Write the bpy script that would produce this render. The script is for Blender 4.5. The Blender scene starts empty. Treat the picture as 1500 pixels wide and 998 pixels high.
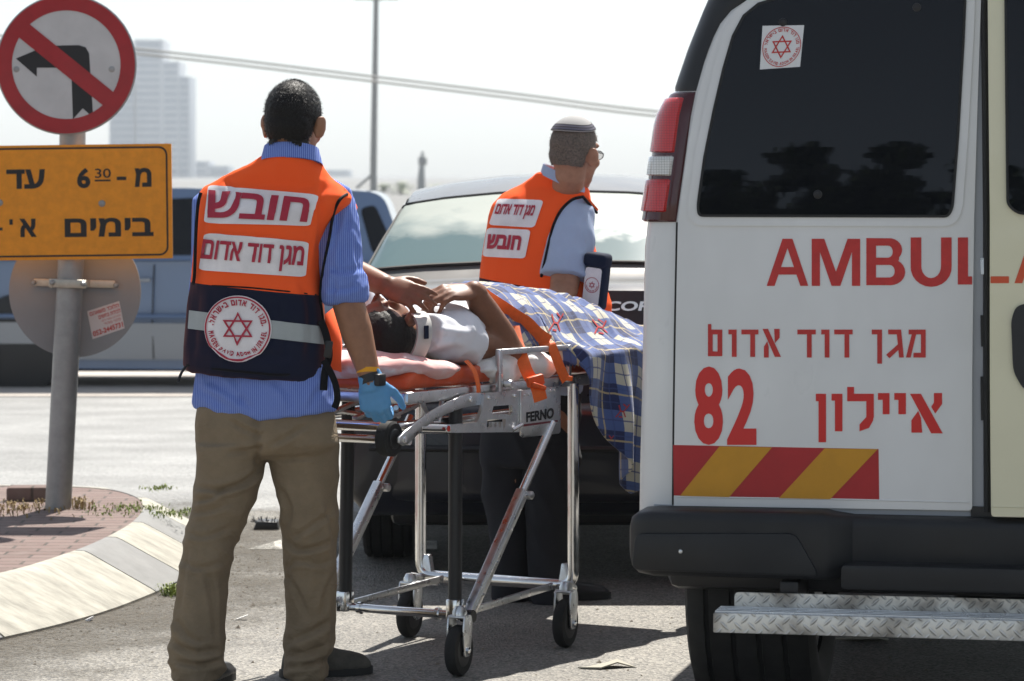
import bpy, bmesh, math, random
import numpy as np
from mathutils import Vector, Matrix, noise
from mathutils.bvhtree import BVHTree
from mathutils.geometry import delaunay_2d_cdt

scene = bpy.context.scene
COL = scene.collection
R = math.radians
FPX, CXP, HORIZON, EYE = 5000.0, 750.0, 255.0, 1.5      # lens in pixels of the 1500 px photograph, horizon row, eye height

# ---------------------------------------------------------------- camera, sky, sun, exposure
cam_d = bpy.data.cameras.new('camera')
cam_d.sensor_width = 36.0
cam_d.lens = 36.0 * FPX / 1500.0
cam_d.shift_y = -(499.0 - HORIZON) / 1500.0
cam_d.clip_start = 0.1
cam_d.clip_end = 6000
cam_d.dof.use_dof = True
cam_d.dof.focus_distance = 10.0
cam_d.dof.aperture_fstop = 8.0
cam = bpy.data.objects.new('camera', cam_d)
COL.objects.link(cam)
cam.location = (0, 0, EYE)
cam.rotation_euler = (R(90), 0, 0)
scene.camera = cam

SUN_EL, SUN_AZ = 56.0, 16.0        # sun stands beyond the scene, a little to the right
sun_dir = Vector((math.sin(R(SUN_AZ)) * math.cos(R(SUN_EL)), math.cos(R(SUN_AZ)) * math.cos(R(SUN_EL)), math.sin(R(SUN_EL))))
world = bpy.data.worlds.new('World')
scene.world = world
world.use_nodes = True
wn = world.node_tree
sky = wn.nodes.new('ShaderNodeTexSky')
sky.sky_type = 'NISHITA'
sky.sun_disc = False
sky.sun_elevation = R(SUN_EL)
sky.sun_rotation = R(SUN_AZ)
sky.air_density = 1.0
sky.dust_density = 1.0
sky.ozone_density = 1.0
bg = wn.nodes['Background']
tint = wn.nodes.new('ShaderNodeMix'); tint.data_type = 'RGBA'; tint.blend_type = 'MULTIPLY'
tint.inputs[0].default_value = 1.0
tint.inputs[7].default_value = (0.93, 0.985, 1.03, 1)          # dusty summer air, less blue than a clear sky
hs = wn.nodes.new('ShaderNodeHueSaturation')
hs.inputs['Saturation'].default_value = 0.45                     # milky, washed-out summer sky
wn.links.new(sky.outputs[0], hs.inputs['Color'])
wn.links.new(hs.outputs[0], tint.inputs[6])
wn.links.new(tint.outputs[2], bg.inputs[0])
bg.inputs[1].default_value = 0.080
sl = bpy.data.lights.new('sun', 'SUN')
sl.energy = 5.0
sl.angle = R(0.55)
sl.color = (1.0, 0.95, 0.87)
sun = bpy.data.objects.new('sun', sl)
COL.objects.link(sun)
sun.rotation_euler = (-sun_dir).to_track_quat('-Z', 'Y').to_euler()
sun.location = (0, 0, 30)
scene.view_settings.view_transform = 'Standard'
scene.view_settings.look = 'None'
scene.view_settings.gamma = 1.0
scene.view_settings.exposure = 0.84
scene.view_settings.use_curve_mapping = False
scene.render.engine = 'CYCLES'
scene.cycles.use_denoising = True
scene.cycles.max_bounces = 8
scene.cycles.volume_bounces = 0

# ---------------------------------------------------------------- objects and properties
ROOTLOC = {}

def P(px, py, d):
    """photo pixel at depth d -> world point"""
    return Vector(((px - CXP) * d / FPX, d, EYE - (py - HORIZON) * d / FPX))

def GP(px, py, z=0.0):
    """photo pixel on the level z -> world point"""
    d = (EYE - z) * FPX / (py - HORIZON)
    return Vector(((px - CXP) * d / FPX, d, z))

def tag(o, label=None, cat=None, group=None, kind=None):
    if label: o['label'] = label
    if cat: o['category'] = cat
    if group: o['group'] = group
    if kind: o['kind'] = kind
    return o

def thing(name, label, cat, loc=(0, 0, 0), group=None):
    o = bpy.data.objects.new(name, None)
    o.empty_display_size = 0.1
    COL.objects.link(o)
    o.location = loc
    ROOTLOC[o] = Vector(loc)
    return tag(o, label, cat, group)

def link_mesh(name, me, mats, parent=None):
    o = bpy.data.objects.new(name, me)
    COL.objects.link(o)
    if not isinstance(mats, (list, tuple)): mats = [mats]
    for m in mats: me.materials.append(m)
    if parent is not None:
        o.parent = parent
        loc = ROOTLOC[parent]
        me.transform(Matrix.Translation(-loc))
        ROOTLOC[o] = loc
    else:
        ROOTLOC[o] = Vector((0, 0, 0))
    return o

def set_smooth(me, angle=40):
    me.shade_smooth()
    me.set_sharp_from_angle(angle=R(angle))

def rebase(o, loc):
    """top-level mesh: put its origin at its base"""
    loc = Vector(loc)
    o.data.transform(Matrix.Translation(-loc))
    o.location = loc
    ROOTLOC[o] = loc
    return o

class B:
    """collects shapes and links them as ONE mesh object"""
    def __init__(self):
        self.bm = bmesh.new()
        self.mi = 0
    def poly(self, pts, faces):
        vs = [self.bm.verts.new(p) for p in pts]
        for f in faces:
            try:
                fa = self.bm.faces.new([vs[i] for i in f])
                fa.material_index = self.mi
            except ValueError:
                pass
        return vs
    def box(self, c, s, rot=None, bevel=0.0, seg=2):
        b2 = bmesh.new()
        bmesh.ops.create_cube(b2, size=1.0)
        for v in b2.verts: v.co = Vector((v.co.x * s[0], v.co.y * s[1], v.co.z * s[2]))
        if bevel > 0:
            bmesh.ops.bevel(b2, geom=list(b2.edges), offset=min(bevel, min(s) * 0.49), segments=seg, profile=0.5, affect='EDGES')
        M = Matrix.Translation(Vector(c)) @ (rot.to_4x4() if rot is not None else Matrix())
        self.merge(b2, M)
        return self
    def merge(self, b2, M=None):
        if M is not None: b2.transform(M)
        mp = {}
        for v in b2.verts: mp[v] = self.bm.verts.new(v.co)
        for f in b2.faces:
            fa = self.bm.faces.new([mp[v] for v in f.verts])
            fa.material_index = self.mi
        b2.free()
    def rings(self, rings, cap0=True, cap1=True, closed=True):
        n = len(rings[0])
        vv = [[self.bm.verts.new(p) for p in r] for r in rings]
        for i in range(len(vv) - 1):
            for j in range(n if closed else n - 1):
                k = (j + 1) % n
                f = self.bm.faces.new((vv[i][j], vv[i][k], vv[i + 1][k], vv[i + 1][j]))
                f.material_index = self.mi
        if closed:
            if cap0: self.bm.faces.new(list(reversed(vv[0]))).material_index = self.mi
            if cap1: self.bm.faces.new(vv[-1]).material_index = self.mi
        return self
    def tube(self, pts, r, n=12, caps=True, up=None, dome=False):
        pts = [Vector(p) for p in pts]
        m = len(pts)
        rr = r if isinstance(r, (list, tuple)) else [r] * m
        t0 = (pts[1] - pts[0]).normalized()
        u = Vector(up) if up is not None else (Vector((0, 0, 1)) if abs(t0.z) < 0.9 else Vector((1, 0, 0)))
        rings = []
        for i, p in enumerate(pts):
            if i == 0: t = pts[1] - pts[0]
            elif i == m - 1: t = pts[-1] - pts[-2]
            else: t = (pts[i + 1] - p).normalized() + (p - pts[i - 1]).normalized()
            t.normalize()
            u = (u - t * u.dot(t)).normalized()
            w = t.cross(u)
            ri = rr[i]
            ra, rb = ri if isinstance(ri, (list, tuple)) else (ri, ri)
            ring = [p + u * (math.cos(2 * math.pi * k / n) * ra) + w * (math.sin(2 * math.pi * k / n) * rb) for k in range(n)]
            if dome and i == 0:
                for a in (75, 50, 25):
                    rings.append([p - t * (min(ra, rb) * math.sin(R(a))) + (q - p) * math.cos(R(a)) for q in ring])
            rings.append(ring)
            if dome and i == m - 1:
                for a in (25, 50, 75):
                    rings.append([p + t * (min(ra, rb) * math.sin(R(a))) + (q - p) * math.cos(R(a)) for q in ring])
        return self.rings(rings, caps, caps)
    def prism(self, poly, frame, t0, t1, bevel=0.0):
        """poly: list of (a, b); frame(a, b, t) -> world"""
        b2 = bmesh.new()
        n = len(poly)
        lo = [b2.verts.new(frame(a, b, t0)) for a, b in poly]
        hi = [b2.verts.new(frame(a, b, t1)) for a, b in poly]
        b2.faces.new(list(reversed(lo)))
        b2.faces.new(hi)
        for i in range(n):
            j = (i + 1) % n
            b2.faces.new((lo[i], lo[j], hi[j], hi[i]))
        bmesh.ops.recalc_face_normals(b2, faces=list(b2.faces))
        if bevel > 0:
            es = [e for e in b2.edges if len(e.link_faces) == 2 and e.calc_face_angle(0) > 0.5]
            bmesh.ops.bevel(b2, geom=es, offset=bevel, segments=2, profile=0.5, affect='EDGES', clamp_overlap=True)
        self.merge(b2)
        return self
    def lathe(self, prof, c, axis=(1, 0, 0), n=40):
        """prof: list of (offset along axis, radius)"""
        ax = Vector(axis).normalized()
        u = ax.orthogonal().normalized()
        w = ax.cross(u)
        c = Vector(c)
        rings = [[c + ax * h + (u * math.cos(2 * math.pi * k / n) + w * math.sin(2 * math.pi * k / n)) * max(r, 1e-4) for k in range(n)] for h, r in prof]
        return self.rings(rings)
    def ell(self, c, r, rot=None, seg=24, rg=16):
        b2 = bmesh.new()
        bmesh.ops.create_uvsphere(b2, u_segments=seg, v_segments=rg, radius=1.0)
        M = Matrix.Translation(Vector(c)) @ (rot.to_4x4() if rot is not None else Matrix()) @ Matrix.Diagonal((r[0], r[1], r[2], 1))
        self.merge(b2, M)
        return self
    def build(self, name, mats, parent=None, smooth=40, recalc=True):
        if recalc: bmesh.ops.recalc_face_normals(self.bm, faces=list(self.bm.faces))
        me = bpy.data.meshes.new(name)
        self.bm.to_mesh(me)
        self.bm.free()
        if smooth: set_smooth(me, smooth)
        return link_mesh(name, me, mats, parent)

def frame_of(o, a, b, t):
    """frame(a,b,t) from an origin and three direction vectors"""
    o, a, b, t = Vector(o), Vector(a), Vector(b), Vector(t)
    return lambda x, y, z: o + a * x + b * y + t * z

def arc(cx, cy, r, a0, a1, n):
    return [(cx + r * math.cos(R(a0 + (a1 - a0) * k / n)), cy + r * math.sin(R(a0 + (a1 - a0) * k / n))) for k in range(n + 1)]

def rrect(x0, y0, x1, y1, r, n=5):
    return arc(x1 - r, y1 - r, r, 0, 90, n) + arc(x0 + r, y1 - r, r, 90, 180, n) + arc(x0 + r, y0 + r, r, 180, 270, n) + arc(x1 - r, y0 + r, r, 270, 360, n)

def round_path(pts, r, n=5):
    """round the corners of an open 3D path"""
    pts = [Vector(p) for p in pts]
    out = [pts[0]]
    for i in range(1, len(pts) - 1):
        a, b, c = pts[i - 1], pts[i], pts[i + 1]
        d0, d1 = (a - b), (c - b)
        k = min(r, d0.length * 0.49, d1.length * 0.49)
        p0, p1 = b + d0.normalized() * k, b + d1.normalized() * k
        for q in range(n + 1):
            t = q / n
            out.append(p0.lerp(b, t).lerp(b.lerp(p1, t), t))
    out.append(pts[-1])
    return out

def round_poly(pts, r, n=4):
    """round the corners of a closed 2D polygon"""
    out = []
    m = len(pts)
    for i in range(m):
        a, b, c = Vector(pts[i - 1]), Vector(pts[i]), Vector(pts[(i + 1) % m])
        rr = r[i] if isinstance(r, (list, tuple)) else r
        if rr <= 0:
            out.append((b.x, b.y)); continue
        d0, d1 = a - b, c - b
        k = min(rr, d0.length * 0.49, d1.length * 0.49)
        p0, p1 = b + d0.normalized() * k, b + d1.normalized() * k
        for q in range(n + 1):
            t = q / n
            v = p0.lerp(b, t).lerp(b.lerp(p1, t), t)
            out.append((v.x, v.y))
    return out

def spline(pts, n=6):
    """Catmull-Rom through points"""
    pts = [Vector(p) for p in pts]
    out = []
    for i in range(len(pts) - 1):
        p0 = pts[max(i - 1, 0)]; p1 = pts[i]; p2 = pts[i + 1]; p3 = pts[min(i + 2, len(pts) - 1)]
        for k in range(n):
            t = k / n
            out.append(0.5 * ((2 * p1) + (p2 - p0) * t + (2 * p0 - 5 * p1 + 4 * p2 - p3) * t * t + (3 * p1 - p0 - 3 * p2 + p3) * t ** 3))
    out.append(pts[-1])
    return out

def fuse(b, voxel, smooth=3, factor=0.5):
    """merge the closed shapes in b into one skin -> (verts, faces)"""
    bmesh.ops.recalc_face_normals(b.bm, faces=list(b.bm.faces))
    me = bpy.data.meshes.new('tmp')
    b.bm.to_mesh(me)
    b.bm.free()
    o = bpy.data.objects.new('tmp', me)
    COL.objects.link(o)
    m = o.modifiers.new('r', 'REMESH'); m.mode = 'VOXEL'; m.voxel_size = voxel; m.adaptivity = 0
    if smooth:
        s = o.modifiers.new('s', 'SMOOTH'); s.factor = factor; s.iterations = smooth
    dg = bpy.context.evaluated_depsgraph_get()
    ev = o.evaluated_get(dg)
    m2 = ev.to_mesh()
    n = len(m2.vertices)
    co = np.empty(n * 3); m2.vertices.foreach_get('co', co)
    faces = [tuple(p.vertices) for p in m2.polygons]
    ev.to_mesh_clear()
    bpy.data.objects.remove(o)
    bpy.data.meshes.remove(me)
    return co.reshape(-1, 3), faces

def normals_of(co, faces):
    f = np.array([x if len(x) == 4 else (x[0], x[1], x[2], x[2]) for x in faces])
    n = np.cross(co[f[:, 2]] - co[f[:, 0]], co[f[:, 3]] - co[f[:, 1]])
    vn = np.zeros_like(co)
    for k in range(4): np.add.at(vn, f[:, k], n)
    l = np.linalg.norm(vn, axis=1); l[l == 0] = 1
    return vn / l[:, None]

def nz(co, scale, off=(0, 0, 0)):
    s = np.array(scale if isinstance(scale, (tuple, list)) else (scale,) * 3)
    q = co * s + np.array(off)
    return np.array([noise.noise(Vector(v)) for v in q])

def mesh_from(name, co, faces, mats, parent=None, smooth=True):
    me = bpy.data.meshes.new(name)
    me.from_pydata([tuple(v) for v in co], [], faces)
    me.update()
    if smooth: me.shade_smooth()
    return link_mesh(name, me, mats, parent)

def bvh_of(co, faces):
    return BVHTree.FromPolygons([Vector(v) for v in co], faces)

# ---------------------------------------------------------------- flat lettering and marks
_TXT = {}
def embolden(loops, t):
    """move every outline outward by t"""
    def area(l): return sum(l[i - 1][0] * l[i][1] - l[i][0] * l[i - 1][1] for i in range(len(l))) / 2
    big = max(loops, key=lambda l: abs(area(l)))
    s = 1 if area(big) > 0 else -1
    out = []
    for l in loops:
        q = [p for i, p in enumerate(l) if math.hypot(p[0] - l[i - 1][0], p[1] - l[i - 1][1]) > 1e-4]
        n = len(q); o = []
        for i in range(n):
            a, b, c = Vector(q[i - 1]), Vector(q[i]), Vector(q[(i + 1) % n])
            d0, d1 = (b - a).normalized(), (c - b).normalized()
            n0, n1 = Vector((d0.y, -d0.x)) * s, Vector((d1.y, -d1.x)) * s
            m = n0 + n1
            if m.length < 0.2: m = n0
            m = m / max(0.35, m.length_squared) * 2
            o.append((b.x + m.x * t, b.y + m.y * t))
        out.append(o)
    return out
def text_loops(s, bold=0.0, rtl=False):
    """outline loops of a line of text, normalised to its own unit box; returns loops, aspect"""
    key = (s, bold, rtl)
    if key in _TXT: return _TXT[key]
    c = bpy.data.curves.new('t', 'FONT')
    c.body = s[::-1] if rtl else s
    c.size = 10.0
    c.resolution_u = 4
    c.fill_mode = 'NONE'
    o = bpy.data.objects.new('t', c)
    COL.objects.link(o)
    dg = bpy.context.evaluated_depsgraph_get()
    dg.update()
    m = o.evaluated_get(dg).to_mesh()
    V = [(v.co.x, v.co.y) for v in m.vertices]
    nxt = {}
    for e in m.edges:
        a, b = e.vertices
        nxt.setdefault(a, []).append(b); nxt.setdefault(b, []).append(a)
    seen = set(); loops = []
    for a in range(len(V)):
        if a in seen: continue
        comp = [a]; seen.add(a)
        st = [a]
        while st:
            x = st.pop()
            for y in nxt.get(x, ()):
                if y not in seen: seen.add(y); comp.append(y); st.append(y)
        comp.sort()
        if len(comp) > 2: loops.append([V[i] for i in comp])
    bpy.data.objects.remove(o)
    bpy.data.curves.remove(c)
    if bold: loops = embolden(loops, bold * 10.0)
    xs = [p[0] for l in loops for p in l]; ys = [p[1] for l in loops for p in l]
    x0, x1, y0, y1 = min(xs), max(xs), min(ys), max(ys)
    loops = [[((p[0] - x0) / (x1 - x0), (p[1] - y0) / (y1 - y0)) for p in l] for l in loops]
    _TXT[key] = (loops, (x1 - x0) / (y1 - y0))
    return _TXT[key]

def place(loops, x0, y0, x1, y1, rot=0.0):
    c, s = math.cos(rot), math.sin(rot)
    mx, my = (x0 + x1) / 2, (y0 + y1) / 2
    out = []
    for l in loops:
        q = []
        for (u, v) in l:
            x, y = x0 + u * (x1 - x0) - mx, y0 + v * (y1 - y0) - my
            q.append((mx + x * c - y * s, my + x * s + y * c))
        out.append(q)
    return out

def fill2d(loops, grid=None, nonzero=True):
    """triangles of the area inside the loops (nonzero winding); grid = cell size for curved targets"""
    V = []; E = []
    for l in loops:
        k = len(V); n = len(l)
        V += [Vector(p) for p in l]
        E += [(k + i, k + (i + 1) % n) for i in range(n)]
    A = np.array([(V[a].x, V[a].y, V[b].x, V[b].y) for a, b in E])
    if grid:
        xs = [v.x for v in V]; ys = [v.y for v in V]
        x0, x1, y0, y1 = min(xs), max(xs), min(ys), max(ys)
        nx, ny = max(1, int((x1 - x0) / grid)), max(1, int((y1 - y0) / grid))
        for i in range(1, nx):
            x = x0 + (x1 - x0) * i / nx + 1e-5
            k = len(V); V += [Vector((x, y0 - 1e-3)), Vector((x, y1 + 1e-3))]; E.append((k, k + 1))
        for i in range(1, ny):
            y = y0 + (y1 - y0) * i / ny + 1e-5
            k = len(V); V += [Vector((x0 - 1e-3, y)), Vector((x1 + 1e-3, y))]; E.append((k, k + 1))
    ov, oe, of, *_ = delaunay_2d_cdt(V, E, [], 0, 1e-6)
    pts = np.array([(v.x, v.y) for v in ov])
    tri = np.array([f for f in of if len(f) == 3])
    cen = pts[tri].mean(axis=1)
    keep = []
    ax, ay, bx, by = A.T
    for ci in range(0, len(cen), 512):
        c = cen[ci:ci + 512]
        cx, cy = c[:, 0][:, None], c[:, 1][:, None]
        up = (ay[None] <= cy) & (by[None] > cy)
        dn = (ay[None] > cy) & (by[None] <= cy)
        side = (bx - ax)[None] * (cy - ay[None]) - (cx - ax[None]) * (by - ay)[None]
        w = (up & (side > 0)).sum(1) - (dn & (side < 0)).sum(1)
        keep.append(w != 0)
    tri = tri[np.concatenate(keep)]
    return pts, tri

def decal(name, loops, mapper, mat, parent, grid=None):
    """lay a flat mark on a surface: mapper(x, y) -> world point or None"""
    pts, tri = fill2d(loops, grid)
    W = [mapper(x, y) for x, y in pts]
    idx = {}; co = []; faces = []
    for t in tri:
        if any(W[i] is None for i in t): continue
        if grid and max((W[t[0]] - W[t[1]]).length, (W[t[1]] - W[t[2]]).length) > 0.6: continue
        f = []
        for i in t:
            if i not in idx:
                idx[i] = len(co); co.append(W[i])
            f.append(idx[i])
        faces.append(tuple(f))
    return mesh_from(name, co, faces, mat, parent, smooth=bool(grid))

def quad_map(q, surf):
    """q: photo corners TL, TR, BR, BL of the unit square (v up); surf(px, py) -> world"""
    tl, tr, br, bl = [Vector(p) for p in q]
    def f(u, v):
        p = tl.lerp(tr, u).lerp(bl.lerp(br, u), 1 - v)
        return surf(p.x, p.y)
    return f

def on_bvh(bvh, off, d0=7.0):
    """surface point of a mesh seen along the line of sight through a photo pixel, raised by off"""
    def f(px, py):
        o = Vector((0, 0, EYE)); d = (P(px, py, 10.0) - o).normalized()
        h, n, i, dist = bvh.ray_cast(o + d * d0, d)
        if h is None: return None
        if n.dot(d) > -0.06: return None
        return h + n * off
    return f

def star_loops(c, r, w):
    """six-pointed star outline made of two triangle bands"""
    out = []
    for a0 in (90, 270):
        tri = [(c[0] + r * math.cos(R(a0 + 120 * k)), c[1] + r * math.sin(R(a0 + 120 * k))) for k in range(3)]
        ins = [(c[0] + (r - 2 * w) * math.cos(R(a0 + 120 * k)), c[1] + (r - 2 * w) * math.sin(R(a0 + 120 * k))) for k in range(3)]
        for k in range(3):
            j = (k + 1) % 3
            out.append([tri[k], tri[j], ins[j], ins[k]])
    return out

def circle(c, r, n=48, rev=False):
    p = [(c[0] + r * math.cos(2 * math.pi * k / n), c[1] + r * math.sin(2 * math.pi * k / n)) for k in range(n)]
    return p[::-1] if rev else p

def ring_text(s, c, r, h, mid, span, rtl=False, under=False, bold=0.0):
    """letters set round a circle; mid = middle angle in degrees, span = angle used"""
    chars = s[::-1] if rtl else s
    ws = []
    for ch in chars:
        if ch == ' ': ws.append(0.55)
        else: ws.append(max(0.25, min(1.5, text_loops(ch, bold)[1])) + 0.22)
    tot = sum(ws)
    out = []; acc = 0
    for ch, w in zip(chars, ws):
        t = (acc + w / 2) / tot; acc += w
        if ch == ' ': continue
        ang = mid + span * (t - 0.5) * (1 if under else -1)
        l, asp = text_loops(ch, bold)
        hh = h * (0.42 if ch == 'י' else 1.0)
        wd = (w - 0.22) / tot * R(span) * r
        x, y = c[0] + r * math.cos(R(ang)), c[1] + r * math.sin(R(ang))
        rot = R(ang + 90) if under else R(ang - 90)
        out += place(l, x - wd / 2, y - hh / 2, x + wd / 2, y + hh / 2, rot)
    return out

# ---------------------------------------------------------------- materials
def mat(name, col, rough=0.5, metal=0.0, var=None, bump=None, coat=0.0, spec=0.5, sheen=0.0, trans=0.0, ior=1.45, emit=None, alpha=1.0, col2=None, aniso=None, rvar=None, sss=0.0):
    """var=(scale, amount): tone variation; bump=(scale, strength, distance)"""
    m = bpy.data.materials.new(name)
    m.use_nodes = True
    nt = m.node_tree
    b = nt.nodes['Principled BSDF']
    I = b.inputs
    c = (*col, 1.0)
    I['Base Color'].default_value = c
    I['Roughness'].default_value = rough
    I['Metallic'].default_value = metal
    I['Specular IOR Level'].default_value = spec
    I['IOR'].default_value = ior
    I['Coat Weight'].default_value = coat
    I['Coat Roughness'].default_value = 0.04
    I['Sheen Weight'].default_value = sheen
    I['Transmission Weight'].default_value = trans
    I['Alpha'].default_value = alpha
    if sss:
        I['Subsurface Weight'].default_value = sss
        I['Subsurface Radius'].default_value = (0.012, 0.005, 0.003)
        I['Subsurface Scale'].default_value = 1.0
    tc = nt.nodes.new('ShaderNodeTexCoord')
    src = tc.outputs['Object']
    if aniso:
        mp = nt.nodes.new('ShaderNodeMapping')
        mp.inputs['Scale'].default_value = aniso
        nt.links.new(src, mp.inputs[0]); src = mp.outputs[0]
    if var:
        n = nt.nodes.new('ShaderNodeTexNoise')
        n.inputs['Scale'].default_value = var[0]
        n.inputs['Detail'].default_value = 6
        n.inputs['Roughness'].default_value = 0.65
        nt.links.new(src, n.inputs['Vector'])
        r = nt.nodes.new('ShaderNodeValToRGB')
        r.color_ramp.elements[0].position = 0.3
        r.color_ramp.elements[1].position = 0.7
        a = var[1]
        r.color_ramp.elements[0].color = (*[max(0, x * (1 - a)) for x in col], 1)
        r.color_ramp.elements[1].color = (*(col2 if col2 else [min(1, x * (1 + a)) for x in col]), 1)
        nt.links.new(n.outputs['Fac'], r.inputs[0])
        nt.links.new(r.outputs[0], I['Base Color'])
    if rvar:
        n = nt.nodes.new('ShaderNodeTexNoise')
        n.inputs['Scale'].default_value = rvar[0]
        n.inputs['Detail'].default_value = 5
        nt.links.new(src, n.inputs['Vector'])
        mr = nt.nodes.new('ShaderNodeMapRange')
        mr.inputs['From Min'].default_value = 0.3; mr.inputs['From Max'].default_value = 0.7
        mr.inputs['To Min'].default_value = max(0.02, rough - rvar[1]); mr.inputs['To Max'].default_value = rough + rvar[1]
        nt.links.new(n.outputs['Fac'], mr.inputs['Value'])
        nt.links.new(mr.outputs[0], I['Roughness'])
    if bump:
        n = nt.nodes.new('ShaderNodeTexNoise')
        n.inputs['Scale'].default_value = bump[0]
        n.inputs['Detail'].default_value = 4
        nt.links.new(src, n.inputs['Vector'])
        bn = nt.nodes.new('ShaderNodeBump')
        bn.inputs['Strength'].default_value = bump[1]
        bn.inputs['Distance'].default_value = bump[2] if len(bump) > 2 else 0.002
        nt.links.new(n.outputs['Fac'], bn.inputs['Height'])
        nt.links.new(bn.outputs[0], I['Normal'])
    if emit:
        I['Emission Color'].default_value = (*emit[0], 1); I['Emission Strength'].default_value = emit[1]
    return m

class NT:
    """tiny helper for hand-wired node materials"""
    def __init__(self, m):
        self.t = m.node_tree; self.b = self.t.nodes['Principled BSDF']
    def n(self, ty, **kw):
        x = self.t.nodes.new(ty)
        for k, v in kw.items(): setattr(x, k, v)
        return x
    def l(self, a, b): self.t.links.new(a, b)
    def math(self, op, a, b=None, clamp=False):
        x = self.n('ShaderNodeMath', operation=op, use_clamp=clamp)
        for i, v in enumerate((a, b)):
            if v is None: continue
            if hasattr(v, 'default_value') or hasattr(v, 'is_linked'): self.l(v, x.inputs[i])
            else: x.inputs[i].default_value = v
        return x.outputs[0]
    def mix(self, fac, a, b):
        x = self.n('ShaderNodeMix', data_type='RGBA')
        if hasattr(fac, 'is_linked'): self.l(fac, x.inputs[0])
        else: x.inputs[0].default_value = fac
        for i, v in ((6, a), (7, b)):
            if hasattr(v, 'is_linked'): self.l(v, x.inputs[i])
            else: x.inputs[i].default_value = (*v, 1)
        return x.outputs[2]
# ---------------------------------------------------------------- shared materials
M = {}
def asphalt(name, a, b, grain, light):
    m = bpy.data.materials.new(name); m.use_nodes = True
    k = NT(m)
    tc = k.n('ShaderNodeTexCoord')
    n1 = k.n('ShaderNodeTexVoronoi'); n1.inputs['Scale'].default_value = grain
    n2 = k.n('ShaderNodeTexNoise'); n2.inputs['Scale'].default_value = 1.3; n2.inputs['Detail'].default_value = 8
    n3 = k.n('ShaderNodeTexNoise'); n3.inputs['Scale'].default_value = grain * 0.7; n3.inputs['Detail'].default_value = 3
    for x in (n1, n2, n3): k.l(tc.outputs['Object'], x.inputs['Vector'])
    r = k.n('ShaderNodeValToRGB')
    e = r.color_ramp.elements
    e[0].position = 0.0; e[0].color = (*a, 1); e[1].position = 1.0; e[1].color = (*b, 1)
    e.new(0.35).color = (*[x * 0.92 for x in b], 1)
    e.new(0.9).color = (*light, 1)
    k.l(n1.outputs['Color'], r.inputs[0])
    rr = k.n('ShaderNodeMapRange'); rr.inputs['From Min'].default_value = 0.3; rr.inputs['From Max'].default_value = 0.7
    rr.inputs['To Min'].default_value = 0.72; rr.inputs['To Max'].default_value = 1.25
    k.l(n2.outputs['Fac'], rr.inputs['Value'])
    mul = k.n('ShaderNodeMix', data_type='RGBA', blend_type='MULTIPLY'); mul.inputs[0].default_value = 1
    k.l(r.outputs[0], mul.inputs[6]); k.l(rr.outputs[0], mul.inputs[7])
    k.l(mul.outputs[2], k.b.inputs['Base Color'])
    k.b.inputs['Roughness'].default_value = 0.72
    k.b.inputs['Specular IOR Level'].default_value = 0.55
    bp = k.n('ShaderNodeBump'); bp.inputs['Strength'].default_value = 0.9; bp.inputs['Distance'].default_value = 0.006
    ad = k.math('ADD', n1.outputs['Distance'], n3.outputs['Fac'])
    k.l(ad, bp.inputs['Height']); k.l(bp.outputs[0], k.b.inputs['Normal'])
    return m
M['road'] = asphalt('asphalt', (0.058, 0.056, 0.051), (0.168, 0.160, 0.146), 120, (0.32, 0.30, 0.26))
M['far_road'] = asphalt('worn_asphalt', (0.16, 0.16, 0.156), (0.215, 0.215, 0.21), 50, (0.26, 0.26, 0.25))
M['dirt'] = mat('grit', (0.20, 0.20, 0.195), 0.95, var=(30, 0.4), bump=(90, 0.8, 0.01))
M['white_paint'] = mat('road_paint', (0.74, 0.72, 0.66), 0.8, var=(25, 0.3))
M['kerb_white'] = mat('kerb_white', (0.36, 0.345, 0.295), 0.85, var=(7, 0.32), bump=(40, 0.4, 0.004), aniso=(1, 2.5, 1))
M['kerb_grey'] = mat('kerb_grey', (0.23, 0.23, 0.225), 0.85, var=(9, 0.12), bump=(40, 0.4, 0.004))
M['concrete'] = mat('concrete', (0.42, 0.38, 0.34), 0.9, var=(3, 0.15))
M['black_plastic'] = mat('black_plastic', (0.018, 0.018, 0.019), 0.42, bump=(300, 0.1, 0.0005))
M['rubber'] = mat('rubber', (0.014, 0.014, 0.014), 0.75, bump=(120, 0.25, 0.001), var=(20, 0.4))
M['chrome'] = mat('chrome_tube', (0.80, 0.80, 0.80), 0.16, 1.0, rvar=(30, 0.08))
M['alu'] = mat('aluminium', (0.66, 0.67, 0.68), 0.34, 1.0, var=(18, 0.10), rvar=(40, 0.12), bump=(60, 0.06, 0.001))
M['steel'] = mat('galvanised_steel', (0.34, 0.345, 0.34), 0.5, 0.55, var=(14, 0.14))
M['dark_metal'] = mat('dark_metal', (0.03, 0.03, 0.032), 0.4, 0.4)
M['glass_dark'] = mat('tinted_glass', (0.005, 0.006, 0.008), 0.012, spec=0.38)
M['red_mark'] = mat('red_lettering', (0.52, 0.035, 0.03), 0.55, var=(40, 0.12))

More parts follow.
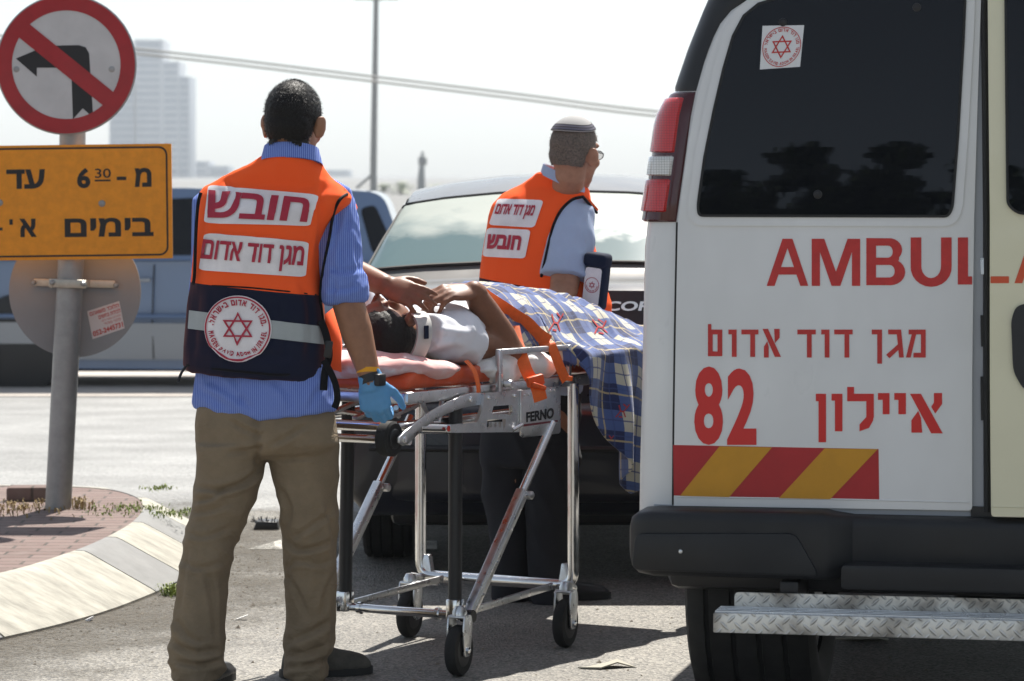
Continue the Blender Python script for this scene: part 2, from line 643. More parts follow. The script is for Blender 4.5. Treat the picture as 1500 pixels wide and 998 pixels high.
# ---------------------------------------------------------------- ground
def strip_mesh(name, rows, mats, kind='structure'):
    """rows: list of (y, z, x0, x1)"""
    co = []; faces = []
    for i, (y, z, x0, x1) in enumerate(rows):
        co += [(x0, y, z), (x1, y, z)]
        if i: faces.append((2 * i - 2, 2 * i - 1, 2 * i + 1, 2 * i))
    o = mesh_from(name, co, faces, mats, None, False)
    o['kind'] = kind
    return o
def ground_z(y):
    if y <= 16: return 0.0
    if y <= 28: return -0.30 * (y - 16) / 12
    return -0.30
strip_mesh('ground', [(-400, -0.02, -900, 900), (16, -0.02, -900, 900), (28, -0.32, -900, 900), (3000, -0.32, -900, 900)], M['dirt'])
strip_mesh('road', [(-120, 0, -120, 120), (15.2, 0, -120, 120)], M['road'])
strip_mesh('far_road', [(15.2, 0.0, -120, 120), (16, 0.0, -120, 120), (27.24, -0.282, -120, 120)], M['far_road'])

M['seam_grey'] = mat('seam_grey', (.05, .05, .05), .9)
# far footway, edged by a thin dark strip for the road seam
b = B()
b.box((0, 27.3, -0.33), (160, 0.16, 0.10), bevel=0.02)
o = b.build('far_seam', M['seam_grey']); o['kind'] = 'structure'
strip_mesh('far_pavement', [(27.4, -0.296, -80, 80), (60, -0.296, -80, 80)], M['concrete'])
# white marking on the road near the island
def mark(name, pts, z=0.004, m='white_paint'):
    co = [(GP(x, y).x, GP(x, y).y, z) for x, y in pts]
    o = mesh_from(name, co, [tuple(range(len(co)))], M[m], None, False); o['kind'] = 'structure'
mark('road_marking', [(362, 806), (418, 806), (440, 806), (440, 790), (412, 792)])
mark('road_marking', [(545, 806), (640, 806), (640, 794), (560, 792)])
# ---------------------------------------------------------------- traffic island
outline = [(-7.0, 4.0), (-4.6, 6.0), (-3.3, 8.0), (-2.35, 9.7), (-1.72, 10.8), (-1.438, 11.45), (-1.29, 12.05), (-1.21, 12.6), (-1.17, 13.2), (-1.19, 13.8), (-1.29, 14.35), (-1.50, 14.78), (-1.85, 15.0), (-2.6, 15.08), (-5, 15.1), (-9, 15.1)]
OL = spline([(x, y, 0) for x, y in outline], 5)
def offset_path(path, d):
    out = []
    for i, p in enumerate(path):
        a = path[max(i - 1, 0)]; c = path[min(i + 1, len(path) - 1)]
        t = (c - a).normalized()
        out.append(p + Vector((-t.y, t.x, 0)) * d)
    return out
IN1 = offset_path(OL, 0.015); IN2 = offset_path(OL, 0.24); IN3 = offset_path(OL, 0.30)
# blocks of about a metre, alternately painted
lens = [0]
for i in range(1, len(OL)): lens.append(lens[-1] + (OL[i] - OL[i - 1]).length)
s_ref = min(range(len(OL)), key=lambda i: (OL[i] - GP(225, 872)).length)
def at_len(path, s):
    for i in range(1, len(path)):
        if lens[i] >= s:
            t = (s - lens[i - 1]) / (lens[i] - lens[i - 1])
            return path[i - 1].lerp(path[i], t)
    return path[-1]
s0 = lens[s_ref]
bounds = [s0 - 7.6, s0 - 6.4, s0 - 5.0, s0 - 3.7, s0 - 2.5, s0 - 1.25, s0, s0 + 0.48, s0 + 1.05, s0 + 1.6, s0 + 2.15, s0 + 2.7, s0 + 3.6, s0 + 4.6, s0 + 6, s0 + 8]
b = B()
for i in range(len(bounds) - 1):
    a, c = max(bounds[i], 0) + 0.006, min(bounds[i + 1], lens[-1]) - 0.006
    if c - a < 0.05: continue
    b.mi = (i + 1) % 2
    rows = []
    for k in range(9):
        s = a + (c - a) * k / 8
        p0, p1, p2, p3 = (at_len(q, s) for q in (OL, IN1, IN2, IN3))
        rows.append([p0 + Vector((0, 0, -0.05)), p0 + Vector((0, 0, 0.012)), p1 + Vector((0, 0, 0.022)), p2 + Vector((0, 0, 0.142)), p2.lerp(p3, .4) + Vector((0, 0, 0.152)), p3 + Vector((0, 0, 0.153)), p3 + Vector((0, 0, -0.05))])
    b.rings(rows)
o = b.build('kerb', [M['kerb_white'], M['kerb_grey']], smooth=35); o['kind'] = 'structure'
m = bpy.data.materials.new('brick_paving'); m.use_nodes = True
k = NT(m)
tc = k.n('ShaderNodeTexCoord')
bt = k.n('ShaderNodeTexBrick')
bt.inputs['Scale'].default_value = 1.0; bt.inputs['Brick Width'].default_value = 0.20; bt.inputs['Row Height'].default_value = 0.10
bt.inputs['Mortar Size'].default_value = 0.006; bt.inputs['Mortar Smooth'].default_value = 0.3
bt.inputs['Color1'].default_value = (0.135, 0.085, 0.072, 1); bt.inputs['Color2'].default_value = (0.175, 0.115, 0.100, 1); bt.inputs['Mortar'].default_value = (0.05, 0.038, 0.03, 1)
k.l(tc.outputs['Object'], bt.inputs['Vector'])
no = k.n('ShaderNodeTexNoise'); no.inputs['Scale'].default_value = 7; no.inputs['Detail'].default_value = 8; no.inputs['Roughness'].default_value = .7
k.l(tc.outputs['Object'], no.inputs['Vector'])
ra = k.n('ShaderNodeMapRange'); ra.inputs['From Min'].default_value = .45; ra.inputs['From Max'].default_value = .75; ra.inputs['To Max'].default_value = .75
k.l(no.outputs['Fac'], ra.inputs['Value'])
k.l(k.mix(ra.outputs[0], bt.outputs['Color'], (0.20, 0.155, 0.135)), k.b.inputs['Base Color'])
k.b.inputs['Roughness'].default_value = 0.85
bp = k.n('ShaderNodeBump'); bp.inputs['Strength'].default_value = 0.8; bp.inputs['Distance'].default_value = 0.012; bp.invert = True
k.l(bt.outputs['Fac'], bp.inputs['Height']); k.l(bp.outputs[0], k.b.inputs['Normal'])
M['brick'] = m
poly = [(p.x, p.y) for p in IN3] + [(-9, 4)]
pts, tri = fill2d([poly], None)
o = mesh_from('brick_paving', [(x, y, 0.15) for x, y in pts], [tuple(t) for t in tri], M['brick'], None, False); o['kind'] = 'structure'

# raised brick left lying by the pole, weeds, bits of litter
rng = random.Random(7)
b = B(); b.box((0, 0, 0.030), (0.22, 0.12, 0.06), Matrix.Rotation(R(4), 3, 'Z'), bevel=0.012)
o = b.build('loose_paver', M['brick']); o.location = GP(50, 733, 0.15); tag(o, 'raised reddish paver lying behind the foot of the sign pole', 'paver')
M['weed'] = mat('weed_green', (0.20, 0.25, 0.05), 0.7, var=(40, 0.5))
M['dry'] = mat('dry_weed', (0.30, 0.22, 0.10), 0.85, var=(40, 0.4))
def weed(px, py, z, w, d, h, n, m, label):
    b = B(); c = GP(px, py, z)
    for i in range(int(n * 1.4)):
        x, y = rng.gauss(0, w / 3.0), rng.gauss(0, d / 2.4)
        a = rng.uniform(0, 6.28); l = h * rng.uniform(.4, 1.1); wd = rng.uniform(.002, .005)
        dx, dy = math.cos(a) * l * rng.uniform(.3, 1.1), math.sin(a) * l * rng.uniform(.3, 1.1)
        p = Vector((x, y, -0.004)); q = p + Vector((dx * .5, dy * .5, l * .8)); t = p + Vector((dx, dy, l * rng.uniform(.5, 1)))
        s = Vector((-math.sin(a), math.cos(a), 0)) * wd
        b.poly([p - s * .5, p + s * .5, q + s, q - s, t], [(0, 1, 2, 3), (3, 2, 4)])
    o = b.build('weed_tuft', m, recalc=False); o.location = c
    tag(o, label, 'weed', 'weeds in the island paving')
weed(185, 747, 0.15, 0.22, 0.30, 0.022, 150, M['weed'], 'low green weed creeping over the bricks just right of the sign pole')
weed(255, 752, 0.15, 0.14, 0.22, 0.022, 80, M['weed'], 'small green weed at the rounded kerb tip of the island')
weed(232, 716, 0.15, 0.12, 0.12, 0.02, 50, M['weed'], 'thin green weed on the far rim of the island')
weed(251, 872, 0.0, 0.05, 0.10, 0.05, 60, M['weed'], 'yellowish weed growing at the foot of the kerb beside the beige trouser leg')
weed(25, 745, 0.15, 0.36, 0.40, 0.03, 170, M['dry'], 'wide patch of dry brown weeds left of the sign pole')
weed(120, 745, 0.15, 0.06, 0.10, 0.06, 30, M['dry'], 'dry brown stalks against the right side of the sign pole')
M['dead_leaf'] = mat('dead_leaf', (0.36, 0.34, 0.28), 0.8)
def flat_bit(name, px, py, poly, h, m, label, cat):
    b = B(); c = GP(px, py, 0)
    b.prism(poly, lambda x, y, t: Vector((x, y, t + 0.35 * x * x + 0.012 * math.sin(x * 40))), 0.004, 0.004 + h)
    o = b.build(name, m); o.location = c; tag(o, label, cat)
flat_bit('bottle_cap', 131, 911, arc(0, 0, .014, 0, 340, 14), .009, mat('cap', (.8, .8, .8), .4), 'white bottle cap lying by the painted kerb', 'cap')
flat_bit('dry_leaf', 880, 978, [(-.07, -.03), (-.02, .03), (.05, .05), (.11, .0), (.05, -.02), (.0, -.05)], .004, M['dead_leaf'], 'grey dry leaf lying on the asphalt near the van tyre', 'leaf')
flat_bit('paper_scrap', 350, 908, [(-.03, -.01), (.03, -.014), (.03, .008), (-.025, .012)], .002, mat('paper', (.7, .7, .68), .8), 'thin white scrap of paper on the asphalt between the legs', 'paper')
flat_bit('dry_leaf', 1262, 941, [(-.09, -.02), (-.02, .05), (.09, .03), (.05, -.03)], .006, M['dead_leaf'], 'crumpled dark leaf lying under the van step', 'leaf')
b = B(); b.prism([(-.055, .0), (.055, .0), (.045, .035), (-.04, .038)], lambda x, z, t: Vector((x, t, z)), -.06, .06, .004)
for i_ in range(26):
    x_ = rng.uniform(-.055, .055); b.tube([(x_, rng.uniform(-.05, .0), .03), (x_ * 1.25, rng.uniform(-.06, .02), rng.uniform(.03, .055))], .0025, 5)
o = b.build('plastic_fragment', M['black_plastic']); o.location = GP(391, 775, 0); tag(o, 'broken black plastic fragment on the road beside the island', 'debris')
# dirt swept against the kerb: a thin ragged film on the asphalt
dm = bpy.data.materials.new('kerb_dirt'); dm.use_nodes = True
k = NT(dm); tc = k.n('ShaderNodeTexCoord'); sx = k.n('ShaderNodeSeparateXYZ'); k.l(tc.outputs['UV'], sx.inputs[0])
no = k.n('ShaderNodeTexNoise'); no.inputs['Scale'].default_value = 3.0; no.inputs['Detail'].default_value = 9; no.inputs['Roughness'].default_value = .72; k.l(tc.outputs['Object'], no.inputs['Vector'])
n2 = k.n('ShaderNodeTexNoise'); n2.inputs['Scale'].default_value = 60; n2.inputs['Detail'].default_value = 4; k.l(tc.outputs['Object'], n2.inputs['Vector'])
a_ = k.math('SUBTRACT', k.math('ADD', k.math('MULTIPLY', no.outputs['Fac'], 1.5), k.math('MULTIPLY', n2.outputs['Fac'], 1.0)), k.math('ADD', k.math('MULTIPLY', sx.outputs[1], .85), .66))
mr = k.n('ShaderNodeMapRange'); mr.inputs['From Min'].default_value = .0; mr.inputs['From Max'].default_value = .7; mr.inputs['To Max'].default_value = .8; k.l(a_, mr.inputs['Value'])
k.l(mr.outputs[0], k.b.inputs['Alpha'])
k.l(k.mix(n2.outputs['Fac'], (.030, .027, .022), (.15, .13, .10)), k.b.inputs['Base Color']); k.b.inputs['Roughness'].default_value = .95
co = []; fc = []; uvd = []
for i, p in enumerate(OL):
    q = offset_path(OL, -1.15)[i]
    for j in range(6):
        co.append(tuple(p.lerp(q, j / 5) + Vector((0, 0, .004)))); uvd.append((i * .1, j / 5))
for i in range(len(OL) - 1):
    for j in range(5): fc.append((i * 6 + j, i * 6 + j + 1, i * 6 + j + 7, i * 6 + j + 6))
o = mesh_from('kerb_dirt', co, fc, dm, None, False); o['kind'] = 'structure'
ul = o.data.uv_layers.new(name='UVMap')
for lp in o.data.loops: ul.data[lp.index].uv = uvd[lp.vertex_index]
# pebbles and grit by the kerb
b = B()
for i in range(900):
    if i < 650:
        s = rng.uniform(s0 - 1.8, s0 + 1.6); p = at_len(OL, s); q = offset_path(OL, 0)[0]
        t = rng.expovariate(1 / .22)
        x, y = p.x + t * .9 + .02, p.y - t * .35
    else:
        x, y = rng.uniform(-1.3, 1.4), rng.uniform(10.0, 13.0)
    r = rng.uniform(.002, .007) * (1.6 if rng.random() < .08 else 1)
    a = rng.uniform(0, 3)
    pts = [Vector((math.cos(a + k * 1.257) * r * rng.uniform(.7, 1.2), math.sin(a + k * 1.257) * r * rng.uniform(.7, 1.2), 0)) + Vector((x, y, .001)) for k in range(5)]
    top = Vector((x + r * .2, y, r * rng.uniform(.6, 1.1)))
    b.poly(pts + [top], [(k, (k + 1) % 5, 5) for k in range(5)])
o = b.build('pebbles', mat('grit_stone', (.22, .19, .15), .9, var=(60, .6)), smooth=0); o['kind'] = 'stuff'

# ---------------------------------------------------------------- sign post
SD = 13.78
base = GP(86, 745, 0.15); SD = base.y
SG = thing('road_sign', 'leaning steel pole with round no left turn sign above an orange Hebrew plate', 'sign', base)
M['sign_red'] = mat('sign_red', (0.36, 0.012, 0.018), 0.42, var=(14, .12), coat=.15)
M['sign_white'] = mat('sign_white', (0.56, 0.56, 0.55), 0.45, var=(10, .08))
M['sign_black'] = mat('sign_black', (0.015, 0.015, 0.017), 0.5)
M['sign_orange'] = mat('sign_orange', (0.84, 0.31, 0.012), 0.5, var=(30, .10))
M['sign_back'] = mat('sign_back', (0.25, 0.26, 0.27), 0.6, 0.0, var=(4, .08))
b = B(); b.tube([P(85, 748, SD), P(104, 382, SD), P(108, 60, SD)], 0.053, 28)
b.build('pole', M['steel'], SG)
ps = SD / FPX
dn = P(101, 96, SD); Rr = 0.282
def disc(name, c, r, th, m, back=False):
    b = B()
    b.lathe([(-th / 2, r - .004), (-th / 2 + .002, r), (th / 2 - .002, r), (th / 2, r - .004)], c, (0, 1, 0), 72)
    return b.build(name, m, SG, 50)
sf = SD - 0.075
d1 = disc('sign_disc', Vector((dn.x, sf, dn.z)), Rr, .012, M['steel'])
tilt = R(0.0)
def signmap(t):
    return lambda x, y: Vector((dn.x + x, sf - .006 - t, dn.z + y))
decal('white_field', [circle((0, 0), .222, 64)], signmap(.0012), M['sign_white'], d1)
# bent arrow with swallow tail
ar = [(-.208, .028), (-.120, -.053), (-.120, -.013), (.012, -.013), (.026, -.03), (.033, -.245 + .02), (.075, -.175), (.112, -.222), (.098, -.02), (.093, .048), (.08, .072), (.055, .083), (-.075, .078), (-.130, .085), (-.140, .078)]
ar = [(-.202, .025), (-.118, -.048), (-.118, -.012), (.012, -.012), (.020, -.022), (.027, -.218), (.066, -.175), (.108, -.212), (.096, -.02), (.092, .045), (.078, .070), (.05, .079), (-.08, .076)]
decal('turn_arrow', [ar], signmap(.0024), M['sign_black'], d1)
decal('red_ring', [circle((0, 0), Rr - .006, 80), circle((0, 0), .218, 80, True)], signmap(.0036), M['sign_red'], d1)
c, s = math.cos(R(-39)), math.sin(R(-39))
bar = [(x * c - y * s, x * s + y * c) for x, y in ((-.235, -.034), (.235, -.034), (.235, .034), (-.235, .034))]
decal('red_bar', [bar], signmap(.0048), M['sign_red'], d1)
for bx in (-.2, .182):
    b = B(); b.lathe([(0, .013), (.004, .012), (.006, .006)], Vector((dn.x + bx, sf - .0055, dn.z - .018)), (0, -1, 0), 16); b.build('bolt', M['steel'], d1)
# orange plate
q = [(-60, 215), (252, 211), (258, 377), (-54, 382)]
pc = [P(x, y, SD) for x, y in q]
pf = SD - 0.085
ctr = sum(pc, Vector()) / 4
ux = (pc[1] - pc[0]); W_ = ux.length; ux.normalize()
uz = Vector((-ux.z, 0, ux.x)); H_ = (pc[0] - pc[3]).length
def plate(x, y, t): return Vector((ctr.x, pf, ctr.z)) + ux * x + uz * y + Vector((0, -t, 0))
b = B(); b.prism(rrect(-W_ / 2, -H_ / 2, W_ / 2, H_ / 2, .004, 2), plate, -.012, 0)
pl = b.build('info_plate', M['sign_orange'], SG)
def pm(t):
    return lambda x, y: plate(x, y, t)
o_ = rrect(-W_ / 2 + .012, -H_ / 2 + .012, W_ / 2 - .016, H_ / 2 - .010, .035)
i_ = rrect(-W_ / 2 + .019, -H_ / 2 + .019, W_ / 2 - .023, H_ / 2 - .017, .029)
decal('plate_border', [o_, i_[::-1]], pm(.0012), M['sign_black'], pl)
def on_plate(s, x0, y0, x1, y1, bold, rtl=True):
    """pixel box on the plate"""
    l, _ = text_loops(s, bold, rtl)
    def f(px, py):
        w = P(px, py, SD) - Vector((ctr.x, SD, ctr.z))
        return (w.dot(ux), w.dot(uz))
    a, c = f(x0, y1), f(x1, y0)
    return place(l, a[0], a[1], c[0], c[1])
L = on_plate('עד', 14, 248, 70, 277, .035) + on_plate('6', 117, 246, 136, 276, .04, False) + on_plate('30', 143, 247, 166, 261, .01, False) + on_plate('מ', 201, 246, 225, 274, .035)
L += on_plate('בימים', 99, 318, 228, 347, .03) + on_plate('א', 33, 320, 58, 347, .035)
def barpx(x0, y0, x1, y1):
    a = P(x0, y1, SD) - Vector((ctr.x, SD, ctr.z)); c = P(x1, y0, SD) - Vector((ctr.x, SD, ctr.z))
    return [(a.x, a.z), (c.x, a.z), (c.x, c.z), (a.x, c.z)]
L += [barpx(143, 264, 166, 266.5), barpx(175, 260, 189, 265), barpx(18, 320, 23, 328), barpx(-4, 332, 8, 336)]
decal('plate_lettering', L, pm(.0012), M['sign_black'], pl)
for x, y in ((4, 297), (153, 298)):
    w = P(x, y, SD); b = B(); b.lathe([(0, .014), (.004, .013), (.007, .006)], Vector((w.x, pf - .0005, w.z)), (0, -1, 0), 16); b.build('bolt', M['steel'], pl)
# second disc, seen from its back, with clamp and sticker
bc = P(106, 428, SD); bk = SD + .085
b = B(); b.lathe([(-.006, .258), (-.004, .268), (.004, .268), (.006, .262)], Vector((bc.x, bk, bc.z)), (0, 1, 0), 72)
bd = b.build('sign_back', M['sign_back'], SG, 50)
M['bracket'] = mat('bracket', (.50, .47, .40), .45, .6, var=(30, .15))
b = B()
cz = P(106, 416, SD).z
b.box((bc.x + .0, bk - .020, cz), (.33, .010, .030), Matrix.Rotation(R(1.5), 3, 'Y'), bevel=.003)
pcx = P(102, 416, SD).x
b.box((pcx, SD - .066, cz + .003), (.15, .014, .034), Matrix.Rotation(R(2), 3, 'Y'), bevel=.004)
for dx in (-.065, .07): b.box((pcx + dx, SD, cz), (.012, .15, .028), bevel=.003)
b.build('clamp_bracket', M['bracket'], SG)
for x, y, dd in ((49, 414, bk - .03), (170, 418, bk - .03), (76, 414, SD - .078), (122, 416, SD - .078)):
    w = P(x, y, dd); b = B(); b.lathe([(-.004, .012), (.006, .011), (.012, .006)], w, (0, -1, 0), 6); b.build('bolt', M['steel'], SG)
st_q = [(128, 456), (175, 441), (183, 481), (136, 497)]
def stk(t):
    return lambda px, py: Vector((P(px, py, bk).x, bk - .0065 - t, P(px, py, bk).z))
sm = quad_map(st_q, stk(.001)); so = decal('sticker', [[(0, 0), (1, 0), (1, 1), (0, 1)]], sm, mat('sticker_paper', (.62, .58, .57), .6), SG)
L = place(text_loops('הלוכד משאהם', .02, True)[0], .06, .80, .96, .96) + place(text_loops('לכידת נחשים', .02, True)[0], .30, .60, .98, .76) + place(text_loops('עקרבים ובעלי חיים', 0, True)[0], .38, .46, .96, .55) + place(text_loops('פינוי מהיר', 0, True)[0], .42, .33, .94, .42) + place(text_loops('052-2445731', .03)[0], .04, .07, .97, .26)
decal('sticker_lettering', L, quad_map(st_q, stk(.0022)), mat('sticker_red', (.5, .06, .05), .6), so)

# ---------------------------------------------------------------- far background
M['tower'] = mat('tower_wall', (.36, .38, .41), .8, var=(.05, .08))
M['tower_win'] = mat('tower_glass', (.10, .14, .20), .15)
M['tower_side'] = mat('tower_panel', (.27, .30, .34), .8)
def tower(name, label, boxes, d, depth, floors):
    base = P(boxes[0][0], 262, d); base.z = -0.32
    t = thing(name, label, 'building', base)
    for (x0, x1, ytop, m, win) in boxes:
        a, c = P(x0, ytop, d), P(x1, ytop, d)
        b = B(); b.box(((a.x + c.x) / 2, d + depth / 2, (a.z - .32) / 2), (c.x - a.x, depth, a.z + .32), bevel=.15)
        o = b.build('wall', M[m], t)
        if win:
            zf = 3.3; k = int(a.z / zf)
            for f in range(k):
                b = B(); b.box(((a.x + c.x) / 2, d, 2.7 + f * zf), ((c.x - a.x) * .78, .5, 1.4)); b.build('window', M['tower_win'], o)
    return t
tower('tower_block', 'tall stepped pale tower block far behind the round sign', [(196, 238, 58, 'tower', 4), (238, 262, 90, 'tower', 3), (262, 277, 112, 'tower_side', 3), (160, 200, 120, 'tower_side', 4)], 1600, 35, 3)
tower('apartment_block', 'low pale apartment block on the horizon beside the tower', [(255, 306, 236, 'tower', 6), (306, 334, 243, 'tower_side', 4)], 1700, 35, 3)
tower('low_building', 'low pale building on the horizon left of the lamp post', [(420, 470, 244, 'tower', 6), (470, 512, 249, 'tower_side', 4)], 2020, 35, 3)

LP = P(548, 255, 75); LPb = Vector((LP.x, 75, -.32))
t = thing('lamp_post', 'tall thin grey lamp post with a strut behind the dark car', 'lamp post', LPb)
b = B(); b.tube([LPb, P(547, 250, 75), P(551, -5, 75)], [.085, .075, .055], 16); b.build('pole', M['steel'], t)
b = B(); b.tube([P(522, 276, 75), P(546, 255, 75)], .03, 8); b.build('strut', M['steel'], t)
for s in (-1, 1):
    a = P(551, 0, 75)
    b = B(); b.tube([a, a + Vector((s * .22, 0, .05))], .03, 8); b.box(a + Vector((s * .32, 0, .05)), (.34, .2, .09), bevel=.03); b.build('lamp_head', M['steel'], t)
t = thing('mast', 'distant thin mast rising above the dark car roof', 'mast', (P(617, 255, 200).x, 200, -.32))
b = B(); a = P(617, 255, 200); b.tube([Vector((a.x, 200, -.32)), P(617, 262, 200), P(619, 222, 200)], [.25, .22, .07], 8); b.build('pole', M['steel'], t)
b = B(); b.box(P(619, 236, 200), (.5, .3, .5), bevel=.05); b.build('antenna', M['steel'], t)
# overhead cables: two close together, sagging a little
for i, (dy, lab) in enumerate(((0, 'upper of the two pale overhead cables crossing the sky'), (7, 'lower of the two pale overhead cables crossing the sky'))):
    pts = [P(-150, 38 + dy, 60), P(240, 76 + dy, 60), P(520, 109 + dy, 60), P(760, 138 + dy, 60), P(960, 163 + dy, 60), P(1400, 205 + dy, 60), P(1900, 240 + dy, 60)]
    b = B(); b.tube(spline(pts, 8), .022, 8)
    o = b.build('power_cable', mat('cable', (.30, .31, .31), .6)); rebase(o, P(240, 76 + dy, 60)); tag(o, lab, 'cable', 'overhead cables')
# palms behind the dark car
M['palm'] = mat('palm_leaf', (.30, .33, .24), .6, var=(3, .3))  # leaf colour paled to put the distance haze into it
M['bark'] = mat('bark', (.13, .10, .075), .9, bump=(20, .5, .02))
def palm(px, d, top, spread, label, seed):
    rg = random.Random(seed)
    p = P(px, top, d); base = Vector((p.x, d, -.32))
    t = thing('palm_tree', label, 'palm', base, 'palms behind the parked car')
    b = B(); b.tube([base, base.lerp(p, .5) + Vector((.04, 0, 0)), p], [.16, .14, .12], 10); b.build('trunk', M['bark'], t)
    b = B()
    for i in range(15):
        a = rg.uniform(0, 6.28); e = rg.uniform(.0, 1.25)
        L_ = spread * rg.uniform(.8, 1.1)
        d3 = Vector((math.cos(a) * math.cos(e), math.sin(a) * math.cos(e), math.sin(e)))
        prev = p.copy(); n = 9
        rib = [p]
        for k in range(n):
            d3 = (d3 + Vector((0, 0, -.11 - .02 * k))).normalized(); prev = prev + d3 * (L_ / n); rib.append(prev)
        for k in range(1, n + 1):
            for s in (-1, 1):
                side = (rib[k] - rib[k - 1]).cross(Vector((0, 0, 1))).normalized() * s
                for q in (0, .5):
                    c = rib[k - 1].lerp(rib[k], q)
                    l = spread * .34 * math.sin(math.pi * (k + q) / (n + 1.5)) + .05
                    tip = c + side * l + (rib[k] - rib[k - 1]).normalized() * l * .6 + Vector((0, 0, -.12 * l))
                    w = (rib[k] - rib[k - 1]).normalized() * .03
                    b.poly([c - w, c + w, tip], [(0, 1, 2)])
        b.tube(rib, [.02] * n + [.005], 4)
    b.build('crown', M['palm'], t, smooth=0, recalc=False)
palm(588, 300, 281, 1.6, 'spiky palm crown peeping over the blue car left of the mast', 3)
palm(562, 330, 279, 1.3, 'smaller palm crown beside the lamp post base', 5)
palm(640, 320, 281, 1.5, 'palm crown just hidden by the dark car roof', 8)

# trees across the road behind the camera, seen as reflections in the van window
M['leaf'] = mat('leaf', (.045, .065, .025), .6, var=(1.5, .5))
def tree(x, y, h, r, seed, label):
    rg = random.Random(seed)
    t = thing('leafy_tree', label, 'tree', (x, y, -.02), 'trees across the road')
    b = B()
    b.tube([(x, y, -.02), (x + .1, y, h * .3), (x - .1, y, h * .6)], [.28, .2, .1], 10)
    for i in range(6):
        a = i * 1.05 + rg.uniform(0, .5)
        b.tube([(x, y, h * .32), (x + math.cos(a) * r * .7, y + math.sin(a) * r * .7, h * rg.uniform(.5, .75))], [.1, .03], 6)
    b.build('trunk', M['bark'], t)
    b = B(); co = []; fs = []
    for c in range(44):
        a = rg.uniform(0, 6.28); q = rg.random() ** .5; zz = rg.uniform(.3, 1.0)
        prof = math.sin(math.pi * min(1, (1.03 - zz) / .55) * .5) if zz > .48 else .9
        cx, cy, cz = x + math.cos(a) * r * q * prof, y + math.sin(a) * r * q * prof, h * zz
        cr = r * rg.uniform(.22, .40)
        for l in range(110):
            v = Vector((rg.gauss(0, 1), rg.gauss(0, 1), rg.gauss(0, 1))).normalized() * cr * rg.uniform(.5, 1.05)
            p = Vector((cx, cy, cz)) + v
            e1 = Vector((rg.gauss(0, 1), rg.gauss(0, 1), rg.gauss(0, 1))).normalized() * .22
            e2 = e1.orthogonal().normalized() * .10
            k = len(co); co += [p - e1, p - e2, p + e1, p + e2]; fs.append((k, k + 1, k + 2, k + 3))
    b.bm.free()
    mesh_from('crown', co, fs, M['leaf'], t, False)
for i_, (x_, y_, h_, r_, lab_) in enumerate((
        (-20.4, -51, 19.2, 1.9, 'tallest tree of the left pair across the road'), (-18.2, -51, 19.0, 1.7, 'tallest tree of the right pair across the road'),
        (-22.6, -52, 17.6, 2.2, 'tall tree left of the tallest pair across the road'), (-16.2, -51, 17.6, 1.9, 'tall tree right of the tallest pair across the road'),
        (-19.3, -53, 17.2, 2.2, 'tree standing behind the tallest pair'), (-25.5, -52, 15.5, 2.6, 'broad lower tree at the far end of the row'),
        (-13.6, -52, 16.6, 2.4, 'broad tree near the open end of the row'), (-10.6, -51, 15.2, 2.4, 'lowest tree at the open end of the row'))):
    tree(x_, y_, h_, r_, 11 + i_, lab_)

# ---------------------------------------------------------------- the hazy air
hm = bpy.data.materials.new('haze_air'); hm.use_nodes = True
hm.node_tree.nodes.remove(hm.node_tree.nodes['Principled BSDF'])
pv = hm.node_tree.nodes.new('ShaderNodeVolumePrincipled')
pv.inputs['Color'].default_value = (.86, .93, 1.0, 1); pv.inputs['Density'].default_value = .0003; pv.inputs['Anisotropy'].default_value = .25
hm.node_tree.links.new(pv.outputs[0], hm.node_tree.nodes['Material Output'].inputs['Volume'])
b = B(); b.box((0, 1070, 44.5), (1600, 2280, 91.6))
o = b.build('haze', hm, smooth=0); o['kind'] = 'stuff'
# ---------------------------------------------------------------- ambulance
PHI = R(12)
AO = Vector((.33, 9.2, 0))
Ar = Vector((math.cos(PHI), -math.sin(PHI), 0)); Ah = Vector((math.sin(PHI), math.cos(PHI), 0))
def b_of(z):
    """how far the rear wall leans forward at height z"""
    return .062 * max(0, z - .5) ** 2
def amb_p(a, b, z): return AO + Ar * a + Ah * b + Vector((0, 0, z))
def amb_px(px, py, db=0.0):
    """(a, z) of the rear wall seen at a photo pixel"""
    k = (px - CXP) / FPX; z = 1.0; a = .5
    for _ in range(8):
        b = b_of(z) + db
        # X = .33 + a cos + b sin ; Y = 9.2 - a sin + b cos ; X = kY
        a = (k * (AO.y + b * Ah.y) - AO.x - b * Ah.x) / (Ar.x - k * Ar.y)
        Y = AO.y + a * Ar.y + b * Ah.y
        z = EYE - (py - HORIZON) * Y / FPX
    return a, z
AC = amb_px(1440, 500)[0]        # centre line of the van
AMB = thing('ambulance', 'white ambulance van with red lettering seen from behind', 'ambulance', amb_p(AC, 1.5, 0))
M['van_white'] = mat('van_white', (.72, .72, .71), .34, coat=.45, var=(4, .05), bump=(1.2, .02, .02), aniso=(1, 1, .45), rvar=(6, .08))
M['van_cream'] = mat('van_cream', (.74, .70, .50), .35, coat=.4, var=(3, .03))
M['van_grey'] = mat('van_jamb', (.38, .40, .43), .45)
M['seam'] = mat('seam_dark', (.02, .02, .02), .7)
left_px = [(930, 740), (932, 640), (935, 540), (939, 330), (946, 290), (964, 172), (984, 135), (1006, 70), (1034, 0), (1060, -50), (1120, -95), (1250, -120)]
prof = []
for px, py in left_px:
    a, z = amb_px(px + 0, py); prof.append((z, a))
def aL(z):
    if z <= prof[0][0]: return prof[0][1]
    for i in range(len(prof) - 1):
        z0, a0 = prof[i]; z1, a1 = prof[i + 1]
        if z0 <= z <= z1: return a0 + (a1 - a0) * (z - z0) / (z1 - z0 + 1e-9)
    return prof[-1][1]
ZT = prof[-1][0]
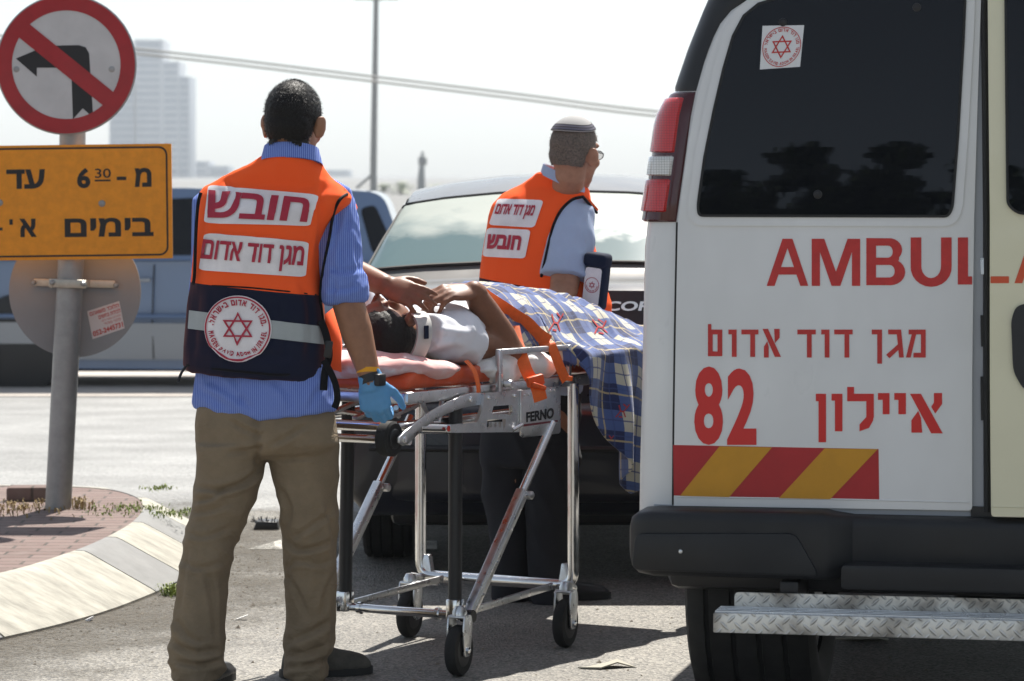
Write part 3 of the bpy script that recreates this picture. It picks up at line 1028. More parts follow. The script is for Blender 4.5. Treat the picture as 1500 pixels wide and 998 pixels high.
def section(z, out=0.0):
    """plan outline at height z from the right rear round the left rear corner to the front; list of (a, b)"""
    a0 = aL(z) - out; bb = b_of(z) - out; r = .085 + out
    pts = [(AC, bb), (AC - (AC - a0) * .5, bb)]
    for k in range(9):
        th = R(90 * k / 8)
        pts.append((a0 + r - r * math.sin(th), bb + r * .9 - r * .9 * math.cos(th)))
    pts += [(a0, bb + .6), (a0, 3.2), (a0 + .02, 4.4), (a0 + .18, 4.9)]
    return pts
zs = [.53, .56, .7, .9, 1.1, 1.3, 1.45, 1.6, 1.7, 1.8, 1.93, 2.0, 2.06, ZT]
b = B(); rings = []
for z in zs:
    s = section(z)
    full = s + [(2 * AC - a, bb) for a, bb in reversed(s[1:])]
    rings.append([amb_p(a, bb, z) for a, bb in full])
# roof crown
top = section(ZT)
for sc, dz in ((.8, .05), (.4, .075)):
    full = [(AC + (a - AC) * sc, bb * (1 if bb > 1 else 1) + (.12 if bb < 1 else -.12) * (1 - sc) * 3) for a, bb in top]
    full = full + [(2 * AC - a, bb) for a, bb in reversed(full[1:])]
    rings.append([amb_p(a, bb, ZT + dz) for a, bb in full])
b.rings(rings)
b.build('body', M['van_white'], AMB, 50)
def section_at(z, out, t):
    """point on the outline at path length t measured from the rear centre line"""
    s = [Vector((a, bb)) for a, bb in section(z, out)]
    for i in range(1, len(s)):
        l = (s[i] - s[i - 1]).length
        if t <= l or i == len(s) - 1: return s[i - 1].lerp(s[i], min(1, t / l))
        t -= l
def corner_patch(name, zs, inner_px, t_extra, out, m, parent, nt=14, bev=.006):
    """curved panel on the left rear corner: inner edge through photo pixels, outer edge round the corner"""
    b = B(); grid = []
    for z in zs:
        ai = np.interp(z, [q[1] for q in inner_px], [q[0] for q in inner_px])
        t0 = AC - ai
        row = []
        for k in range(nt + 1):
            e = min(1, min(k, nt - k) / 1.0)
            ze = min(1, min(z - zs[0], zs[-1] - z) / .004 + .3)
            o_ = out * (e * ze) + .0015
            t = t0 + t_extra * k / nt
            p = section_at(z, o_, t)
            row.append(amb_p(p.x, p.y, z))
        grid.append(row)
    b.rings(grid, closed=False)
    return b.build(name, m, parent, 60)
def ipx(lst): return sorted([amb_px(x, y) for x, y in lst], key=lambda q: q[1])
inner_t = ipx([(990, 330), (997, 280), (1004, 230), (1012, 170), (1019, 135)])
zA, zB, zC, zD, zE = [amb_px(985, y)[1] for y in (322, 312, 260, 226, 138)]
TL = None
M['lens_red'] = mat('lens_red', (.42, .008, .010), .12, coat=1.0, bump=(1, 0, 0))
M['lens_clear'] = mat('lens_clear', (.55, .54, .50), .12, coat=1.0)
M['lens_base'] = mat('lens_base', (.06, .004, .005), .2, coat=.6)
for nm in ('lens_red', 'lens_clear'):
    m = M[nm]; k = NT(m); tc = k.n('ShaderNodeTexCoord')
    br = k.n('ShaderNodeTexBrick'); br.offset = 0
    br.inputs['Scale'].default_value = 1; br.inputs['Brick Width'].default_value = .007; br.inputs['Row Height'].default_value = .007; br.inputs['Mortar Size'].default_value = .0008; br.inputs['Mortar Smooth'].default_value = 1
    mp = k.n('ShaderNodeMapping'); mp.inputs['Rotation'].default_value = (R(90), 0, 0)
    k.l(tc.outputs['Object'], mp.inputs[0]); k.l(mp.outputs[0], br.inputs['Vector'])
    bp = k.n('ShaderNodeBump'); bp.inputs['Strength'].default_value = .5; bp.inputs['Distance'].default_value = .002; bp.invert = True
    k.l(br.outputs['Fac'], bp.inputs['Height']); k.l(bp.outputs[0], k.b.inputs['Normal'])
    c1 = (.60, .012, .012) if nm == 'lens_red' else (.75, .74, .70); c2 = (.30, .005, .006) if nm == 'lens_red' else (.32, .31, .28)
    k.l(k.mix(br.outputs['Fac'], c1, c2), k.b.inputs['Base Color'])
wlamp = .24
housing = corner_patch('tail_light', [zA - .006, zA, zA + .05, zB + .1, zC, zD, zE - .06, zE, zE + .006], inner_t, wlamp, .012, M['lens_base'], AMB)
def lens(nm, za, zb, m):
    zz = [za, za + .006] + list(np.linspace(za + .02, zb - .02, 5)) + [zb - .006, zb]
    corner_patch(nm, zz, [(q[0] - .022, q[1]) for q in inner_t], wlamp - .03, .020, m, housing)
lens('brake_lens', zD + .002, zE - .006, M['lens_red'])
lens('reverse_lens', zC + .002, zD - .002, M['lens_clear'])
lens('turn_lens', zB, zC - .002, M['lens_red'])
inner_p = ipx([(1019, 136), (1030, 95), (1042, 60), (1060, 25), (1090, 0), (1130, -14)])
corner_patch('pillar_trim', [zE + .008, zE + .02] + list(np.linspace(zE + .05, 2.05, 9)), inner_p, .5, .006, M['black_plastic'], AMB, 20)

def rear(px, py, off=0.0):
    a, z = amb_px(px, py, -off)
    return amb_p(a, b_of(z) - off, z)
def rear_slab(name, poly_px, t0, t1, m, parent, grid=.03):
    """slab that follows the leaning rear wall"""
    b = B()
    # subdivide polygon rows so that it can follow the lean: triangulated fill front, skirt behind
    pa = [amb_px(x, y, -t1) for x, y in poly_px]
    pts, tri = fill2d([pa], grid)
    idx = [b.bm.verts.new(amb_p(a, b_of(z) - t1, z)) for a, z in pts]
    for t in tri:
        try: b.bm.faces.new([idx[i] for i in t])
        except ValueError: pass
    rim = [amb_p(a, b_of(z) - t1, z) for a, z in pa]
    # dense rim skirt
    lo = []; hi = []
    n = len(pa)
    for i in range(n):
        a0, z0 = pa[i]; a1, z1 = pa[(i + 1) % n]
        m_ = max(1, int(abs(z1 - z0) / .06))
        for k in range(m_):
            a = a0 + (a1 - a0) * k / m_; z = z0 + (z1 - z0) * k / m_
            hi.append(amb_p(a, b_of(z) - t1, z)); lo.append(amb_p(a, b_of(z) - t0, z))
    b.rings([hi, lo], cap0=False, cap1=False)
    bmesh.ops.remove_doubles(b.bm, verts=list(b.bm.verts), dist=.0008)
    return b.build(name, m, parent, 0)
# rear left door
dl = [(987, 741), (988, 620), (990, 480), (993, 326), (1000, 270), (1009, 205), (1022, 140), (1036, 92), (1048, 58), (1066, 26), (1094, 0), (1150, -22), (1300, -34), (1436, -36), (1437, 0), (1427, 320), (1424, 560), (1424, 748)]
dl = round_poly(dl, [.0] + [0] * 16 + [6], 3)
door = rear_slab('rear_door', dl, -.03, .016, M['van_white'], AMB)
door['label'] = 'white left rear door with lettering and a round emblem sticker'
def line(name, pts, r, off, m, parent):
    b = B(); b.tube([rear(x, y, off) for x, y in pts], r, 8); return b.build(name, m, parent)
seam_pts = [(986, 742), (987, 620), (989, 480), (992, 326)] 
line('door_seam', seam_pts, .0035, .001, M['seam'], AMB)
# lower body line of the door
line('body_crease', [(992, 728), (1200, 731), (1420, 736)], .003, .015, M['van_white'], door)
# window: rubber edge and glass standing proud of the door
wl = [(1022, 318), (1020, 302), (1030, 230), (1044, 160), (1058, 100), (1072, 52), (1088, 22), (1110, 4), (1150, -8), (1290, -18), (1412, -20), (1416, -10), (1413, 60), (1405, 200), (1397, 305), (1390, 319)]
wl = round_poly(wl, [26, 20, 0, 0, 0, 0, 0, 0, 0, 0, 4, 4, 0, 0, 18, 14], 4)
def shrink(poly, d):
    c = np.mean(np.array(poly), axis=0)
    n = len(poly); out = []
    for i in range(n):
        a, p, q = Vector(poly[i - 1]), Vector(poly[i]), Vector(poly[(i + 1) % n])
        t = (q - a)
        if t.length < 1e-6: out.append((p.x, p.y)); continue
        t.normalize(); nn = Vector((-t.y, t.x))
        if nn.dot(Vector(c) - p) < 0: nn = -nn
        out.append((p.x + nn.x * d, p.y + nn.y * d))
    return out
M['van_ridge'] = M['van_white']
rear_slab('window_surround', shrink(wl, -13), .016, .021, M['van_white'], door)
rear_slab('window_seal', wl, .016, .025, M['seam'], door)
glass = rear_slab('window_pane', shrink(wl, 4), .016, .027, M['glass_dark'], door, .015)
for x, y in ((1147, 33), (1343, 11), (1198, 285)):
    p = rear(x, y, .0275); b = B(); b.lathe([(-.001, .012), (.003, .011), (.006, .006)], p, -Ah, 16); b.build('rivet', M['dark_metal'], glass)
# right rear door, slightly ajar, cream
dr = [(1452, 757), (1450, 560), (1450, 320), (1447, 0), (1446, -40), (1750, -40), (1800, 10), (1850, 140), (1872, 330), (1880, 500), (1880, 765)]
dr = round_poly(dr, [5, 0, 0, 0, 20, 40, 20, 0, 0, 0, 5], 3)
door2 = rear_slab('rear_door', dr, -.03, .075, M['van_cream'], AMB)
door2['label'] = 'cream right rear door standing slightly proud'
w2 = round_poly([(1474, 300), (1471, -20), (1760, -20), (1820, 120), (1840, 315), (1490, 315)], [8, 6, 30, 20, 20, 18], 4)
rear_slab('window_seal', w2, .075, .082, M['seam'], door2); rear_slab('window_pane', shrink(w2, 4), .075, .084, M['glass_dark'], door2)
h2 = round_poly([(1481, 470), (1488, 448), (1530, 440), (1600, 440), (1600, 580), (1500, 572), (1484, 545)], [8, 10, 0, 10, 10, 10, 12], 4)
rear_slab('door_handle', h2, .075, .083, M['black_plastic'], door2)
line('body_crease', [(1454, 742), (1600, 746), (1870, 752)], .003, .074, M['van_cream'], door2)
# jamb between the doors
rear_slab('door_jamb', [(1422, 762), (1422, 300), (1432, -30), (1460, -30), (1460, 762)], -.02, .004, M['van_grey'], AMB)
line('jamb_seal', [(1446, 750), (1445, 560), (1445, 330), (1443, 140), (1441, -20)], .009, .012, M['seam'], AMB)
for y0, y1 in ((378, 402), (462, 508), (552, 616)):
    rear_slab('latch_plate', [(1437, y1), (1436, y0), (1446, y0), (1447, y1)], .004, .015, M['seam'] if y0 != 378 else M['alu'], AMB)
rear_slab('sill_guard', [(1422, 760), (1422, 742), (1475, 744), (1475, 762)], .0, .012, M['black_plastic'], AMB)
rear_slab('sill', [(958, 752), (958, 739), (1900, 760), (1900, 775)], -.04, .004, M['van_grey'], AMB)

# lettering on the doors
def door_text(name, items, off, m, parent, smooth=None):
    L = []
    for s, x0, y0, x1, y1, bold, rtl in items:
        L += place(text_loops(s, bold, rtl)[0], x0, -y1, x1, -y0)
    return decal(name, L, lambda x, y: rear(x, -y, off), m, parent, 40)
AMBUL = []
def block(poly, x0, y0, x1, y1):
    return [(x0 + u * (x1 - x0), -(y1 - v * (y1 - y0))) for u, v in poly]
gA = [[(0, 0), (.19, 0), (.285, .24), (.715, .24), (.81, 0), (1, 0), (.62, 1), (.38, 1)], [(.345, .40), (.5, .80), (.655, .40)]]
gM = [[(0, 0), (.17, 0), (.17, .72), (.41, 0), (.59, 0), (.83, .72), (.83, 0), (1, 0), (1, 1), (.74, 1), (.5, .30), (.26, 1), (0, 1)]]
gU = [[(0, 1), (0, .38)] + [(.5 + .5 * math.cos(R(a)), .38 + .40 * math.sin(R(a))) for a in range(190, 351, 16)] + [(1, .38), (1, 1), (.74, 1), (.74, .40)] + [(.5 + .24 * math.cos(R(a)), .40 + .24 * math.sin(R(a))) for a in range(350, 189, -20)] + [(.26, .40), (.26, 1)]]
gB = [[(0, 0), (.62, 0)] + [(.62 + .38 * math.cos(R(a)), .28 + .28 * math.sin(R(a))) for a in range(-75, 61, 15)] + [(.84, .53)] + [(.58 + .34 * math.cos(R(a)), .75 + .25 * math.sin(R(a))) for a in range(-40, 91, 15)] + [(0, 1)],
      [(.25, .165), (.25, .43), (.60, .43)] + [(.60 + .13 * math.cos(R(a)), .297 + .133 * math.sin(R(a))) for a in range(70, -91, -20)],
      [(.25, .585), (.25, .84), (.56, .84)] + [(.56 + .12 * math.cos(R(a)), .712 + .128 * math.sin(R(a))) for a in range(70, -91, -20)]]
gL = [[(0, 0), (1, 0), (1, .17), (.27, .17), (.27, 1), (0, 1)]]
def glyphs(lst):
    L = []
    for g, x0, y0, x1, y1 in lst:
        for i, p in enumerate(g):
            q = block(p, x0, y0, x1, y1)
            area = sum(q[j - 1][0] * q[j][1] - q[j][0] * q[j - 1][1] for j in range(len(q)))
            if (area > 0) == (i > 0): q = q[::-1]
            L.append(q)
    return L
L = glyphs([(gA, 1123, 350, 1184, 419), (gM, 1189, 350, 1260, 419), (gB, 1269, 349, 1326, 418), (gU, 1334, 348, 1394, 419)])
L += glyphs([([[(0, 0), (1, 0), (1, 1), (0, 1)]], 1403, 348, 1418, 417)])
L += glyphs([([[(0, 0), (1, 0), (1, 1), (0, 1)]], 1403, 405, 1424, 417)])
decal('lettering', L, lambda x, y: rear(x, -y, .0175), M['red_mark'], door, 40)
# hand drawn block Hebrew (strokes may overlap: they are merged)
def bar_(x0, y0, x1, y1): return [(x0, -y1), (x1, -y1), (x1, -y0), (x0, -y0)]
def quad_(*p): 
    q = [(x, -y) for x, y in p]
    ar_ = sum(q[i - 1][0] * q[i][1] - q[i][0] * q[i - 1][1] for i in range(len(q)))
    return q if ar_ > 0 else q[::-1]
H = []
# red word in the middle row, right to left: mem gimel nun-sofit / dalet vav dalet / alef dalet vav mem-sofit
H += [bar_(1331, 483, 1356, 490), bar_(1349, 483, 1356, 524), bar_(1338, 517, 1356, 524), quad_((1327, 524), (1334, 524), (1342, 490), (1336, 488))]
H += [bar_(1301, 483, 1320, 490), quad_((1313, 483), (1320, 483), (1324, 524), (1317, 524)), quad_((1298, 520), (1303, 525), (1319, 510), (1317, 503))]
H += [bar_(1277, 483, 1292, 490), bar_(1285, 483, 1292, 533)]
H += [bar_(1222, 483, 1249, 490), bar_(1237, 483, 1244, 524)]
H += [bar_(1203, 483, 1215, 490), bar_(1208, 483, 1215, 524)]
H += [bar_(1168, 483, 1195, 490), bar_(1182, 483, 1189, 524)]
H += [quad_((1117, 482), (1125, 482), (1144, 523), (1135, 523)), quad_((1134, 482), (1142, 482), (1142, 495), (1135, 503)), quad_((1119, 524), (1126, 524), (1126, 508), (1124, 500), (1119, 508))]
H += [bar_(1086, 483, 1111, 490), bar_(1099, 483, 1106, 523)]
H += [bar_(1067, 483, 1079, 490), bar_(1072, 483, 1079, 523)]
H += [bar_(1037, 475, 1042, 490), bar_(1037, 483, 1058, 490), bar_(1037, 483, 1044, 522), bar_(1051, 483, 1058, 522), bar_(1037, 515, 1058, 522)]
decal('lettering', H, lambda x, y: rear(x, -y, .0175), M['red_mark'], door, 40)
H = []
H += [quad_((1333, 577), (1349, 577), (1381, 635), (1364, 635)), quad_((1368, 576), (1380, 576), (1380, 592), (1370, 606), (1364, 596), (1368, 590)), quad_((1335, 634), (1351, 634), (1349, 612), (1345, 602), (1335, 616))]
H += [bar_(1310, 576, 1327, 586), bar_(1316, 576, 1327, 607), bar_(1286, 576, 1303, 586), bar_(1293, 576, 1303, 607)]
H += [bar_(1241, 567, 1251, 588), bar_(1241, 577, 1280, 588), bar_(1269, 577, 1280, 612), quad_((1259, 632), (1259, 622), (1270, 610), (1280, 606), (1279, 616), (1273, 627)), ]
H += [bar_(1218, 577, 1234, 587), bar_(1223, 577, 1234, 632), bar_(1195, 577, 1210, 588), bar_(1199, 577, 1210, 648)]
decal('lettering', H, lambda x, y: rear(x, -y, .0175), mat('red_bright', (.62, .025, .02), .5), door, 40)
door_text('fleet_number', [('8', 1017, 537, 1059, 652, .035, False), ('2', 1065, 540, 1108, 652, .035, False)], .0175, mat('red_number', (.62, .03, .025), .5), door)
# hazard stripe
def stripe(t): return lambda x, y: rear(x, -y, t)
outer = [(986, -652), (1287, -658), (1288, -733), (987, -726)]
decal('hazard_stripe', [outer[::-1]], stripe(.0165), mat('tape_red', (.42, .016, .02), .4, var=(12, .08)), door, 30)
Y = []
for x0, x1, x2, x3 in ((1054, 1133, 1072, 998), (1210, 1287, 1223, 1143)):
    if x0 == 1054: q = [(1054, -654), (1131, -655.5), (1068, -728.5), (996, -726.5)]
    else: q = [(1208, -657), (1286, -658), (1216, -731.5), (1141, -730)]
    Y.append(q[::-1])
decal('yellow_band', Y, stripe(.0180), mat('tape_yellow', (.58, .27, .012), .4, var=(12, .08)), door, 30)
# emblem sticker on the glass
eq = [(1117, 38), (1178, 37), (1172, 98), (1113, 102)]
def em(t): return quad_map(eq, lambda x, y: rear(x, y, .0275 + t))
stk2 = decal('emblem_sticker', [[(0, 0), (1, 0), (1, 1), (0, 1)]], em(.0006), mat('sticker_white', (.72, .72, .72), .4), glass, .3)
c_ = (.5, .5)
E_ = star_loops(c_, .28, .032) + [circle(c_, .47), circle(c_, .452, rev=True)]
E_ += ring_text('מגן דוד אדום בישראל', c_, .395, .075, 90, 165, rtl=True, bold=.03) + ring_text('MAGEN DAVID ADOM IN ISRAEL', c_, .395, .07, 270, 175, under=True, bold=.03)
decal('emblem', E_, em(.0016), M['red_mark'], stk2)
# letters on the cream door
def rear2(px, py): return rear(px, py, .0765)
L = glyphs([([[(0, 0), (1, 0), (1, 1), (0, 1)]], 1451, 405, 1478, 415), (gA, 1486, 349, 1546, 415)])
decal('lettering', L, lambda x, y: rear2(x, -y), mat('red_orange', (.62, .09, .03), .5), door2, 40)

# bumper
def bump(px, py, db):
    a, z = amb_px(px, py, -db); return a, z
b = B()
aB = amb_px(918, 800, -.13)[0]; zT = amb_px(1000, 748, -.13)[1]; zBm = amb_px(1000, 846, -.13)[1]
aI = amb_px(1205, 800, -.13)[0]; aI2 = amb_px(1245, 840, -.13)[0]
W2 = 2 * AC
def bsec(a, back, top, bot, thick=.10):
    """rounded bumper section, closed ring in the (b, z) plane at position a"""
    poly = round_poly([(-back, bot), (.06, bot), (.06, top), (-back, top)], [.035, .02, .02, .03], 4)
    return [amb_p(a, bb, z) for bb, z in poly]
rs = []
for a, k in ((aB, .55), (aB + .008, .75), (aB + .03, .93), (aB + .07, 1)): rs.append(bsec(a, .02 + .12 * k, zBm + (zT - zBm) * (.5 + .5 * k), zT - (zT - zBm) * (.5 + .5 * k)))
rs.append(bsec(aI, .14, zT, zBm)); rs.append(bsec(aI + .02, .13, zT - .005, zBm))
rs.append(bsec(aI2, .07, zT - .012, zBm + .0)); rs.append(bsec(W2 - aI2, .07, zT - .012, zBm)); rs.append(bsec(W2 - aI - .02, .13, zT - .005, zBm)); rs.append(bsec(W2 - aI, .14, zT, zBm))
for a, k in ((aB + .07, 1), (aB + .03, .93), (aB + .008, .75), (aB, .55)): rs.append(bsec(W2 - a, .02 + .12 * k, zBm + (zT - zBm) * (.5 + .5 * k), zT - (zT - zBm) * (.5 + .5 * k)))
b.rings(rs)
M['bumper'] = mat('bumper_plastic', (.013, .0135, .015), .5, var=(5, .25), bump=(250, .15, .0006), rvar=(6, .12))
bu = b.build('bumper', M['bumper'], AMB, 45)
# raised lower face of the left block and the foot ledge in the middle
def bsl(name, poly_px, d0, d1):
    pa = [amb_px(x, y, -d1) for x, y in poly_px]
    b = B(); b.prism(round_poly(pa, .02, 3), lambda a, z, t: amb_p(a, -t, z), d0, d1, .006); return b.build(name, M['bumper'], bu, 40)
bsl('bumper_pad', [(925, 835), (930, 782), (1165, 782), (1200, 845)], .135, .152)
zl = amb_px(1300, 836, -.15)[1]
b = B(); b.prism(round_poly([(aI2 - .02, zl - .05), (W2 - aI2 + .02, zl - .05), (W2 - aI2 + .02, zl + .012), (aI2 - .02, zl + .012)], .012, 3), lambda a, z, t: amb_p(a, -t, z), .02, .16, .01); b.build('bumper_ledge', M['bumper'], bu, 40)
for x, y in ((1000, 806),): b = B(); b.lathe([(0, .006), (.004, .005), (.005, .002)], amb_p(*[amb_px(997, 808, -.152)[0], -.1515, amb_px(997, 808, -.152)[1]]), -Ah, 12); b.build('screw', M['alu'], bu)
# chequer plate step
m = bpy.data.materials.new('chequer_plate'); m.use_nodes = True
k = NT(m); tc = k.n('ShaderNodeTexCoord')
mp = k.n('ShaderNodeMapping'); mp.inputs['Rotation'].default_value = (0, 0, PHI); k.l(tc.outputs['Object'], mp.inputs[0])
sx = k.n('ShaderNodeSeparateXYZ'); k.l(mp.outputs[0], sx.inputs[0])
def lug(ang, ox, oz):
    s = .036
    x = k.math('ADD', sx.outputs[0], ox); z = k.math('ADD', sx.outputs[2], oz)
    ca, sa = math.cos(R(ang)), math.sin(R(ang))
    fx = k.math('SUBTRACT', k.math('FRACT', k.math('DIVIDE', x, s)), .5); fz = k.math('SUBTRACT', k.math('FRACT', k.math('DIVIDE', z, s)), .5)
    u = k.math('ADD', k.math('MULTIPLY', fx, ca), k.math('MULTIPLY', fz, sa)); v = k.math('SUBTRACT', k.math('MULTIPLY', fz, ca), k.math('MULTIPLY', fx, sa))
    d = k.math('ADD', k.math('POWER', k.math('DIVIDE', u, .42), 2.0), k.math('POWER', k.math('DIVIDE', v, .13), 2.0))
    return k.math('SUBTRACT', 1.0, d, True)
hgt = k.math('MAXIMUM', lug(45, 0, 0), lug(-45, .018, .018))
no = k.n('ShaderNodeTexNoise'); no.inputs['Scale'].default_value = 9; no.inputs['Detail'].default_value = 7; k.l(tc.outputs['Object'], no.inputs['Vector'])
mr = k.n('ShaderNodeMapRange'); mr.inputs['From Min'].default_value = .44; mr.inputs['From Max'].default_value = .66; k.l(no.outputs['Fac'], mr.inputs['Value'])
k.l(k.mix(mr.outputs[0], (.80, .78, .72), (.20, .17, .14)), k.b.inputs['Base Color'])
k.b.inputs['Metallic'].default_value = .35; k.b.inputs['Roughness'].default_value = .38
bp = k.n('ShaderNodeBump'); bp.inputs['Strength'].default_value = 1; bp.inputs['Distance'].default_value = .004
k.l(hgt, bp.inputs['Height']); k.l(bp.outputs[0], k.b.inputs['Normal'])
M['chequer'] = m
zt0, zt1 = amb_px(1250, 872, -.12)[1], amb_px(1250, 906, -.12)[1]
aS0 = amb_px(1076, 890, -.12)[0]
b = B(); b.prism(round_poly([(aS0, zt1), (W2 - aS0, zt1), (W2 - aS0, zt0), (aS0, zt0)], [0, 0, .012, .012], 3), lambda a, z, t: amb_p(a, -t, z), .115, .122)
step = b.build('rear_step', M['chequer'], AMB, 40)
aS1 = amb_px(1045, 910, -.26)[0]
zf0 = amb_px(1100, 899, -.26)[1]; zf1 = amb_px(1100, 928, -.26)[1]
b = B(); b.box(amb_p(AC, -.26, (zf0 + zf1) / 2), (2 * (AC - aS1), .008, zf0 - zf1), Matrix.Rotation(-PHI, 3, 'Z'), bevel=.003); b.build('step_lip', M['chequer'], step)
b = B(); b.box(amb_p(AC, -.19, zf0 - .004), (2 * (AC - aS1) - .002, .132, .006), Matrix.Rotation(-PHI, 3, 'Z'), bevel=.001)
for q in range(4): b.box(amb_p(AC, -.24 + .03 * q, zf0 + .001), (2 * (AC - aS1) - .004, .012, .006), Matrix.Rotation(-PHI, 3, 'Z'), bevel=.001)
b.build('step_tread', M['alu'], step)
for a in (AC - .5, AC + .5):
    b = B(); b.box(amb_p(a, .03, (zf0 + .44) / 2), (.05, .26, .05), Matrix.Rotation(-PHI, 3, 'Z'), bevel=.005); b.box(amb_p(a, .1, .42), (.05, .05, .2), Matrix.Rotation(-PHI, 3, 'Z'), bevel=.005)
    b.build('step_bracket', M['dark_metal'], step)
# underbody
b = B(); b.box(amb_p(AC, 2.4, .47), (1.72, 4.6, .2), Matrix.Rotation(-PHI, 3, 'Z'), bevel=.03)
b.build('chassis', M['dark_metal'], AMB)
b = B(); b.tube([amb_p(AC - .62, .85, .36), amb_p(AC + .62, .85, .36)], .06, 12); b.ell(amb_p(AC, .85, .35), (.16, .15, .15)); b.build('axle', M['dark_metal'], AMB)
# wheels
def tyre(c, axis, r, w, parent, name='wheel', seg=84, rim=True, tread=True):
    b = B()
    ax = Vector(axis).normalized(); up = Vector((0, 0, 1)); u = up; v = ax.cross(u)
    h = w / 2
    prof = [(-h * .86, r * .62), (-h, r * .74), (-h * 1.0, r * .84), (-h * .93, r * .95), (-h * .80, r * .99)]
    g = [-.62, -.22, .18, .58]
    for x in g:
        prof += [(h * (x - .045), r), (h * (x - .03), r - .010), (h * (x + .03), r - .010), (h * (x + .045), r)]
    prof += [(h * .80, r * .99), (h * .93, r * .95), (h, r * .84), (h, r * .74), (h * .86, r * .62)]
    rings = []
    for k in range(seg):
        rg = []
        for (x, rad) in prof:
            a = 2 * math.pi * (k + (x / h) * 1.2) / seg
            rr = rad
            if tread and rad > r * .94 and k % 3 == 0: rr = rad - .007
            rg.append(Vector(c) + ax * x + (u * math.cos(a) + v * math.sin(a)) * rr)
        rings.append(rg)
    n = len(prof)
    vv = [[b.bm.verts.new(p) for p in rg] for rg in rings]
    for i in range(seg):
        for j in range(n - 1):
            b.bm.faces.new((vv[i][j], vv[i][j + 1], vv[(i + 1) % seg][j + 1], vv[(i + 1) % seg][j]))
    wh = b.build(name, M['rubber'], parent, 30)
    if rim:
        b = B(); b.lathe([(-h * .8, r * .63), (-h * .75, r * .5), (-h * .3, r * .45), (-h * .25, .01), (h * .25, .01), (h * .3, r * .45), (h * .75, r * .5), (h * .8, r * .63)], c, axis, 36); b.build('rim', M['alu'], wh, 40)
    return wh
wy = .62
for a, bb in ((.165, .56), (2 * AC - .165, .56), (.14, 3.9), (2 * AC - .14, 3.9)):
    two = bb < 1
    tyre(amb_p(a + (.11 if two else 0), bb, .372), Ar, .372, .355 if two else .24, AMB)

# ---------------------------------------------------------------- car bodies
def car_loft(stations, fr):
    """stations: (y, zfloor, zside, wb, zbelt, wbelt, zroof, wroof, fr) -> grid of points, ring per station (left to right over the top)"""
    G = []
    for (y, zf, wb, zb, wl_, zr, wr, crown) in stations:
        half = [(wb * .90, zf), (wb * .985, zf + .08), (wb, zf + (zb - zf) * .45), (wb * .985, zf + (zb - zf) * .80), (wl_ + .012, zb - .015), (wl_, zb)]
        for q in (.2, .45, .7, .88): half.append((wl_ + (wr - wl_) * q + .02 * math.sin(math.pi * q), zb + (zr - crown - zb) * q))
        half.append((wr, zr - crown)); 
        for q in (.25, .6): half.append((wr * (1 - q), zr - crown * (1 - q) ** 2.2))
        half.append((0, zr))
        ring = [(-x, z) for x, z in half] + [(x, z) for x, z in reversed(half[:-1])]
        G.append([fr(x, y, z) for x, z in ring])
    return G
def grid_patch(G, i0, i1, j0, j1, off, ni, nj, shape=None):
    """panel sampled from the loft grid, pushed outward"""
    def samp(u, v):
        i = min(int(u), len(G) - 2); j = min(int(v), len(G[0]) - 2)
        a, c = u - i, v - j
        return G[i][j].lerp(G[i + 1][j], a).lerp(G[i][j + 1].lerp(G[i + 1][j + 1], a), c)
    rows = []
    for p in range(ni + 1):
        row = []
        for q in range(nj + 1):
            u, v = i0 + (i1 - i0) * p / ni, j0 + (j1 - j0) * q / nj
            if shape: u, v = shape(p / ni, q / nj)
            c = samp(u, v); e = .05
            du = samp(min(u + e, len(G) - 1.001), v) - samp(max(u - e, 0), v); dv = samp(u, min(v + e, len(G[0]) - 1.001)) - samp(u, max(v - e, 0))
            n = du.cross(dv).normalized()
            row.append((c, n))
        rows.append(row)
    ctr = sum((p for r in G for p in r), Vector()) / (len(G) * len(G[0]))
    mid = rows[len(rows) // 2][len(rows[0]) // 2]
    s = 1 if mid[1].dot(mid[0] - ctr) > 0 else -1
    return [[p + n * (off * s) for p, n in r] for r in rows]

# dark sedan behind the stretcher
CX0, CY0 = P(838, 500, 12.5).x, 12.5
M['sedan'] = mat('sedan_paint', (.012, .013, .020), .3, coat=.25, spec=.4, rvar=(3, .08))
# dust on the upward faces
k = NT(M['sedan']); geo = k.n('ShaderNodeNewGeometry'); sx = k.n('ShaderNodeSeparateXYZ'); k.l(geo.outputs['Normal'], sx.inputs[0])
mr = k.n('ShaderNodeMapRange'); mr.inputs['From Min'].default_value = .45; mr.inputs['From Max'].default_value = .95; mr.inputs['To Max'].default_value = .55; k.l(sx.outputs[2], mr.inputs['Value'])
k.l(k.mix(mr.outputs[0], (.012, .013, .020), (.24, .23, .215)), k.b.inputs['Base Color'])
CAR = thing('parked_car', 'dark dusty sedan parked facing away behind the stretcher', 'car', (CX0, CY0 + 2.2, 0))
cf = lambda x, y, z: Vector((CX0 + x, CY0 + y, z))
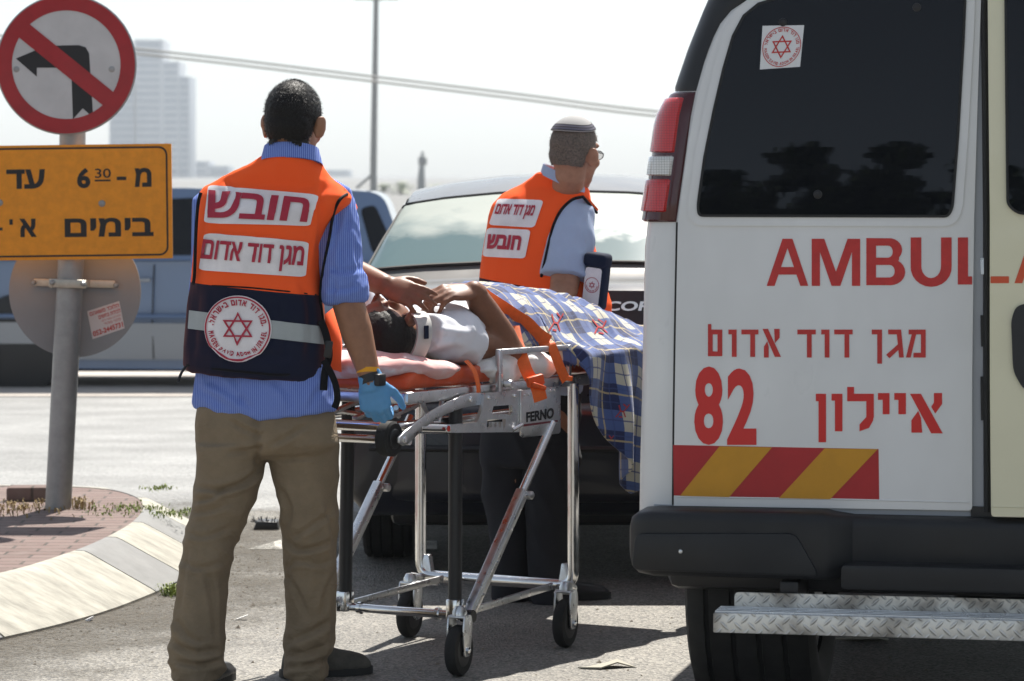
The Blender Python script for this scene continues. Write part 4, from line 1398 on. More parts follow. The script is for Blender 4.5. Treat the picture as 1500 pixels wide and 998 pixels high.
#        y     zf   wb   zbelt wbelt zroof wroof crown
ST = [(.00, .36, .70, .70, .62, .72, .55, .01),
      (.02, .30, .78, .78, .73, .80, .66, .01),
      (.05, .26, .82, 1.03, .76, 1.072, .68, .012),
      (.10, .24, .835, 1.045, .79, 1.088, .70, .015),
      (.30, .22, .85, 1.055, .815, 1.105, .72, .03),
      (.50, .21, .855, 1.06, .82, 1.115, .73, .03),
      (.58, .21, .858, 1.06, .82, 1.165, .735, .03),
      (.85, .20, .86, 1.05, .825, 1.30, .69, .035),
      (1.12, .20, .86, 1.04, .825, 1.415, .645, .05),
      (1.22, .20, .86, 1.04, .825, 1.442, .635, .06),
      (1.6, .20, .86, 1.03, .825, 1.492, .63, .07),
      (2.1, .20, .86, 1.02, .825, 1.505, .62, .07),
      (2.6, .20, .86, 1.0, .825, 1.465, .60, .06),
      (3.2, .20, .85, .98, .82, 1.10, .68, .03),
      (3.9, .22, .82, .90, .76, .96, .66, .03),
      (4.35, .26, .72, .72, .60, .76, .5, .02)]
G = car_loft(ST, cf)
b = B(); b.rings(G)
b.build('body', M['sedan'], CAR, 38)
NJ = len(G[0])
mid = (NJ - 1) / 2
M['sedan_glass'] = mat('rear_glass', (.16, .26, .26), .2, spec=.12)
k = NT(M['sedan_glass']); tc = k.n('ShaderNodeTexCoord'); no = k.n('ShaderNodeTexNoise'); no.inputs['Scale'].default_value = 5; no.inputs['Detail'].default_value = 8; k.l(tc.outputs['Object'], no.inputs['Vector'])
sx = k.n('ShaderNodeSeparateXYZ'); k.l(tc.outputs['Object'], sx.inputs[0])
# wiped dust: more towards the top of the pane
ad = k.math('ADD', k.math('MULTIPLY', no.outputs['Fac'], .9), k.math('MULTIPLY', k.math('SUBTRACT', sx.outputs[2], 1.26), 3.2))
mr = k.n('ShaderNodeMapRange'); mr.inputs['From Min'].default_value = .40; mr.inputs['From Max'].default_value = .75; k.l(ad, mr.inputs['Value'])
k.l(k.mix(mr.outputs[0], (.10, .155, .165), (.33, .36, .33)), k.b.inputs['Base Color'])
mr2 = k.n('ShaderNodeMapRange'); mr2.inputs['To Min'].default_value = .18; mr2.inputs['To Max'].default_value = .5; k.l(mr.outputs[0], mr2.inputs['Value']); k.l(mr2.outputs[0], k.b.inputs['Roughness'])
def rw(p, q):
    # rear window: from the boot line to the roof, corners narrowing
    u = 5.9 + (8.35 - 5.9) * p
    lo = 7.2 + (9.6 - 7.2) * p ** .7
    hi = NJ - 1 - lo
    return u, lo + (hi - lo) * q
rows = grid_patch(G, 0, 0, 0, 0, .006, 14, 30, rw)
b = B(); b.rings(rows, closed=False); rwo = b.build('rear_window', M['sedan_glass'], CAR, 60)
edge = [rows[0][i] for i in range(31)] + [r[-1] for r in rows[1:]] + list(reversed(rows[-1][:-1])) + [r[0] for r in reversed(rows[:-1])]
b = B(); b.tube(edge, .008, 6); b.build('window_seal', M['seam'], rwo)
# pillar highlights are the body; side windows
for s in (0, 1):
    def sw(p, q, s=s):
        u = 8.2 + (12.4 - 8.2) * p; v = 5.3 + (9.4 - 5.3) * q
        return u, (v if s == 0 else NJ - 1 - v)
    rr = grid_patch(G, 0, 0, 0, 0, .005, 12, 6, sw); b = B(); b.rings(rr, closed=False); b.build('side_window', M['glass_dark'], CAR, 60)
# boot lid seam, badge, lamps, plate, bumper
for s in (-1, 1):
    b = B(); pts = [cf(s * .60, -.012, .72), cf(s * .62, .0, .88), cf(s * .60, .035, 1.02)]
    b.tube(pts, .004, 6); b.build('boot_seam', M['seam'], CAR)
    b = B(); b.prism(round_poly([(s * .60, .76), (s * .80, .78), (s * .79, 1.0), (s * .61, 1.0)], .03, 4), lambda x, z, t: cf(x, .015 + .0 - t + max(0, abs(x) - .7) * .9 + max(0, z - .8) * .16, z), -.02, .012, .006); b.build('tail_light', M['lens_red'], CAR)
bl = text_loops('COROLLA', .03)[0]
bx0, bz1 = (890 - 750) / 5000 * 12.5 - CX0, EYE - (442 - 255) / 5000 * 12.5
decal('badge', place(bl, bx0, bz1 - .035, bx0 + .36, bz1), lambda x, z: cf(x + .25 * (z - bz1), .045 - (1.06 - z) * .12 - .012, z), M['chrome'], CAR)
b = B()
pr = []
for x in np.linspace(-.80, .80, 17):
    e = abs(x) / .8; yb = -.09 + .20 * e ** 4
    pr.append([cf(x, yb + q[0], q[1]) for q in round_poly([(.0, .30), (.2, .30), (.2, .66), (.02, .66)], [.05, .01, .01, .05], 3)])
b.rings(pr); b.build('bumper', M['sedan'], CAR, 45)
b = B(); b.tube([cf(-.74, -.045, .50), cf(-.4, -.092, .50), cf(.4, -.092, .50), cf(.74, -.045, .50)], .012, 8); b.build('bumper_strip', M['black_plastic'], CAR)
b = B(); b.box(cf(0, 2.1, .24), (1.35, 3.6, .12), bevel=.03); b.tube([cf(.35, .05, .24), cf(.35, .7, .26)], .03, 10); b.box(cf(-.2, .55, .26), (.6, .5, .14), bevel=.04); b.build('underbody', M['dark_metal'], CAR)
for x in (-.70, .70):
    for y in (.88, 3.45): tyre(cf(x, y, .31), (1, 0, 0), .31, .205, CAR, 'wheel', 60)

# blue pickup on the far side of the road
PY = 28.75; gz = ground_z(PY)
M['pickup'] = mat('pickup_paint', (.15, .215, .34), .28, .35, coat=.9)
M['pickup_low'] = mat('pickup_silver', (.28, .30, .33), .35, .5, coat=.5)
def px_at(px): return (px - 750) * PY / 5000
def pz_at(py): return EYE - (py - 255) * PY / 5000
PK = thing('pickup_truck', 'blue and silver double cab pickup passing behind the sign', 'pickup', (px_at(200), PY + .85, gz))
prof_low = [(-330, 538), (-330, 420), (-310, 392), (-120, 380), (600, 383), (614, 400), (616, 500), (606, 530), (560, 540), (350, 543), (160, 541), (-40, 540)]
def pk(x, z, t): return Vector((x, PY + t, z))
def pkpoly(pts): return [(px_at(x), pz_at(y)) for x, y in pts]
b = B()
def cab_ring(pts, inset): return [Vector((px_at(x), PY + inset, pz_at(y))) for x, y in pts]
# body side with a shoulder: rings from near side over to far side
W = 1.72
low = pkpoly(round_poly(prof_low, 16, 3))
cen = Vector((sum(p[0] for p in low) / len(low), sum(p[1] for p in low) / len(low)))
rings = []
for t, sc in ((.06, .985), (0.015, .995), (0.0, 1.0)): rings.append([Vector((cen.x + (x - cen.x) * sc, PY + t + .10 * max(0, (z - .55)) ** 1 * .6 + .05 * max(0, .35 - z), cen.y + (z - cen.y) * sc)) for x, z in low])
rings = [rings[0], rings[2]]
far = [Vector((v.x, 2 * PY + W - v.y, v.z)) for v in rings[1]]
far2 = [Vector((v.x, 2 * PY + W - v.y, v.z)) for v in rings[0]]
b.rings([rings[0], rings[1], far, far2]); b.build('body', M['pickup'], PK, 40)
cab = round_poly([(-130, 384), (-60, 300), (-30, 282), (240, 276), (520, 279), (560, 284), (596, 384)], [0, 30, 30, 0, 30, 30, 0], 4)
r0 = [Vector((px_at(x), PY + .05 + .16 * (pz_at(y) - pz_at(384)) / .55, pz_at(y))) for x, y in cab]
r1 = [Vector((v.x, 2 * PY + W - v.y, v.z)) for v in r0]
b = B(); b.rings([r0, r1]); b.build('cab', M['pickup'], PK, 40)
def pane(name, pts):
    b = B(); poly = round_poly(pts, 8, 3)
    def f(x, y, t): return Vector((px_at(x), PY + .05 + .16 * (pz_at(y) - pz_at(384)) / .55 - .006 - t, pz_at(y)))
    b.prism([(x, y) for x, y in poly], f, -.004, .004); b.build(name, M['glass_dark'], PK)
pane('side_window', [(-105, 374), (-50, 306), (60, 300), (60, 374)]); pane('side_window', [(72, 374), (72, 300), (286, 290), (286, 374)]); pane('side_window', [(300, 374), (300, 290), (505, 296), (530, 374)]); pane('side_window', [(545, 372), (526, 306), (548, 300), (580, 370)])
b = B(); b.prism(pkpoly(round_poly([(-325, 526), (-325, 470), (610, 476), (604, 528)], 8, 3)), lambda x, z, t: Vector((x, PY + .0 + .05 * max(0, .35 - z) + .10 * max(0, z - .55) * .6 - t, z)), -.02, .012); b.build('lower_panel', M['pickup_low'], PK)
b = B(); b.tube([Vector((px_at(-320), PY - .016, pz_at(462))), Vector((px_at(605), PY - .016, pz_at(466)))], .022, 8); b.build('trim_strip', M['pickup'], PK)
for x in (-10, 225, 390):
    b = B(); b.tube([Vector((px_at(x), PY + .004, pz_at(526))), Vector((px_at(x - 2), PY + .004, pz_at(470))), Vector((px_at(x), PY + .03, pz_at(388)))], .006, 6); b.build('door_seam', M['seam'], PK)
for x in (208, 420): b = B(); b.box(Vector((px_at(x), PY - .005, pz_at(410))), (.15, .05, .035), bevel=.012); b.build('door_handle', M['pickup_low'], PK)
b = B(); b.box(Vector((px_at(150), PY + W / 2, pz_at(538))), (4.4, 1.3, .10), bevel=.03); b.build('chassis', M['dark_metal'], PK)
for x in (28, 640):
    xx = px_at(x) if x < 600 else px_at(x)
    if x == 640: xx = px_at(655)
    for y in (.16, W - .16): tyre(Vector((xx, PY + y, gz + .335)), (0, 1, 0), .335, .24, PK, 'wheel', 48)
b = B(); b.lathe([(-.02, .42), (0, .41), (.01, .36)], Vector((px_at(28), PY + .012, gz + .37)), (0, -1, 0), 40); b.build('wheel_arch', M['black_plastic'], PK)
# ---------------------------------------------------------------- stretcher
SU = Vector((.5, .866, 0)); SV = Vector((-.866, .5, 0)); SO = Vector((-.303, 10.1, 0))
SW = .54
def L_(s, w, z): return SO + SU * s + SV * w + Vector((0, 0, z))
def side(px, py, w=0.0):
    """(s, z) on the stretcher's right side plane seen at a photo pixel"""
    k = (px - CXP) / FPX
    o = SO + SV * w
    s = (k * o.y - o.x) / (SU.x - k * SU.y)
    Y = o.y + s * SU.y
    return s, EYE - (py - HORIZON) * Y / FPX
def sp(px, py, w=0.0):
    s, z = side(px, py, w); return L_(s, w, z)
def side_frame(w0):
    return lambda s, z, t: L_(s, w0 - t, z)
STR = thing('ambulance_stretcher', 'silver wheeled ambulance stretcher with orange straps carrying the patient', 'stretcher', L_(.6, .27, 0))
M['strap'] = mat('strap_orange', (.80, .14, .02), .6, var=(60, .1), bump=(400, .2, .0006))
def plate(name, poly, w0, th, m, holes=(), bevel=.0015, parent=None):
    b = B(); pp = [side(x, y, w0) for x, y in poly]
    if not holes:
        b.prism(pp, side_frame(w0), 0, th, bevel)
    else:
        loops = [pp if sum(pp[i - 1][0] * pp[i][1] - pp[i][0] * pp[i - 1][1] for i in range(len(pp))) > 0 else pp[::-1]]
        for h in holes:
            q = [side(x, y, w0) for x, y in h]
            if sum(q[i - 1][0] * q[i][1] - q[i][0] * q[i - 1][1] for i in range(len(q))) > 0: q = q[::-1]
            loops.append(q)
        pts, tri = fill2d(loops)
        f = side_frame(w0)
        for t in (0, th):
            b.poly([f(x, z, t) for x, z in pts], [tuple(q) for q in tri])
        for l in loops: b.rings([[f(x, z, 0) for x, z in l], [f(x, z, th) for x, z in l]], False, False)
        bmesh.ops.remove_doubles(b.bm, verts=list(b.bm.verts), dist=.00005)
    return b.build(name, m, parent or STR, 30)
def bolt(p, r=.008, n=8, parent=None, d=None):
    b = B(); b.lathe([(-.004, r), (.002, r), (.004, r * .8)], p, d or -SV, n); return b.build('bolt', M['chrome'], parent or STR)
zr0 = side(600, 593)[1]; zr1 = side(600, 575)[1]
# top frame: two side rails and two end rails
b = B()
for w in (0.012, SW - .012): b.box(L_(.95, w, (zr0 + zr1) / 2), (1.92, .026, zr1 - zr0), Matrix.Rotation(R(60), 3, 'Z'), bevel=.006)
for s in (-.004, 1.905): b.box(L_(s, SW / 2, (zr0 + zr1) / 2), (.026, SW - .052, zr1 - zr0 - .004), Matrix.Rotation(R(60), 3, 'Z'), bevel=.006)
for s in (.35, .7, 1.1, 1.5): b.box(L_(s, SW / 2, zr0 + .012), (.04, SW - .056, .012), Matrix.Rotation(R(60), 3, 'Z'), bevel=.003)
b.build('top_frame', M['alu'], STR)
# lower frame of round tube
zl = side(600, 626)[1]
b = B(); b.tube(round_path([L_(.85, .03, zl), L_(-.02, .03, zl), L_(-.02, SW - .03, zl), L_(.85, SW - .03, zl)], .05), .016, 14)
b.tube([L_(.05, .03, zl - .045), L_(.05, SW - .03, zl - .045)], .013, 12)
b.build('lower_frame', M['chrome'], STR)
b = B()
for w in (.1, .2, .32, .44): b.box(L_(.12, w, zr0 - .03), (.22, .02, .012), Matrix.Rotation(R(60), 3, 'Z') @ Matrix.Rotation(R(-10), 3, 'Y'), bevel=.002)
b.tube([L_(.02, .06, zr0 - .012), L_(.26, .20, zl + .01)], .008, 8); b.tube([L_(.02, SW - .06, zr0 - .012), L_(.26, SW - .2, zl + .01)], .008, 8)
b.tube([L_(.1, .02, zr0), L_(.16, .02, zl)], .008, 8); b.tube([L_(.22, .02, zr0), L_(.20, .02, zl)], .008, 8)
b.build('lift_linkage', M['alu'], STR)
# curved arm with the small loading wheel
arm = [(702, 575), (682, 576), (654, 588), (622, 606), (589, 632), (581, 641), (581, 649), (588, 653), (595, 650), (608, 637), (632, 616), (653, 606), (677, 597), (702, 593)]
for w0, nm in ((-.012, 'loading_arm'), (SW + .022, 'loading_arm')):
    b = B(); b.prism([side(x, y, -.012) for x, y in arm], side_frame(w0), 0, .010, .003); ar_o = b.build(nm, M['alu'], STR, 30)
    c = side(588, 644, -.012)
    bolt(L_(c[0], w0 - .012, c[1]), .011, 6, ar_o)
    b = B(); b.lathe([(-.019, .030), (-.021, .045), (-.016, .052), (.016, .052), (.021, .045), (.019, .030)], L_(c[0] - .015, w0 + .034, c[1] + .002), SV, 36)
    lw = b.build('loading_wheel', M['rubber'], STR, 40)
    b = B(); b.lathe([(-.024, .028), (-.022, .03), (.022, .03), (.024, .028)], L_(c[0] - .015, w0 + .034, c[1] + .002), SV, 24); b.build('hub', M['black_plastic'], lw)
bolt(sp(690, 585, -.024), .009)
# flat release bar with its comb slot
cast = [(655, 622), (680, 620), (695, 618), (702, 598), (705, 576), (749, 572), (760, 571), (760, 630), (754, 633), (655, 634)]
h1 = [(718, 595), (745, 593), (746, 604), (742, 609), (737, 606), (715, 607)]
h2 = [(709, 615), (736, 614), (735, 626), (732, 626), (731.5, 618), (729, 618), (728.5, 626), (725.5, 626), (725, 618), (722.5, 618), (722, 626), (719, 626), (718.5, 618), (716, 618), (715.5, 626), (708, 626)]
plate('side_casting', cast, -.018, .012, M['alu'], (h1, h2))
b = B(); b.tube([sp(612, 627, -.006), sp(658, 628, -.006)], .017, 14); b.build('sleeve_tube', M['chrome'], STR)
b = B(); b.lathe([(0, .009), (.0012, .009)], sp(657, 628, -.0305), -SV, 20); b.build('round_badge', M['red_mark'], STR)
for x, y in ((754, 580), (716, 583)): bolt(sp(x, y, -.032), .006)
b = B(); b.tube([sp(751, 630, -.03), sp(765, 622, -.045)], .007, 10); b.build('latch_pin', M['chrome'], STR)
np_ = plate('name_plate', [(761, 572), (819, 566), (819, 632), (817, 635), (764, 641), (761, 638)], -.030, .006, M['alu'])
def npm(t):
    def f(px, py): return sp(px, py, -.0365 - t)
    return f
decal('plate_lettering', place(text_loops('FERNO', .045)[0], 0, 0, 1, 1), quad_map([(771, 604), (812, 597), (811, 613), (771, 619)], npm(.0006)), M['sign_black'], np_)
decal('plate_stripe', [[(0, 0), (1, 0), (1, 1), (0, 1)]], quad_map([(765, 622), (817, 615.5), (817, 618), (765, 625.5)], npm(.0006)), mat('stripe_maroon', (.16, .02, .03), .5), np_)
for x, y in ((768, 579), (774, 578), (806, 573), (812, 572)): bolt(sp(x, y, -.038), .004, 8, np_)
# drop-down arm rest of square tube
def sq_tube(name, pts, h, m, up, parent=None):
    b = B()
    b.tube(pts, [h * 1.414] * len(pts), 4, True, up); return b.build(name, m, parent or STR, 30)
for w0 in (-.022, SW + .022):
    A0, A1, A2, A3 = [L_(side(x, y, -.022)[0], w0, side(x, y, -.022)[1]) for x, y in ((731, 578), (731, 516), (832, 509), (832, 560))]
    b = B(); 
    for p, q in ((A0, A1 + (A1 - A0).normalized() * .009), (A1, A2), (A2 + (A2 - A3).normalized() * .009, A3)):
        d = (q - p).normalized(); n1 = SV; n2 = d.cross(n1).normalized()
        rot = Matrix((d, n1, n2)).transposed()
        if p is A1: p = p + d * .0095; q = q - d * .0095
        b.box((p + q) / 2, ((q - p).length, .018, .018), rot, bevel=.003)
    rail = b.build('arm_rest', M['alu'], STR)
    c = side(737, 562, -.022); b = B(); b.lathe([(-.01, .012), (.02, .012), (.024, .009)], L_(c[0], w0 - .008 * (1 if w0 < 0 else -1), c[1]), -SV if w0 < 0 else SV, 16); b.build('pivot_knob', M['alu'], rail)
# undercarriage
zb = .178
def leg_frame(name, s, w0, w1, ztop, r, m):
    b = B(); b.tube(round_path([L_(s, w0, ztop), L_(s, w0, zb), L_(s, w1, zb), L_(s, w1, ztop)], .05, 6), r, 16)
    return b.build(name, m, STR)
leg_frame('leg_frame', 1.0, .0, .575, zr0 + .01, .0185, M['chrome'])
# inner black frame
sI = .245
b = B(); b.tube([L_(sI, -.01, .19), L_(sI + .02, 0, zr0 - .01)], .021, 16); b.build('black_leg', M['black_plastic'], STR)
b = B(); b.tube([L_(sI, .385, .19), L_(sI + .02, .385, zr0 - .01)], .021, 16); b.build('black_leg', M['black_plastic'], STR)
b = B(); b.tube([L_(sI, -.04, zb - .01), L_(sI, .43, zb - .01)], .0135, 14)
for w in (-.01, .385): b.box(L_(sI, w, zb + .008), (.046, .040, .062), Matrix.Rotation(R(60), 3, 'Z'), bevel=.004)
for w in (.33, .05): b.lathe([(-.006, .019), (.006, .019)], L_(sI, w, zb - .01), SV, 20)
b.build('axle_bar', M['chrome'], STR)
b = B(); b.lathe([(-.02, .019), (.02, .019)], L_(sI, -.055, zb - .01), SV, 20); b.build('axle_end', M['black_plastic'], STR)
def flat_bar(name, p, q, wid, th, m, across=SV):
    p, q = Vector(p), Vector(q); d = (q - p).normalized(); n1 = (across - d * across.dot(d)).normalized(); n2 = d.cross(n1)
    b = B(); b.box((p + q) / 2, ((q - p).length, th, wid), Matrix((d, n1, n2)).transposed(), bevel=min(th, wid) * .2); return b.build(name, m, STR)
flat_bar('link_bar', L_(sI + .02, .40, zb - .008), L_(.965, .47, zb - .002), .022, .010, M['alu'])
flat_bar('link_bar', L_(sI + .02, -.02, zb - .008), L_(.965, .06, zb - .002), .022, .010, M['alu'])
for w in (.555, .02): b = B(); b.prism([(-.03, zb - .03), (.0, zb + .07), (.018, zb + .07), (.03, zb + .0), (.05, zb - .03)], lambda x, z, t, w=w: L_(1.0 + t, w + x * (-1 if w > .1 else 1), z), -.012, .012, .003); b.build('corner_gusset', M['alu'], STR)
def diag(w):
    top = L_(.80, w, .715); bot = L_(.245, w - .015, .155)
    d = (bot - top).normalized()
    mid = top.lerp(bot, .36)
    b = B(); b.tube([top, mid + d * .05], .0135, 12); o = b.build('strut_tube', M['chrome'], STR)
    n1 = SV; n2 = d.cross(n1).normalized(); rot = Matrix((d, n1, n2)).transposed()
    q0, q1 = mid, top.lerp(bot, 1.0)
    b = B(); b.box((q0 + q1) / 2, ((q1 - q0).length, .030, .036), rot, bevel=.004)
    b.box((q0 + q1) / 2 - n1 * .0155, ((q1 - q0).length * .98, .004, .018), rot, bevel=.001)
    ch = b.build('strut_channel', M['alu'], STR)
    for k in (.03, .3, .55, .8): bolt(q0.lerp(q1, k) - n1 * .018, .004, 8, ch)
    b = B(); b.lathe([(-.008, .013), (.012, .013), (.016, .008)], mid + n2 * .022 - n1 * .012 + d * -.005, -SV, 16); b.build('release_knob', M['alu'], STR)
    return bot
diag(-.035); diag(.49)
def caster(c, yaw, top, r=.076):
    """wheel centre c, rolling direction yaw, stem top"""
    c = Vector(c); ax = Vector((math.cos(yaw), math.sin(yaw), 0)); fw = Vector((-ax.y, ax.x, 0))
    b = B(); b.lathe([(-.017, r * .62), (-.019, r * .8), (-.017, r * .93), (-.009, r), (.009, r), (.017, r * .93), (.019, r * .8), (.017, r * .62)], c, ax, 40)
    wh = b.build('caster_wheel', M['rubber'], STR, 40)
    b = B(); b.lathe([(-.020, r * .25), (-.018, r * .63), (.018, r * .63), (.020, r * .25)], c, ax, 28); b.build('hub', M['dark_metal'], wh)
    b = B()
    for s in (-1, 1):
        o = c + ax * (s * .026)
        b.prism(round_poly([(-.022, -.018), (.022, -.018), (.040, .075), (.03, .105), (-.02, .105), (-.028, .06)], .012, 3), lambda x, z, t, o=o: o + fw * (x) + Vector((0, 0, z)) + ax * t, -.003, .003, .001)
    b.box(c + fw * .006 + Vector((0, 0, .1)), (.054, .05, .008), Matrix.Rotation(yaw, 3, 'Z'), bevel=.003)
    b.lathe([(0, .022), (.015, .022), (.03, .014)], c + fw * .006 + Vector((0, 0, .1)), (0, 0, 1), 18)
    b.tube([c + fw * .006 + Vector((0, 0, .12)), top], .013, 12)
    b.build('caster_fork', M['alu'], wh)
    for s in (-1, 1):
        b = B(); b.lathe([(-.003, .011), (.005, .011), (.008, .006)], c + ax * s * .03, ax * s, 8); b.build('axle_bolt', M['chrome'], wh)
yw = R(-22)
caster(P(672, 957, 10.2) * 1 + Vector((0, 0, P(672, 957, 10.2).z * -1 + .0765)), yw, L_(.235, -.05, .17))
caster(Vector((P(828, 920, 10.82).x, 10.82, .0765)), yw, L_(1.0, .0, .17))
caster(Vector((P(600, 915, 11.05).x, 11.05, .0765)), yw, L_(1.0, .575, .17))
caster(Vector((P(468, 930, 10.45).x, 10.45, .0765)), yw, L_(.235, .475, .17))
# straps
def ribbon(name, pts, wid, m, across, parent=None, th=.0016, n=4):
    b = B(); p = spline(pts, n)
    b.tube(p, [(wid / 2, th)] * len(p), 12, True, across); return b.build(name, m, parent or STR, 40)
ribbon('strap', [P(798, 502, 10.80), P(806, 504, 10.775), P(813, 519, 10.775), P(821, 540, 10.79), P(829, 557, 10.82)], .036, M['strap'], Vector((1, .3, .3)))
b = B(); b.box(P(829.5, 554, 10.822), (.042, .010, .016), Matrix.Rotation(R(20), 3, 'Z') @ Matrix.Rotation(R(8), 3, 'Y'), bevel=.003); b.build('strap_end', M['strap'], STR)
ribbon('strap', [P(752, 478, 10.72), P(757, 500, 10.68), P(764, 522, 10.64), P(772, 545, 10.62), P(783, 562, 10.63)], .040, M['strap'], Vector((1, .3, .25)))
b = B(); b.box(P(784, 558, 10.60), (.058, .022, .034), Matrix.Rotation(R(30), 3, 'Z') @ Matrix.Rotation(R(-12), 3, 'Y'), bevel=.006)
b.box(P(788, 566, 10.59), (.05, .03, .014), Matrix.Rotation(R(30), 3, 'Z') @ Matrix.Rotation(R(18), 3, 'Y'), bevel=.005)
b.build('buckle', mat('buckle_orange', (.72, .10, .015), .4), STR)
ribbon('strap', [P(785, 562, 10.60), P(789, 574, 10.585), P(792, 587, 10.59)], .046, M['strap'], Vector((1, .4, .1)))
ribbon('strap', [L_(.36, .02, .93), L_(.365, -.006, .90), L_(.37, -.018, .85), L_(.37, -.016, .82)], .03, M['strap'], SU)

# mattress, board, pillow, sheet
M['orange_vinyl'] = mat('orange_vinyl', (.62, .085, .02), .45, var=(30, .12), bump=(50, .25, .003))
zm = zr1 + .003
def slab(name, s0, s1, w0, w1, z0, z1, rad, m, sag=0.0, n=40):
    b = B(); rings = []
    prof = round_poly([(w0, z0), (w1, z0), (w1, z1), (w0, z1)], rad, 4)
    for i in range(n + 1):
        t = i / n; s = s0 + (s1 - s0) * t
        e = min(1, min(t, 1 - t) * (s1 - s0) / rad)
        k = .55 + .45 * math.sqrt(max(0, 1 - (1 - e) ** 2))
        rings.append([L_(s, (w0 + w1) / 2 + (w - (w0 + w1) / 2) * (.97 + .03 * k), z0 + (z - z0) * k) for w, z in prof])
    b.rings(rings); return b
def puff(b, name, m, vox, amp, sc, sm=3, parent=None):
    co, f = fuse(b, vox, sm); n = normals_of(co, f)
    d = amp * (nz(co, sc) + .5 * nz(co, [x * 2.3 for x in (sc if isinstance(sc, (list, tuple)) else (sc,) * 3)], (5, 2, 1)))
    co = co + n * d[:, None]
    return mesh_from(name, co, f, m, parent)
o = puff(slab('m', .02, 1.88, .015, .525, zm, zm + .058, .025, None), 'mattress', M['orange_vinyl'], .009, .004, 9)
rebase(o, L_(.95, .27, zm)); tag(o, 'orange vinyl mattress strapped on the stretcher frame', 'mattress')
M['wood'] = mat('board_wood', (.42, .30, .16), .5, var=(20, .2), aniso=(1, 1, 14))
b = B(); b.prism(round_poly([(.25, .09), (1.86, .09), (1.86, .45), (.25, .45)], .03, 3), lambda s, w, t: L_(s, w, t), zm + .0625, zm + .078, .003)
o = b.build('spine_board', M['wood']); rebase(o, L_(1, .27, zm + .06)); tag(o, 'thin wooden spine board under the patient on the mattress', 'board')
zb2 = zm + .078
m = mat('pillow_cloth', (.72, .55, .54), .85, bump=(300, .15, .0006)); k = NT(m); tc = k.n('ShaderNodeTexCoord')
no = k.n('ShaderNodeTexNoise'); no.inputs['Scale'].default_value = 7; no.inputs['Detail'].default_value = 5; no.inputs['Distortion'].default_value = 1.2; k.l(tc.outputs['Object'], no.inputs['Vector'])
rp = k.n('ShaderNodeValToRGB'); e = rp.color_ramp.elements; e[0].position = .42; e[0].color = (.74, .68, .68, 1); e[1].position = .58; e[1].color = (.66, .38, .36, 1)
k.l(no.outputs['Fac'], rp.inputs[0]); k.l(rp.outputs[0], k.b.inputs['Base Color'])
b = B(); b.ell(L_(.11, .27, zm + .068), (.17, .265, .045), Matrix.Rotation(R(60), 3, 'Z'), 40, 20)
b.ell(L_(.20, .06, zm + .055), (.15, .085, .028), Matrix.Rotation(R(60), 3, 'Z'), 32, 16)
o = puff(b, 'pillow', m, .008, .012, (10, 10, 16)); rebase(o, L_(.11, .27, zm + .03)); tag(o, 'crumpled pink and white pillow under the patient head', 'pillow')
M['sheet'] = mat('white_sheet', (.80, .79, .78), .85, bump=(200, .2, .001))
b = B(); b.ell(L_(.50, .02, zm + .040), (.07, .05, .03), Matrix.Rotation(R(60), 3, 'Z')); b.ell(L_(.58, .02, zm + .038), (.105, .045, .046), Matrix.Rotation(R(60), 3, 'Z')); b.ell(L_(.80, .03, zm + .038), (.16, .05, .042), Matrix.Rotation(R(60), 3, 'Z'))
o = puff(b, 'sheet', M['sheet'], .006, .016, (13, 13, 9), 2); rebase(o, L_(.6, .03, zm)); tag(o, 'crumpled white sheet along the edge of the orange mattress', 'sheet')

# checked blanket
def top_z(s):
    return float(np.interp(s, [.60, .68, .8, 1.0, 1.3, 1.5, 1.63, 1.75, 1.86, 1.98], [1.10, 1.13, 1.145, 1.135, 1.10, 1.065, 1.02, .985, .965, .955]))
def hem_z(s):
    return float(np.interp(s, [.60, .90, .935, .975, 1.05, 1.15, 1.30, 1.38, 1.6, 1.98], [.955, .955, .90, .80, .69, .575, .452, .47, .55, .62]))
NS, NQ = 190, 130
co = []; uv = []
for i in range(NS + 1):
    s = .62 + (1.97 - .62) * i / NS
    tz = top_z(s); hz = hem_z(s)
    out = -.075 if s > .91 else .012
    out = float(np.interp(s, [.88, .96], [.015, -.078]))
    wob = .02 * math.sin(s * 9 + 1)
    prof = [(.535, .915), (.515, .965), (.46, .955 + (tz - .955) * .55), (.37, tz - .012), (.27 + wob, tz), (.17, tz - .012), (.085, .955 + (tz - .955) * .60), (.02, .97)]
    if out < 0.01: prof += [(out + .012, .925), (out, .89)]
    else: prof += [(.015, .965), (out, .96)]
    if hz < .88: prof += [(out - .005, hz + (.88 - hz) * .5), (out - .01, hz)]
    else: prof += [(out - .003, min(.885, hz + .02) if out < .01 else .957), (out - .006, hz if out < .01 else .955)]
    path = spline([(a, z, 0) for a, z in prof], 6)
    ln = [0]
    for k in range(1, len(path)): ln.append(ln[-1] + (path[k] - path[k - 1]).length)
    for j in range(NQ + 1):
        t = ln[-1] * j / NQ
        k = min(len(path) - 1, max(1, int(np.searchsorted(ln, t))))
        f = (t - ln[k - 1]) / max(1e-9, ln[k] - ln[k - 1])
        q = path[k - 1].lerp(path[k], min(1, max(0, f)))
        w, z = q.x, q.y
        hang = max(0, min(1, (.93 - z) / .25)) if w < .1 else 0
        w += -hang * (0.040 * math.sin(s * 21 + 2.0 * hang + .6) + .016 * math.sin(s * 43 + 1.5))
        sx_ = s + hang * (.020 * math.sin(z * 9 + s * 5))
        # creases running down from the knees and hips
        body = 1 - hang
        n1 = noise.noise(Vector((s * 6 + w * 4, w * 3, 1.3))); n2 = noise.noise(Vector((s * 13 - w * 9, w * 8 + s * 3, 7.1)))
        z += body * (.019 * n1 + .016 * (.55 - abs(n2) * 2) * .8)
        co.append(L_(sx_, w, z)); uv.append((s, t))
